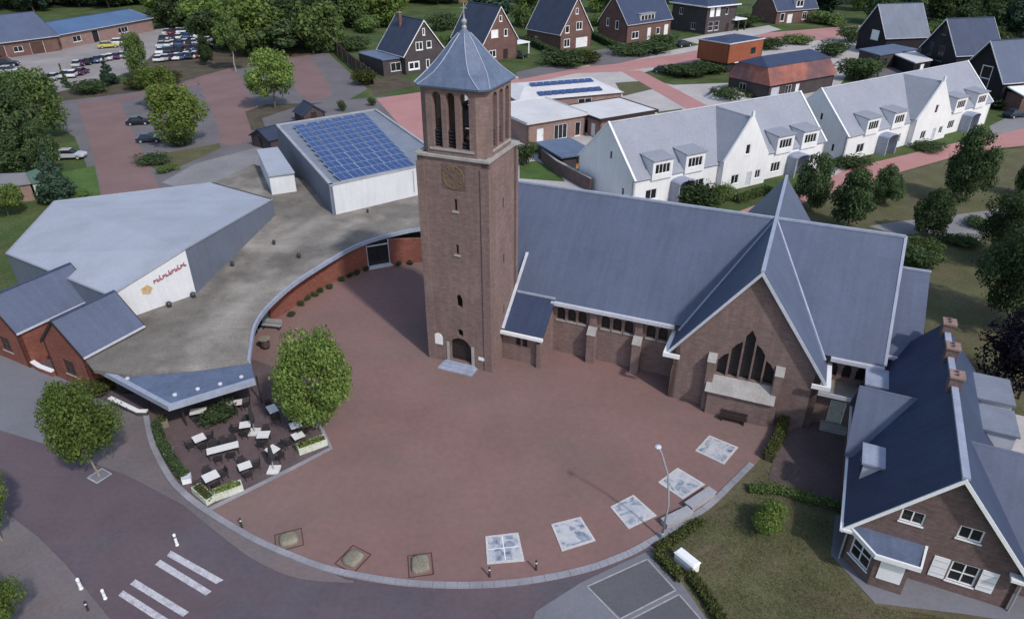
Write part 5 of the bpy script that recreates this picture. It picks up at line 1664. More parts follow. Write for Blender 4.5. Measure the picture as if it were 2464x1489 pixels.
MB().box(PW / 2 + 0.4, PW / 2 + 5.9, RG0 - 0.58, RG0 - 0.405, 2.72, 2.93).build('gutter', 'paint_white', wr_)
# flat pale extension at the back right
ex = MB().box(PW / 2 + 0.02, PW / 2 + 7.0, 9.4, 16.5, 0, 2.9).build('extension_wall', 'brick_house', PH)
MB().box(PW / 2 + 0.025, PW / 2 + 7.2, 9.2, 16.7, 2.901, 3.1).build('extension_roof', 'pave_pale', ex)
MB().box(PW / 2 + 3.2, PW / 2 + 5.4, 9.3, 9.395, 1.0, 2.2).build('window_strip', 'glass', ex)
for y in (9.2, 13.0, 16.6):
    c_ = MB().box(-0.38, 0.38, y - 0.45, y + 0.45, PZR - 0.9, PZR + 0.8).build('chimney', 'brick_house', PH)
    MB().box(-0.45, 0.45, y - 0.52, y + 0.52, PZR + 0.801, PZR + 0.95).build('chimney_cap', 'brick_pink', c_)
    for d in (-0.2, 0.2):
        MB().lathe([(0.1, PZR + 0.95), (0.09, PZR + 1.1)], 8, (0, y + d)).build('chimney_pot', 'brick_house', c_)

# ================================================================== TREES AND PLANTS
def leaf_cloud(centers, radii, n, size, seed, squash=0.85, up=0.35, core=0.55):
    """leaf quads spread through clumps; returns verts, faces"""
    rng = np.random.default_rng(seed)
    centers = np.array(centers, float)
    radii = np.array(radii, float)
    w = radii ** 2
    idx = rng.choice(len(centers), n, p=w / w.sum())
    d = rng.normal(size=(n, 3))
    d /= np.linalg.norm(d, axis=1)[:, None]
    rr = radii[idx] * (core + (1 - core) * rng.random(n) ** 0.6) * (0.88 + 0.27 * rng.random(n)) * np.where(rng.random(n) < 0.12, 1.0 + 0.38 * rng.random(n), 1.0)
    pos = centers[idx] + d * rr[:, None] * np.array([1, 1, squash])
    nrm = d + rng.normal(size=(n, 3)) * 0.55 + np.array([0, 0, up])
    nrm /= np.linalg.norm(nrm, axis=1)[:, None]
    a = np.cross(nrm, rng.normal(size=(n, 3)))
    a /= np.linalg.norm(a, axis=1)[:, None]
    b = np.cross(nrm, a)
    s = size * (0.45 + 1.25 * rng.random(n) ** 2)
    l_, w_ = s * 0.5, s * 0.32
    v = np.empty((n, 4, 3))
    v[:, 0] = pos - a * l_[:, None]
    v[:, 1] = pos + b * w_[:, None]
    v[:, 2] = pos + a * l_[:, None] + nrm * (s * 0.12)[:, None]
    v[:, 3] = pos - b * w_[:, None]
    return v.reshape(-1, 3), np.arange(4 * n).reshape(-1, 4)


def leaf_mesh(name, clouds, material):
    vs, fs, o = [], [], 0
    for v, f in clouds:
        vs.append(v)
        fs.append(f + o)
        o += len(v)
    v = np.concatenate(vs)
    f = np.concatenate(fs)
    me = bpy.data.meshes.new(name)
    me.vertices.add(len(v))
    me.vertices.foreach_set('co', v.ravel())
    me.loops.add(f.size)
    me.loops.foreach_set('vertex_index', f.ravel().astype(np.int32))
    me.polygons.add(len(f))
    me.polygons.foreach_set('loop_start', np.arange(0, f.size, 4, dtype=np.int32))
    me.polygons.foreach_set('loop_total', np.full(len(f), 4, np.int32))
    me.update(calc_edges=True)
    me.materials.append(M[material])
    return me


def crown_round(seed, n, size, lobes=16, h=1.0, r=0.5, base=0.28, point=0.0):
    """unit tree: height 1, crown radius r"""
    rng = np.random.default_rng(seed)
    cs, rs = [], []
    ch = h - base
    zc = base + ch * 0.5
    for k in range(lobes):
        t = rng.random()
        z = base + ch * (0.12 + 0.80 * t)
        prof = math.sin(math.pi * min(1, max(0.04, (0.12 + 0.8 * t)))) ** 0.6
        prof *= (1 - point * t)
        a = rng.random() * 2 * math.pi
        rad = r * prof * (0.3 + 0.62 * rng.random() ** 0.7)
        cs.append((math.cos(a) * rad, math.sin(a) * rad, z))
        rs.append(r * (0.20 + 0.22 * rng.random()) * (1 - 0.5 * point * t))
    cs.append((0, 0, zc))
    rs.append(r * 0.6)
    return leaf_cloud(cs, rs, n, size, seed)


def crown_cone(seed, n, size, r=0.28, base=0.06):
    rng = np.random.default_rng(seed)
    cs, rs = [], []
    for k in range(26):
        t = (k + rng.random()) / 26
        z = base + (0.96 - base) * t
        rad = r * (1 - t) * 0.6
        a = rng.random() * 2 * math.pi
        cs.append((math.cos(a) * rad, math.sin(a) * rad, z))
        rs.append(max(0.025, r * (1 - t) * 0.55))
    return leaf_cloud(cs, rs, n, size, seed, squash=0.7)


def trunk_mesh(seed, r0=0.018, h=0.75, crook=0.03, limbs=7, base=0.3):
    rng = random.Random(seed)
    mb = MB()
    pts, rad = [], []
    x = y = 0.0
    for k in range(6):
        t = k / 5
        pts.append((x, y, t * h))
        rad.append(r0 * (1.25 if k == 0 else 1) * (1 - 0.75 * t))
        x += rng.uniform(-crook, crook)
        y += rng.uniform(-crook, crook)
    mb.tube(pts, rad, 8)
    for k in range(limbs):
        t = base + (0.9 - base) * k / limbs * 0.8
        i = min(4, int(t / h * 5))
        p = Vector(pts[i]).lerp(Vector(pts[i + 1]), min(1, t / h * 5 - i))
        a = k * 2.4 + rng.random()
        ln = 0.2 + 0.12 * rng.random()
        e1 = p + Vector((math.cos(a) * ln * 0.5, math.sin(a) * ln * 0.5, ln * 0.35))
        e2 = p + Vector((math.cos(a) * ln, math.sin(a) * ln, ln * 0.85))
        mb.tube([p, e1, e2], [r0 * 0.45, r0 * 0.3, r0 * 0.1], 5)
    return mb


PROT = {}


def proto(key, kind, leaf, seed, n, size, bark='bark', **kw):
    if kind == 'round':
        cl = crown_round(seed, n, size, **kw)
        tb = trunk_mesh(seed, base=kw.get('base', 0.28))
    elif kind == 'cone':
        cl = crown_cone(seed, n, size, **kw)
        tb = trunk_mesh(seed, 0.015, 0.85, 0.004, 0)
    me = leaf_mesh('crown', [cl], leaf)
    tr_ = tb.build('trunk', bark, None, uv=False)
    tm = tr_.data
    bpy.data.objects.remove(tr_)
    PROT[key] = (me, tm)


def tree(key, name, label, loc, h, w=None, cat='tree', group=None, rz=None):
    me, tm = PROT[key]
    t = thing(name, label, cat, loc, random.uniform(0, 6.28) if rz is None else rz, group)
    s = (w if w else h)
    for nm, m in (('trunk', tm), ('crown', me)):
        o = bpy.data.objects.new(nm, m)
        COL.objects.link(o)
        o.parent = t
        o.scale = (s, s, h)
    return t


proto('plaza', 'round', 'leaf_fresh', 3, 26000, 0.030, bark='bark_pale', lobes=52, r=0.47, base=0.2)
proto('street', 'round', 'leaf_fresh', 4, 20000, 0.034, bark='bark_pale', lobes=46, r=0.5, base=0.3)
proto('yellow', 'round', 'leaf_yellow', 5, 9000, 0.045, lobes=32, r=0.48, base=0.16)
proto('green', 'round', 'leaf_mid', 6, 9000, 0.045, lobes=32, r=0.46, base=0.15)
proto('fresh', 'round', 'leaf_fresh', 13, 9000, 0.045, lobes=36, r=0.46, base=0.15)
proto('darkA', 'round', 'leaf_dark', 7, 9000, 0.045, lobes=32, r=0.45, base=0.12, point=0.3)
proto('parkA', 'round', 'leaf_dark', 8, 14000, 0.04, lobes=38, r=0.5, base=0.1, point=0.3)
proto('purple', 'round', 'leaf_purple', 9, 12000, 0.038, lobes=36, r=0.5, base=0.1)
proto('big', 'round', 'leaf_dark', 10, 26000, 0.03, lobes=54, r=0.5, base=0.1)
proto('conifer', 'cone', 'leaf_blue', 11, 7000, 0.045)
proto('slim', 'cone', 'leaf_dark', 12, 4500, 0.04, r=0.16)
proto('birch', 'round', 'leaf_mid', 14, 7000, 0.04, bark='bark_pale', lobes=16, r=0.34, base=0.35, point=0.4)
for k in range(5):
    proto('wood%d' % k, 'round', ('leaf_mid', 'leaf_dark', 'leaf_dark', 'leaf_fresh', 'leaf_blue')[k], 20 + k, 5500, 0.06, lobes=32, r=0.48, base=0.05, point=(0, .3, .1, 0, .4)[k])


def bush_mesh(key, leaf, seed, n, size, sq=0.8):
    rng = np.random.default_rng(seed)
    cs = [(rng.normal() * 0.22, rng.normal() * 0.22, 0.25 + 0.3 * rng.random()) for _ in range(12)]
    PROT[key] = leaf_mesh('foliage', [leaf_cloud(cs, [0.22 + 0.1 * rng.random() for _ in cs], n, size, seed, squash=sq)], leaf)


bush_mesh('b_dark', 'leaf_dark', 31, 3000, 0.075)
bush_mesh('b_green', 'leaf_mid', 32, 3000, 0.075)
bush_mesh('b_fresh', 'leaf_fresh', 33, 9000, 0.05)
bush_mesh('b_olive', 'leaf_olive', 34, 3000, 0.07)
_stem = MB()
for k in range(6):
    a = k * 1.05
    _stem.tube([(0, 0, 0), (0.12 * math.cos(a), 0.12 * math.sin(a), 0.3), (0.28 * math.cos(a), 0.28 * math.sin(a), 0.6)], [0.02, 0.015, 0.006], 5)
_so = _stem.build('stem', 'bark', None, uv=False)
STEM = _so.data
bpy.data.objects.remove(_so)


def bush(key, label, loc, w, h, cat='shrub', group=None, name='shrub', z=0.0):
    t = thing(name, label, cat, (loc[0], loc[1], z), random.uniform(0, 6.28), group)
    for nm, m in (('stem', STEM), ('foliage', PROT[key])):
        o = bpy.data.objects.new(nm, m)
        COL.objects.link(o)
        o.parent = t
        o.scale = (w, w, h)
    return t


def hedge(label, pts, w, h, leaf, seed, dens=260, size=0.16, name='hedge'):
    """clipped hedge along world points"""
    rng = np.random.default_rng(seed)
    pts = [Vector(p[:2]) for p in pts]
    t = thing(name, label, 'hedge', (pts[0].x, pts[0].y, 0))
    V = []
    for a, b in zip(pts, pts[1:]):
        L_ = (b - a).length
        n = int(dens * L_ * (2 * h + w))
        d = (b - a) / L_
        nn = Vector((-d.y, d.x))
        u = rng.random(n) * L_
        side = rng.random(n)
        off = np.where(side < h / (2 * h + w), -w / 2, np.where(side < 2 * h / (2 * h + w), w / 2, (rng.random(n) - 0.5) * w))
        zz = np.where(side < 2 * h / (2 * h + w), rng.random(n) * h, h)
        off = off + rng.normal(size=n) * 0.06
        zz = np.abs(zz + rng.normal(size=n) * 0.06)
        x = a.x + d.x * u + nn.x * off
        y = a.y + d.y * u + nn.y * off
        V.append(np.stack([x - pts[0].x, y - pts[0].y, zz], 1))
    pos = np.concatenate(V)
    n = len(pos)
    nr = rng.normal(size=(n, 3)) + np.array([0, 0, 0.8])
    nr /= np.linalg.norm(nr, axis=1)[:, None]
    a = np.cross(nr, rng.normal(size=(n, 3)))
    a /= np.linalg.norm(a, axis=1)[:, None]
    b = np.cross(nr, a)
    s = size * (0.6 + 0.8 * rng.random(n))[:, None]
    v = np.stack([pos - a * s / 2, pos + b * s / 3, pos + a * s / 2, pos - b * s / 3], 1)
    me = leaf_mesh('foliage', [(v.reshape(-1, 3), np.arange(4 * n).reshape(-1, 4))], leaf)
    o = bpy.data.objects.new('foliage', me)
    COL.objects.link(o)
    o.parent = t
    core = band(pts, -w / 2 + 0.1, w / 2 - 0.1, 0, h - 0.1).local(t).build('twigs', 'soil', t)
    return t


def tree_px(key, name, label, base, top_y, wpx=None, **kw):
    """base pixel on the ground, picture row of the top, crown width in px"""
    g = P(*base)
    h = ZAT(top_y, g)
    w = None
    if wpx:
        dist = g.y * math.cos(PITCH) + (CAM_H - h * 0.6) * math.sin(PITCH)
        rr = {'plaza': 0.62, 'street': 0.66, 'conifer': 0.36, 'slim': 0.2, 'birch': 0.45, 'big': 0.64, 'parkA': 0.58, 'plaza': 0.56}.get(key, 0.6)
        w = wpx / FPX * dist / (2 * rr) * 1.0
    return tree(key, name, label, (g.x, g.y, 0), h, w, **kw)


# plaza and street trees
tree_px('plaza', 'plaza_tree', 'round leafy green tree at the corner of the terrace on the plaza', (772, 1034), 815, 218)
tt = tree_px('street', 'street_tree', 'leafy street tree with pale trunk in a square pit by the road', (240, 1146), 935, 205)
pit = thing('tree_pit', 'square grey tree pit around the trunk of the street tree', 'tree pit', P(240, 1146))
band([(-0.55, -0.55), (0.55, -0.55), (0.55, 0.55), (-0.55, 0.55), (-0.55, -0.55)], -0.06, 0.06, 0.05, 0.1).build('pit_edge', 'concrete', pit)
MB().box(-0.49, 0.49, -0.49, 0.49, 0.05, 0.075).build('pit_soil', 'pavement_grey', pit)
pit.rotation_euler = (0, 0, R(-30))
tree_px('street', 'street_tree', 'street tree cut by the left picture edge', (5, 1300), 1105, 150)
tree_px('street', 'street_tree', 'tree crown in the bottom left picture corner', (10, 1560), 1395, 190)
bush('b_dark', 'dim green potted shrub between the tables under the canopy edge', P(532, 1020), 2.6, 2.2, z=0.07)

# parking lot trees
tree_px('yellow', 'lot_tree', 'yellow green tree between the two parked dark cars', (438, 352), 200, 165)
tree_px('yellow', 'lot_tree', 'smaller yellow green tree behind the two parked dark cars', (392, 262), 158, 120)
tree_px('fresh', 'lot_tree', 'round green tree on the island near the right parking aisle', (662, 262), 118, 140)
tree_px('darkA', 'lot_tree', 'tall dark green tree at the left edge of the parking lot', (70, 405), 205, 190)
tree_px('green', 'lot_tree', 'broad green tree left of the parking aisle', (115, 335), 170, 160)
tree_px('darkA', 'lot_tree', 'dark tree cut by the left edge beside the parking lot', (0, 350), 190, 180)
tree_px('green', 'lot_tree', 'light green tree at the far left corner of the parking lot', (45, 290), 175, 150)
tree_px('darkA', 'lot_tree', 'dark low tree beside the greenish hut', (35, 430), 320, 140)
tree_px('darkA', 'lot_tree', 'dark tree right behind the left conifer', (120, 420), 290, 110)
tree_px('conifer', 'lot_conifer', 'dark narrow conifer left of the white hall', (145, 490), 335, 120)
tree_px('fresh', 'garden_tree', 'light green garden bush tree beside the hut at the left edge', (20, 520), 445, 110)
tree_px('slim', 'yard_conifer', 'slim pointed conifer at the car yard fence', (160, 212), 152, 26)
tree_px('conifer', 'yard_conifer', 'small blue green conifer at the car yard fence', (265, 205), 132, 62)
tree_px('green', 'yard_tree', 'leafy tree in front of the car rows', (340, 192), 80, 78)
tree_px('darkA', 'yard_tree', 'dark bushy tree right of the car rows', (500, 158), 88, 60)
tree_px('birch', 'birch_tree', 'birch with thin white trunk at the edge of the wood', (568, 172), 32, 95)
for lab, x, y, w_, h_, k in (('low dark shrub left of the slim conifer', 120, 232, 5, 3, 'b_dark'), ('low shrub right of the slim conifer', 210, 222, 8, 3.4, 'b_dark'),
                             ('bright green shrub row at the lot corner by the yellow tree', 400, 205, 9, 4, 'b_olive'), ('bright green bush left of the yellow lot tree', 335, 215, 7, 3.6, 'b_olive'),
                             ('dark bush at the near end of the lot tree island', 425, 352, 4.5, 2.4, 'b_dark'), ('dark small bush at the tip of the lot lawn', 378, 392, 5, 2.0, 'b_dark'),
                             ('bushy patch at the bottom of the lot lawn', 398, 415, 2.6, 1.8, 'b_green'), ('green hedge clump at the left lot edge', 40, 470, 7, 3.0, 'b_green'),
                             ('pale green bush at the left edge of the car yard', 55, 240, 9, 5, 'b_olive'), ('dark clump by the road tree line at the wood edge', 610, 205, 4, 2.4, 'b_dark'),
                             ('dark thin post shaped shrub behind the solar hall', 822, 268, 1.8, 3.0, 'b_dark'), ('small dark shrub beside the pink street behind the solar hall', 893, 255, 1.8, 2.4, 'b_dark'),
                             ('bush by the brick pavilion wall', 235, 945, 2.6, 1.8, 'b_olive'), ('green hedge clump between left conifer and lot lawn', 175, 485, 4, 1.4, 'b_green')):
    bush(k, lab, P(x, y), w_, h_)

# the wood behind: individual trees in rows
cnt = 0
woods = []
for Y in range(205, 400, 13):
    for X in range(-230, 5, 11):
        x = X + random.uniform(-5, 5)
        y = Y + random.uniform(-6, 6)
        if y < 203:
            continue
        d = y * math.cos(PITCH) + 33 * math.sin(PITCH)
        px = 1232 + FPX * x / d
        v = (y * math.sin(PITCH) - 36 * math.cos(PITCH))
        py = 744.5 - FPX * v / d
        if px < -120 or px > 1130:
            continue
        # keep the sheds and the yard free
        lim = 30 if px < 150 else (18 if px < 380 else (75 if px < 520 else 128))
        if py > lim:
            continue
        if px > 800 and py > 62:
            continue
        if px > 920 and py > 8:
            continue
        woods.append((x, y))
for X, Y in [(150, 262), (163, 250), (178, 245), (170, 268), (190, 262), (155, 285), (140, 300), (175, 290), (200, 285), (125, 320), (150, 320), (180, 315), (210, 310),
             (120, 345), (145, 350), (175, 345), (205, 345), (235, 340), (105, 372), (135, 375), (165, 375), (200, 372), (235, 370), (60, 360), (30, 345), (80, 380), (5, 300), (8, 330),
             (36, 300), (52, 318), (-4, 262), (14, 262), (70, 330), (158, 232), (172, 226), (186, 232), (200, 245), (215, 262), (198, 225), (212, 236), (226, 250), (150, 205), (168, 206), (184, 212), (176, 196), (192, 200), (206, 214), (160, 220), (146, 236), (132, 262), (120, 285), (108, 300), (128, 246), (216, 224), (228, 236), (238, 256), (225, 280), (240, 300)]:
    woods.append((X + random.uniform(-4, 4), Y + random.uniform(-4, 4)))
for i, (x, y) in enumerate(woods):
    kk = random.choice([0, 0, 1, 2, 2, 3, 4])
    d = y * math.cos(PITCH) + 33 * math.sin(PITCH)
    px = 1232 + FPX * x / d
    look = ('mid green round', 'dark pointed', 'dark green round', 'fresh green round', 'bluish green pointed')[kk]
    zone = ('behind the grey roofed shed' if px < 150 else 'behind the blue shed roof' if px < 380 else 'behind the car rows' if px < 540 else 'behind the birch' if px < 680
            else 'above the right parking aisle' if px < 830 else 'behind the dark brick house' if px < 1130 else 'behind the gabled houses' if px < 1500 else 'behind the villa' if px < 2000
            else 'behind the far black house' if px < 2230 else 'at the top right corner')
    depth = ', front row' if y < 235 else ', second row' if y < 270 else ', middle rows' if y < 320 else ', back rows'
    lab = look + ' tree of the wood ' + zone + depth
    tree('wood%d' % kk, 'wood_tree', lab, (x, y, 0), random.uniform(11, 17), random.uniform(13, 19), group='trees of the far wood')

# right hand park
for key, lab, b, top, w_ in (('parkA', 'green tree beside the rear church gable', (1948, 505), 368, 95), ('darkA', 'wide dark tree right of the rear church gable', (2040, 552), 405, 125),
                             ('parkA', 'small dark tree at the lawn edge below the pink street', (2128, 492), 396, 80), ('parkA', 'tallest park tree standing alone near the pink street', (2310, 488), 305, 118),
                             ('parkA', 'small tree standing beside the grey park path', (2228, 568), 450, 90), ('big', 'large dark green tree at the right edge beyond the lawn', (2440, 800), 520, 220),
                             ('big', 'rounded green tree at the right edge over the park path', (2420, 640), 470, 170), ('purple', 'dark purple leaved tree at the right edge behind the house', (2450, 960), 745, 190),
                             ('parkA', 'tree cut by the right picture edge on the far lawn', (2468, 475), 375, 70)):
    tree_px(key, 'park_tree', lab, b, top + 4, w_ * 1.25, group='trees in the park')
for lab, x, y, w_, h_, k in (('dark shrub row behind the choir roof', 2195, 640, 4.4, 3.2, 'b_dark'), ('green shrub behind the end of the choir', 2222, 615, 3.4, 3.0, 'b_green'),
                             ('shrub in front of the white gable near the church ridge', 1690, 498, 5.6, 4.4, 'b_dark'), ('taller twiggy shrub at the white gable', 1722, 490, 4.0, 4.0, 'b_green'),
                             ('dark hedge bush beside the white terrace end', 2050, 405, 6, 2.2, 'b_dark'), ('low dark bush before the farther white porch', 2240, 360, 6, 1.4, 'b_dark'),
                             ('hedge clump at the right street corner by the parked dark cars', 2410, 255, 9, 4, 'b_dark'),
                             ('bright green shrub on the lawn before the brick house', 1852, 1275, 2.5, 2.9, 'b_fresh'), ('dark bush left of the garden wall', 1262, 400, 3, 5, 'b_dark'),
                             ('bush beside the bungalow patio doors', 1295, 365, 3.6, 2.0, 'b_green'), ('yellowish bush in front of the gabled house with garage', 1405, 150, 9, 4, 'b_olive'),
                             ('dark bush before the gabled house with garage', 1365, 158, 11, 5, 'b_dark'), ('hedge bush before the dormer house', 1560, 128, 14, 4, 'b_dark'),
                             ('second hedge bush before the dormer house', 1520, 132, 10, 3.5, 'b_dark'), ('dark bush beside the dormer house drive', 1595, 108, 8, 4, 'b_dark'),
                             ('round bush below the black house gable', 2060, 195, 9, 7, 'b_dark'), ('second bush below the black house gable', 2090, 180, 8, 5, 'b_green'),
                             ('bush at the dark fence beside the blue roofed extension', 880, 205, 6, 4.5, 'b_olive'), ('bush under the extension window of the dark brick house', 930, 172, 6, 3, 'b_green'),
                             ('planting heap on the pale yard behind the white terrace', 1740, 235, 7, 2.6, 'b_dark'), ('second planting heap on the pale yard', 1775, 225, 6, 2.2, 'b_green'),
                             ('garden bush between orange house and street branch', 1640, 185, 10, 3.5, 'b_dark'), ('garden bush behind the orange house corner', 1690, 175, 9, 3.5, 'b_dark'),
                             ('dark planting on the park path bend', 2345, 545, 3.5, 1.6, 'b_dark'), ('second dark planting on the park path bend', 2310, 590, 4.5, 1.4, 'b_dark')):
    bush(k, lab, P(x, y), w_, h_)
for lab, x, y, w_, h_, k in (('dark garden bush behind the left end of the timber fence', 850, 120, 9, 5, 'b_dark'), ('green bush left of the dark brick house roof', 880, 78, 10, 7, 'b_green'),
                             ('bush between the dark brick house and the spire', 1082, 118, 8, 5, 'b_green'), ('dark bush behind the dark brick house', 1070, 72, 10, 7, 'b_dark'),
                             ('tall bush right of the white edged gable', 1262, 62, 10, 9, 'b_green'), ('dark bush beside the white carport', 1290, 105, 8, 4, 'b_dark'),
                             ('bush on the lawn right of the garage house', 1440, 62, 9, 6, 'b_green'), ('dark bush behind the dormer house drive', 1465, 92, 9, 5, 'b_dark'),
                             ('bush left of the villa', 1640, 62, 10, 7, 'b_dark'), ('bush right of the villa porch', 1800, 66, 10, 5, 'b_dark'),
                             ('round bush right of the top edge house', 1985, 58, 11, 6, 'b_green'), ('dark bush at the street end by the far black house', 2045, 100, 9, 6, 'b_dark'),
                             ('bush between the far and middle black houses', 2235, 95, 10, 8, 'b_green'), ('bush between the middle and right black houses', 2360, 110, 9, 8, 'b_green'),
                             ('dark bush behind the red roofed house', 2010, 135, 9, 5, 'b_dark'), ('bush in the yard behind the orange house', 1850, 118, 8, 4, 'b_dark'),
                             ('second bush in the yard behind the orange house', 1920, 108, 8, 4, 'b_green')):
    bush(k, lab, P(x, y), w_, h_)
hedge('low hedge along the parking bay side of the lawn', [P(1578, 1335), P(1640, 1400)], 0.5, 0.55, 'leaf_olive', 51)
hedge('hedge running down the lawn edge to the bottom of the picture', [P(1655, 1385), P(1690, 1430), P(1735, 1500), P(1770, 1560)], 0.5, 0.55, 'leaf_olive', 52)
hedge('low yellow green hedge beside the concrete benches', [P(1583, 1325), P(1650, 1282), P(1690, 1255)], 0.5, 0.35, 'leaf_olive', 53)
hedge('narrow hedge along the yard between church and lawn', [P(1845, 1110), P(1872, 1060), P(1885, 1020)], 0.6, 0.8, 'leaf_olive', 54)
hedge('low hedge strip behind the lawn shrub', [P(1800, 1180), P(1880, 1185), P(1960, 1210), P(2045, 1228)], 0.6, 0.45, 'leaf_mid', 55)
hedge('dark hedge along the curved terrace kerb', [P(378, 1030), P(395, 1080), P(425, 1130), P(450, 1160)], 0.5, 0.8, 'leaf_dark', 56)
hedge('dark hedge beside the long drive of the gabled houses', [P(1425, 92), P(1500, 128)], 1.6, 1.8, 'leaf_dark', 57, dens=40, size=0.4)
hedge('dark hedge left of the gabled house with garage', [P(1285, 112), P(1345, 140)], 1.6, 1.8, 'leaf_dark', 58, dens=40, size=0.4)
hedge('hedge at the front of the nearer white terrace', [P(1770, 488), P(1850, 462)], 1.0, 0.9, 'leaf_mid', 59, dens=80, size=0.3)
# shrubs in a row along the curved wall
for k, (x, y) in enumerate([(702, 760), (727, 735), (742, 723), (757, 714), (773, 703), (793, 694), (824, 676), (843, 668), (861, 661), (883, 652), (960, 640), (985, 637)]):
    bush('b_dark', '%s small dark shrub from the bench end of the curved brick wall' % ('first second third fourth fifth sixth seventh eighth ninth tenth eleventh twelfth'.split()[k]), P(x, y), 0.75, 0.7, group='shrubs along the curved wall')

# ================================================================== CARS
def build_car(label, loc, rz, paint):
    c = thing('car', label, 'car', loc, rz, 'parked cars')
    # side profile extruded with narrowing cabin
    low = [(-2.1, 0.38), (-2.15, 0.62), (-2.05, 0.88), (-1.2, 0.95), (1.0, 0.92), (1.75, 0.82), (2.1, 0.66), (2.12, 0.42)]
    mb = MB()
    W_ = 0.88
    n = len(low)
    rows = [(-W_, 0.97), (-W_ * 0.93, 1.0), (W_ * 0.93, 1.0), (W_, 0.97)]
    for (yy, s) in rows:
        mb.v += [(x * s, yy, z if abs(yy) < W_ * 0.95 else min(z, 0.86)) for x, z in low]
    for k in range(3):
        for j in range(n):
            mb.f.append((k * n + j, k * n + (j + 1) % n, (k + 1) * n + (j + 1) % n, (k + 1) * n + j))
    mb.f.append(tuple(range(n)))
    mb.f.append(tuple(range(4 * n - 1, 3 * n - 1, -1)))
    mb.build('body', paint, c)
    mb = MB().hexa([(-1.75, -0.78, 0.9), (0.95, -0.78, 0.88), (0.95, 0.78, 0.88), (-1.75, 0.78, 0.9),
                    (-1.2, -0.6, 1.45), (0.15, -0.6, 1.45), (0.15, 0.6, 1.45), (-1.2, 0.6, 1.45)])
    mb.build('cabin_glass', 'glass', c)
    MB().hexa([(-1.28, -0.63, 1.43), (0.22, -0.63, 1.43), (0.22, 0.63, 1.43), (-1.28, 0.63, 1.43),
               (-1.15, -0.55, 1.5), (0.08, -0.55, 1.5), (0.08, 0.55, 1.5), (-1.15, 0.55, 1.5)]).build('roof', paint, c)
    for sx, nm, m in ((1, 'headlight', 'lamp_glass'), (-1, 'tail_light', 'car_red')):
        for sy in (-1, 1):
            MB().box(sx * 2.06 - 0.06, sx * 2.06 + 0.06, sy * 0.62 - 0.16, sy * 0.62 + 0.16, 0.6, 0.74).build(nm, m, c)
    for sx in (-1.32, 1.32):
        for sy in (-1, 1):
            w = MB()
            w.tube([(sx, sy * 0.72, 0.32), (sx, sy * 0.9, 0.32)], 0.32, 14)
            wo2 = w.build('wheel', 'tyre', c)
            MB().tube([(sx, sy * 0.9, 0.32), (sx, sy * 0.915, 0.32)], 0.2, 10).build('rim', 'rim', wo2)
    return c


g = P(335, 300)
car0 = build_car('black car parked left of the yellow lot tree', (g.x, g.y, 0.03), R(12), 'car_black')


def car(label, px, rz, paint, s=1.0):
    p = P(*px)

    def sw(o):
        return recol(o, paint)
    return dup(car0, (p.x, p.y, 0.03), rz, label, 'parked cars', scale=s, swap={'body': sw, 'roof': sw})


_rc = {}


def recol(o, paint):
    k = (o.data.name, paint)
    if k not in _rc:
        m = o.data.copy()
        m.materials.clear()
        m.materials.append(M[paint])
        _rc[k] = m
    return _rc[k]


car('dark blue car parked below the yellow lot tree', (362, 342), R(8), 'car_navy')
car('silver car beside the small lawn at the left lot edge', (172, 382), R(5), 'car_silver', 1.1)
car('dark car on the small bend right of the dormer house', (1645, 113), R(25), 'car_black', 1.2)
car('dark car with pale reflections parked in the garden off the street branch', (1595, 175), R(-20), 'car_navy', 1.1)
car('dark car under the white carport left of the gabled house', (1258, 140), R(60), 'car_black')
car('dark car at the right picture edge beside the pink street', (2440, 283), R(20), 'car_navy', 1.1)
car('black car further right at the picture edge beyond the white terrace', (2462, 262), R(20), 'car_black', 1.1)
car('yellow car near the blue shed', (262, 116), R(30), 'car_yellow', 1.3)
car('white car next to the yellow car near the blue shed', (290, 110), R(20), 'car_white', 1.4)
car('dark car at the left edge of the car yard', (20, 160), R(15), 'car_black', 1.3)
car('white car at the left edge of the car yard below the dark one', (25, 178), R(10), 'car_silver', 1.3)
car('red car cut by the left edge of the car yard', (-5, 150), R(15), 'car_red', 1.3)


def heap(label, px, w, d, h, m, seed, n=34):
    """crumpled heap under sheets"""
    rng = np.random.default_rng(seed)
    p = P(*px)
    t = thing('scrap_heap', label, 'heap', (p.x, p.y, 0), R(rng.uniform(0, 60)))
    mb = MB()
    Z = np.zeros((n, n))
    ph = rng.random((8, 3)) * 6
    for i in range(n):
        for j in range(n):
            x, y = i / (n - 1) * 2 - 1, j / (n - 1) * 2 - 1
            e = max(0, 1 - (x * x + y * y) ** 1.2)
            q = sum(abs(math.sin(ph[k, 0] * x * 2.6 + (ph[k, 1] - 3) * y * 2.6 + ph[k, 2])) for k in range(8)) / 8 - 0.5
            Z[i, j] = h * e ** 0.6 * (0.7 + 1.1 * q + 0.45 * rng.random() ** 2)
            mb.v.append((x * w / 2, y * d / 2, Z[i, j] if e > 0 else -0.05))
    for i in range(n - 1):
        for j in range(n - 1):
            a = i * n + j
            mb.f.append((a, a + 1, a + n + 1, a + n))
    mb.build('sheet', m, t)
    bm_ = MB()
    for k in range(10):
        a = rng.random() * 6.28
        r_ = 0.35 * w * rng.random()
        bm_.obox((r_ * math.cos(a), r_ * math.sin(a), h * 0.75 * rng.random() + 0.4), (rng.uniform(.8, 2.4), rng.uniform(.5, 1.2), rng.uniform(.3, 1.0)), rng.random() * 6, ('X', rng.random() * 0.8))
    o = bm_.build('scrap', 'scrap', t)
    o['kind'] = 'stuff'
    return t


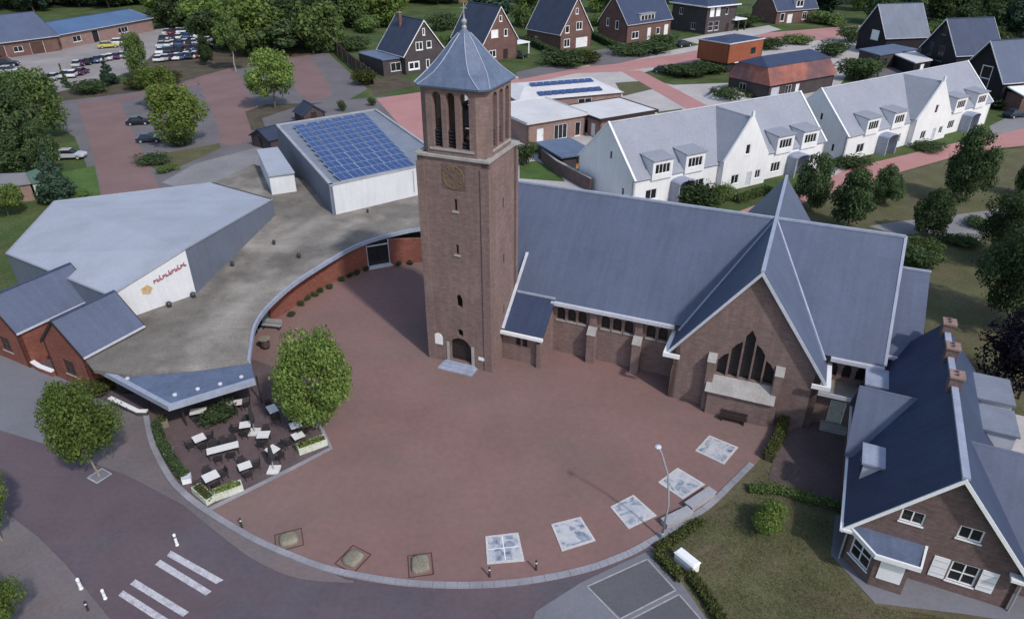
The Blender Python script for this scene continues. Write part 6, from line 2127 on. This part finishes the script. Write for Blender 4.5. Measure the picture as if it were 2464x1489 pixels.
rows = [('back row', (402, 84), (478, 74), 9), ('second row', (392, 98), (492, 88), 11), ('third row', (388, 113), (498, 104), 12),
        ('fourth row', (385, 129), (500, 120), 12), ('front row', (384, 147), (492, 138), 11), ('row by the leafy tree', (186, 160), (300, 138), 8), ('row along the fence', (70, 205), (200, 180), 7)]
ords = 'first second third fourth fifth sixth seventh eighth ninth tenth eleventh twelfth'.split()
pal = ['white', 'silver', 'navy', 'black', 'white', 'blue', 'silver', 'red', 'white', 'navy', 'silver', 'black', 'purple']
for rn, a, b, n in rows:
    for k in range(n):
        t_ = k / (n - 1)
        c_ = random.choice(pal)
        car('%s car, %s from left, %s of the car yard' % (c_, ords[k], rn), (a[0] + (b[0] - a[0]) * t_ + random.uniform(-1.5, 1.5), a[1] + (b[1] - a[1]) * t_ + random.uniform(-1, 1)), R(100) + random.uniform(-.2, .2) + (math.pi if random.random() < .4 else 0), 'car_' + c_, 1.12)
heap('white rubble heap on the pale yard behind the white terrace', (1745, 232), 9, 7, 1.2, 'tarp_white', 65)
# dark timber fence left of the dark brick house
fn_ = thing('timber_fence', 'dark timber fence with posts beside the blue roofed extension', 'fence', P(830, 120))
fpts = [P(808, 128), P(852, 168), P(900, 205)]
for a, b in zip(fpts, fpts[1:]):
    n = 7
    for k in range(n):
        p, q = a.lerp(b, k / n + 0.01), a.lerp(b, (k + 1) / n - 0.01)
        band([p[:2], q[:2]], -0.04, 0.04, 0.1, 3.2).local(fn_).build('fence_panel', 'brick_dark' if k % 2 else 'soil', fn_)
    for k in range(0, n + 1, 2):
        p = a.lerp(b, k / n)
        MB().box(p.x - 0.1, p.x + 0.1, p.y - 0.1, p.y + 0.1, 0, 3.5).local(fn_).build('post', 'wood_brown', fn_)

# ================================================================== TERRACE FURNITURE
def table(label, px, rz, w=0.95, d=0.95, h=0.76):
    p = P(px[0], px[1], h)
    t = thing('terrace_table', label, 'table', (p.x, p.y, 0.07), rz, 'terrace tables')
    tp = MB().box(-w / 2, w / 2, -d / 2, d / 2, h - 0.06, h).build('table_top', 'table_top', t)
    for sx in (-1, 1):
        for sy in (-1, 1):
            MB().box(sx * (w / 2 - 0.1) - 0.03, sx * (w / 2 - 0.1) + 0.03, sy * (d / 2 - 0.1) - 0.03, sy * (d / 2 - 0.1) + 0.03, 0, h - 0.061).build('leg', 'metal_dark', t)
    return t, p


CH0 = None


def chair(loc, rz, label):
    global CH0
    if CH0 is None:
        c = thing('terrace_chair', label, 'chair', loc, rz, 'terrace chairs')
        MB().box(-0.25, 0.25, -0.25, 0.25, 0.42, 0.48).build('seat', 'rattan', c)
        MB().hexa([(-0.25, 0.22, 0.48), (0.25, 0.22, 0.48), (0.25, 0.27, 0.48), (-0.25, 0.27, 0.48),
                   (-0.23, 0.3, 0.92), (0.23, 0.3, 0.92), (0.23, 0.34, 0.92), (-0.23, 0.34, 0.92)]).build('backrest', 'rattan', c)
        for sx in (-1, 1):
            MB().box(sx * 0.27 - 0.025, sx * 0.27 + 0.025, -0.22, 0.26, 0.64, 0.68).build('armrest', 'rattan', c)
            for sy in (-1, 1):
                MB().box(sx * 0.22 - 0.02, sx * 0.22 + 0.02, sy * 0.22 - 0.02, sy * 0.22 + 0.02, 0, 0.42).build('leg', 'metal_dark', c)
        CH0 = c
        return c
    return dup(CH0, loc, rz, label, 'terrace chairs')


TB = [('square white table nearest the hedge on the left of the terrace', (479, 1054), 40, .95, .95, [0, 1, 3]),
      ('long white table in the middle of the terrace', (536, 1078), 24, 2.5, .8, []),
      ('square white table behind the long table, right of it', (590, 1022), 14, .95, .85, [0, 2, 3]),
      ('square white table right of the long table', (634, 1046), 4, 1.0, .9, [0, 2]),
      ('tilted white table by the plaza tree trunk', (655, 984), -55, 1.2, .8, [1, 3]),
      ('white table between the plaza tree and the right planter', (717, 1048), 38, .95, .9, [0, 3]),
      ('greyish table in the shade of the plaza tree', (711, 1023), 30, .95, .9, [0, 2]),
      ('white table behind the folded parasol near the plaza kerb', (655, 1082), -35, 1.0, .9, [1, 2]),
      ('square white table in the middle of the lower terrace', (589, 1121), 32, 1.0, .85, [0, 1, 2]),
      ('white table close to the corner planter', (507, 1146), 40, 1.15, 1.0, [0, 1, 2, 3]),
      ('rectangular pale table at the canopy edge on the left', (477, 989), 18, 1.4, .8, [0, 2]),
      ('rectangular pale table at the canopy edge on the right', (563, 970), 16, 1.4, .8, [0, 1, 2])]
for lab, px, rz, w_, d_2, sides in TB:
    w_, d_2 = w_ * 0.9, d_2 * 0.9
    t, p = table(lab, px, R(rz), w_, d_2)
    short = lab.replace('square ', '').replace('rectangular ', '').replace(', right of it', ' right').replace('in the middle of the lower terrace', 'of the lower terrace').replace('on the left of the terrace', '').replace(' between the plaza tree and the right planter', ' by the right planter').replace('in the shade of the plaza tree', 'under the plaza tree').replace('near the plaza kerb', '').strip()
    for s_i in sides:
        a = R(rz) + s_i * math.pi / 2
        r_ = (d_2 if s_i % 2 == 0 else w_) / 2 + 0.32
        # chair faces the table
        off = Vector((math.sin(a) * r_ * 1, -math.cos(a) * r_))
        side = ('right' if off.x > 0 else 'left') if abs(off.x) > abs(off.y) else ('far' if off.y > 0 else 'near')
        chair((p.x + off.x, p.y + off.y, 0.07), a + math.pi + random.uniform(-.2, .2), ('chair %s of the ' % dict(right='right', left='left', far='behind', near='before')[side]).replace('behind of', 'behind').replace('before of', 'before') + short)
p = P(536, 1078, 0.7)
for k, (dx, dy) in enumerate(((-0.6, 0.78), (0.1, 0.8), (0.75, 0.78), (-0.4, -0.78), (0.5, -0.78))):
    o = Matrix.Rotation(R(24), 2) @ Vector((dx, dy))
    chair((p.x + o.x, p.y + o.y, 0.07), R(24) + (0 if dy > 0 else math.pi) + random.uniform(-.25, .25), 'dark chair at the long white table, ' + ('far side left', 'far side middle', 'far side right', 'near side left', 'near side right')[k])


def planter(label, px, rz, w, d, h, m, leaf):
    p = P(*px)
    t = thing('planter', label, 'planter', (p.x, p.y, 0.07), rz, 'terrace planters')
    b = MB()
    b.box(-w / 2, w / 2, -d / 2, -d / 2 + 0.08, 0, h)
    b.box(-w / 2, w / 2, d / 2 - 0.08, d / 2, 0, h)
    b.box(-w / 2, -w / 2 + 0.08, -d / 2 + 0.081, d / 2 - 0.081, 0, h)
    b.box(w / 2 - 0.08, w / 2, -d / 2 + 0.081, d / 2 - 0.081, 0, h)
    b.build('box', m, t)
    MB().box(-w / 2 + 0.081, w / 2 - 0.081, -d / 2 + 0.081, d / 2 - 0.081, 0, h - 0.08).build('soil', 'soil', t)
    if leaf:
        rng = np.random.default_rng(int(px[0]))
        cs = [(x, 0, h) for x in np.arange(-w / 2 + 0.25, w / 2 - 0.2, 0.3)]
        me = leaf_mesh('plants', [leaf_cloud(cs, [d * 0.5] * len(cs), int(500 * w), 0.11, int(px[0]), squash=0.8)], leaf)
        o = bpy.data.objects.new('plants', me)
        COL.objects.link(o)
        o.parent = t
    return t


planter('long planter with olive plants at the terrace corner by the kerb', (492, 1196), R(-40), 2.0, 0.7, 0.5, 'planter_pale', 'leaf_olive')
planter('pale planter with light plants at the lower terrace edge', (552, 1188), R(30), 1.9, 0.7, 0.6, 'planter_pale', 'leaf_yellow')
planter('pale planter with yellow plants at the right terrace edge', (752, 1078), R(32), 2.2, 0.8, 0.6, 'planter_pale', 'leaf_yellow')
planter('tan planter at the terrace corner below the canopy', (393, 1022), R(-60), 1.2, 0.8, 0.6, 'boulder', 'leaf_olive')
planter('dark planter trough under the plaza tree', (725, 1012), R(-45), 2.6, 0.6, 0.6, 'metal_dark', 'leaf_dark')


def parasol(label, px, h=2.6):
    p = P(*px)
    t = thing('folded_parasol', label, 'parasol', (p.x, p.y, 0.07))
    MB().box(-0.42, 0.42, -0.42, 0.42, 0, 0.14).build('foot', 'table_top', t)
    MB().tube([(0, 0, 0.14), (0, 0, h)], 0.035, 8).build('pole', 'metal_grey', t)
    MB().lathe([(0.05, 0.95), (0.16, 1.0), (0.2, 1.35), (0.14, 2.0), (0.07, h - 0.05), (0.03, h + 0.05)], 9, (0, 0)).build('canopy', 'metal_dark', t)
    return t


parasol('folded grey parasol with white foot at the lower terrace kerb', (660, 1133))
parasol('folded dark parasol near the middle of the terrace', (614, 1042))
for lab, px in (('white cube light at the terrace kerb, upper', (409, 1098)), ('white cube light at the terrace kerb, lower', (452, 1160))):
    p = P(*px)
    t = thing('cube_light', lab, 'lantern', (p.x, p.y, 0.07), R(20))
    MB().box(-0.3, 0.3, -0.3, 0.3, 0.04, 0.5).build('shade', 'paint_white', t)
    MB().box(-0.24, 0.24, -0.24, 0.24, 0, 0.039).build('foot', 'metal_dark', t)
    MB().box(-0.32, 0.32, -0.32, 0.32, 0.501, 0.55).build('lid', 'trim_grey', t)


def bench(label, px, rz, L_=1.9, m='wood_brown', z=0.06):
    p = P(*px)
    t = thing('bench', label, 'bench', (p.x, p.y, z), rz, 'benches')
    for k in range(4):
        MB().box(-L_ / 2, L_ / 2, -0.24 + k * 0.125, -0.24 + k * 0.125 + 0.1, 0.42, 0.47).build('seat_slat', m, t)
    for k in range(3):
        MB().hexa([(-L_ / 2, 0.27 + k * 0.03, 0.54 + k * 0.14), (L_ / 2, 0.27 + k * 0.03, 0.54 + k * 0.14), (L_ / 2, 0.31 + k * 0.03, 0.54 + k * 0.14), (-L_ / 2, 0.31 + k * 0.03, 0.54 + k * 0.14),
                   (-L_ / 2, 0.29 + k * 0.03, 0.64 + k * 0.14), (L_ / 2, 0.29 + k * 0.03, 0.64 + k * 0.14), (L_ / 2, 0.33 + k * 0.03, 0.64 + k * 0.14), (-L_ / 2, 0.33 + k * 0.03, 0.64 + k * 0.14)]).build('back_slat', m, t)
    for sx in (-1, 1):
        x = sx * (L_ / 2 - 0.2)
        MB().box(x - 0.04, x + 0.04, -0.22, 0.24, 0, 0.415).build('leg', 'metal_dark', t)
        MB().hexa([(x - 0.03, 0.24, 0.3), (x + 0.03, 0.24, 0.3), (x + 0.03, 0.27, 0.3), (x - 0.03, 0.27, 0.3), (x - 0.03, 0.38, 0.95), (x + 0.03, 0.38, 0.95), (x + 0.03, 0.41, 0.95), (x - 0.03, 0.41, 0.95)]).build('back_support', 'metal_dark', t)
    return t


bench('dark brown bench in front of the gable window plinth', (1762, 1016), PSI, 2.1, 'wood_dark')
bench('grey slatted bench by the green entrance of the curved building', (655, 792), R(-10), 2.0, 'metal_grey')
p = P(640, 838)
t = thing('barrel_table', 'round wooden barrel table near the curved building entrance', 'table', (p.x, p.y, 0.06))
MB().lathe([(0.34, 0), (0.42, 0.3), (0.44, 0.5), (0.42, 0.7), (0.34, 1.0)], 14).build('barrel', 'wood_brown', t, smooth=True)
MB().lathe([(0.55, 1.001), (0.55, 1.06)], 18).build('table_top', 'boulder', t)
for z in (0.25, 0.75):
    MB().lathe([(0.425, z), (0.435, z + 0.02), (0.435, z + 0.06), (0.42, z + 0.08)], 14).build('hoop', 'metal_dark', t)

# ================================================================== PLAZA: PICTURE SLABS, BOULDERS, POSTS, LAMP
def art_mat(name, seed):
    m = bpy.data.materials.new(name)
    m.use_nodes = True
    n, l = m.node_tree.nodes, m.node_tree.links
    b = n['Principled BSDF']
    b.inputs['Roughness'].default_value = 0.6
    tc = n.new('ShaderNodeTexCoord')
    mp = n.new('ShaderNodeMapping')
    mp.inputs['Location'].default_value = (seed * 3.7, seed * 1.3, 0)
    l.new(tc.outputs['Object'], mp.inputs['Vector'])
    t1 = n.new('ShaderNodeTexNoise')
    t1.inputs['Scale'].default_value = 1.3
    t1.inputs['Detail'].default_value = 8
    t1.inputs['Distortion'].default_value = 1.2
    l.new(mp.outputs[0], t1.inputs['Vector'])
    cr_ = n.new('ShaderNodeValToRGB')
    e = cr_.color_ramp.elements
    e[0].position, e[0].color = 0.30, (0.10, 0.13, 0.19, 1)
    e[1].position, e[1].color = 0.66, (0.50, 0.49, 0.48, 1)
    x = e.new(0.42)
    x.color = (0.26, 0.29, 0.34, 1)
    x = e.new(0.52)
    x.color = (0.42, 0.43, 0.47, 1)
    l.new(t1.outputs['Fac'], cr_.inputs['Fac'])
    l.new(cr_.outputs[0], b.inputs['Base Color'])
    M[name] = m


mat('slab_frame', (0.50, 0.48, 0.48), 0.8, 0.15, 1.0, 0.15, 8, 0.2)
arts = [('picture slab nearest the middle of the kerb, divided into panes', [(1168, 1292), (1247, 1283), (1262, 1351), (1172, 1359)]),
        ('second picture slab from the middle of the kerb', [(1326, 1263), (1397, 1245), (1433, 1302), (1352, 1328)]),
        ('third picture slab, left of the lamp post foot', [(1468, 1221), (1524, 1192), (1580, 1242), (1512, 1274)]),
        ('fourth picture slab, behind the lamp post', [(1583, 1162), (1630, 1127), (1696, 1167), (1642, 1203)]),
        ('picture slab nearest the church bench', [(1672, 1086), (1706, 1049), (1776, 1078), (1742, 1119)])]
for k, (lab, q) in enumerate(arts):
    pts = [P(x, y) for x, y in q]
    c = sum(pts, Vector()) / 4
    e = pts[1] - pts[0]
    rz = math.atan2(e.y, e.x)
    t = thing('picture_slab', lab, 'ground art', (c.x, c.y, 0), rz, 'painted slabs on the plaza')
    art_mat('art_%d' % k, k + 1)
    MB().prism([(p.x, p.y) for p in pts], 0.04, 0.11).local(t).build('frame', 'slab_frame', t)
    MB().prism([(c.x + (p.x - c.x) * 0.86, c.y + (p.y - c.y) * 0.86) for p in pts], 0.112, 0.118).local(t).build('picture', 'art_%d' % k, t)
    if k == 0:
        lo = [c.lerp(p, 0.86) for p in pts]
        for s_ in (0.5,):
            a, b = lo[0].lerp(lo[3], s_), lo[1].lerp(lo[2], s_)
            band([a[:2], b[:2]], -0.03, 0.03, 0.119, 0.124).local(t).build('bar', 'paint_white', t)
            a, b = lo[0].lerp(lo[1], s_), lo[3].lerp(lo[2], s_)
            band([a[:2], b[:2]], -0.03, 0.03, 0.125, 0.13).local(t).build('bar', 'paint_white', t)
for k, (lab, px, w_) in enumerate((('tan boulder nearest the terrace corner', (696, 1300), 1.25), ('tan boulder in the middle of the three at the kerb', (850, 1346), 1.3), ('tan boulder nearest the picture slabs', (1012, 1360), 1.35))):
    p = P(*px)
    t = thing('boulder', lab, 'boulder', (p.x, p.y, 0.055), R(20 + 40 * k), 'boulders by the kerb')
    rng = np.random.default_rng(70 + k)
    mb = MB()
    nn, mm = 14, 8
    off = rng.random((mm, nn)) * 0.10
    for i in range(mm):
        th = math.pi / 2 * i / (mm - 1)
        for j in range(nn):
            a = 2 * math.pi * j / nn
            sq = 1 / max(abs(math.cos(a)), abs(math.sin(a))) ** 0.8
            r_ = w_ / 2 * (math.cos(th) ** 0.25) * sq * (0.95 + off[i, j] * 0.8) if i < mm - 1 else 0.0
            mb.v.append((r_ * math.cos(a), r_ * math.sin(a) * 0.85, 0.3 * math.sin(th) + off[i, j] * 0.25))
    for i in range(mm - 1):
        for j in range(nn):
            mb.f.append((i * nn + j, i * nn + (j + 1) % nn, (i + 1) * nn + (j + 1) % nn, (i + 1) * nn + j))
    mb.build('stone', 'boulder', t, smooth=True)
    fr = MB()
    band([(-0.85, -0.75), (0.85, -0.75), (0.85, 0.75), (-0.85, 0.75), (-0.85, -0.75)], -0.04, 0.04, 0, 0.03, fr)
    fr.build('ground_frame', 'wood_brown', t)
lp_ = P(1592, 1296)
lamp = thing('street_lamp', 'tall curved grey street lamp standing between the picture slabs and hedge', 'street lamp', (lp_.x, lp_.y, 0.03))
MB().lathe([(0.14, 0), (0.14, 0.5), (0.1, 0.55)], 10).build('base', 'metal_grey', lamp)
hd = P(1583, 1076, 7.6) - lp_
MB().tube([(0, 0, 0.5), (hd.x * 0.0 + 0.12, 0.0, 3.0), (hd.x * 0.4 + 0.25, hd.y * 0.3, 5.4), (hd.x * 0.75, hd.y * 0.75, 7.2), (hd.x, hd.y, 7.65)], [0.075, 0.07, 0.06, 0.05, 0.04], 8).build('pole', 'metal_grey', lamp, smooth=True)
MB().lathe([(0.04, 7.72), (0.2, 7.67), (0.22, 7.6), (0.16, 7.53), (0.04, 7.5)], 12, (hd.x, hd.y)).build('lantern', 'trim_grey', lamp, smooth=True)
# concrete bench blocks, cabinet
for lab, a, b in (('concrete bench block nearer the church, beside the lawn', (1655, 1228), (1712, 1190)), ('concrete bench block nearer the lamp post', (1597, 1268), (1658, 1238))):
    a, b = P(*a), P(*b)
    c = (a + b) / 2
    t = thing('concrete_bench', lab, 'bench', (c.x, c.y, 0.05), math.atan2(b.y - a.y, b.x - a.x), 'concrete benches')
    L_ = (b - a).length
    MB().box(-L_ / 2, L_ / 2, -0.3, 0.3, 0.0, 0.4).build('block', 'stone', t)
    MB().box(-L_ / 2 - 0.04, L_ / 2 + 0.04, -0.35, 0.35, 0.401, 0.5).build('seat', 'concrete', t)
p = P(1650, 1364)
cab = thing('utility_cabinet', 'white utility cabinet standing at the hedge by the parking bays', 'cabinet', (p.x, p.y, 0.02), R(-52))
MB().box(-0.75, 0.75, -0.3, 0.3, 0.1, 0.85).build('cabinet_body', 'paint_white', cab)
MB().hexa([(-0.8, -0.36, 0.851), (0.8, -0.36, 0.851), (0.8, 0.36, 0.851), (-0.8, 0.36, 0.851), (-0.7, -0.25, 0.97), (0.7, -0.25, 0.97), (0.7, 0.25, 0.97), (-0.7, 0.25, 0.97)]).build('lid', 'paint_white', cab)
MB().box(-0.7, 0.7, -0.26, 0.26, 0.0, 0.099).build('plinth', 'concrete', cab)
for x in (-0.37, 0.37):
    MB().box(x - 0.34, x + 0.34, -0.318, -0.302, 0.15, 0.82).build('door', 'render_white', cab)


def post(label, px, h, m, r=0.06, cap=None, z=0.05):
    p = P(*px)
    t = thing('bollard', label, 'bollard', (p.x, p.y, z))
    MB().lathe([(r * 1.3, 0), (r * 1.3, 0.06), (r, 0.1), (r, h - 0.1), (r * 1.1, h - 0.06), (r * 0.6, h)], 10).build('shaft', m, t)
    MB().lathe([(r * 1.06, h - 0.3), (r * 1.06, h - 0.2)], 10).build('band', cap or 'paint_white', t)
    return t


post('thin dark bollard right of the terrace corner', (583, 1270), 0.9, 'metal_dark')
post('dark bollard under the pane divided picture slab', (1178, 1388), 0.9, 'metal_dark')
post('dark bollard between the first two picture slabs', (1290, 1372), 0.9, 'metal_dark')
post('white bollard at the pavement near the zebra crossing', (427, 1312), 1.0, 'paint_white', 0.09, 'metal_dark')
post('white bollard left of the zebra crossing, farther one', (196, 1416), 0.9, 'paint_white', 0.1, 'trim_grey', 0.03)
post('white bollard left of the zebra crossing, nearer one', (254, 1440), 0.8, 'paint_white', 0.09, 'trim_grey', 0.03)
post('small dark post on the lower left pavement', (212, 1468), 0.8, 'metal_dark', 0.06, None, 0.03)

# ================================================================== SHORT GRASS ON THE NEAR LAWN
lawn_poly = [P(*q).xy for q in [(1600, 1318), (1690, 1248), (1790, 1180), (1835, 1140), (1870, 1110), (1960, 1150), (2000, 1230), (1985, 1330), (2095, 1455), (2300, 1490), (2440, 1500), (2440, 1600), (1800, 1600), (1715, 1489), (1660, 1400)]]


def inside(x, y, poly):
    c = np.zeros(len(x), bool)
    n = len(poly)
    for i in range(n):
        a, b = poly[i], poly[(i + 1) % n]
        c ^= ((a.y > y) != (b.y > y)) & (x < (b.x - a.x) * (y - a.y) / (b.y - a.y + 1e-9) + a.x)
    return c


gx = RNG.uniform(min(p.x for p in lawn_poly), max(p.x for p in lawn_poly), 100000)
gy = RNG.uniform(min(p.y for p in lawn_poly), max(p.y for p in lawn_poly), 100000)
dens_ = 0.5 + 0.5 * np.sin(gx * 1.7 + 2 * np.sin(gy * 0.9)) * np.sin(gy * 1.3 + 1.5 * np.sin(gx * 0.7))
ok = inside(gx, gy, lawn_poly) & (RNG.random(len(gx)) < 0.25 + 0.75 * dens_)
gx, gy = gx[ok], gy[ok]
n = len(gx)
h_ = RNG.uniform(0.03, 0.10, n)
a_ = RNG.uniform(0, 6.28, n)
w_ = 0.018
v = np.zeros((n, 4, 3))
lx, ly = RNG.normal(0, 0.03, n), RNG.normal(0, 0.03, n)
v[:, 0] = np.stack([gx - np.cos(a_) * w_, gy - np.sin(a_) * w_, np.full(n, 0.025)], 1)
v[:, 1] = np.stack([gx + np.cos(a_) * w_, gy + np.sin(a_) * w_, np.full(n, 0.025)], 1)
v[:, 2] = np.stack([gx + np.cos(a_) * w_ * 0.3 + lx, gy + np.sin(a_) * w_ * 0.3 + ly, 0.03 + h_], 1)
v[:, 3] = np.stack([gx - np.cos(a_) * w_ * 0.3 + lx, gy - np.sin(a_) * w_ * 0.3 + ly, 0.03 + h_], 1)
leafmat('grass_blade', (0.10, 0.108, 0.05), (0.165, 0.16, 0.08))
go_ = bpy.data.objects.new('grass', leaf_mesh('grass', [(v.reshape(-1, 3), np.arange(4 * n).reshape(-1, 4))], 'grass_blade'))
COL.objects.link(go_)
go_['kind'] = 'stuff'
tag(go_, 'short dull grass on the lawn before the brick house', 'grass')
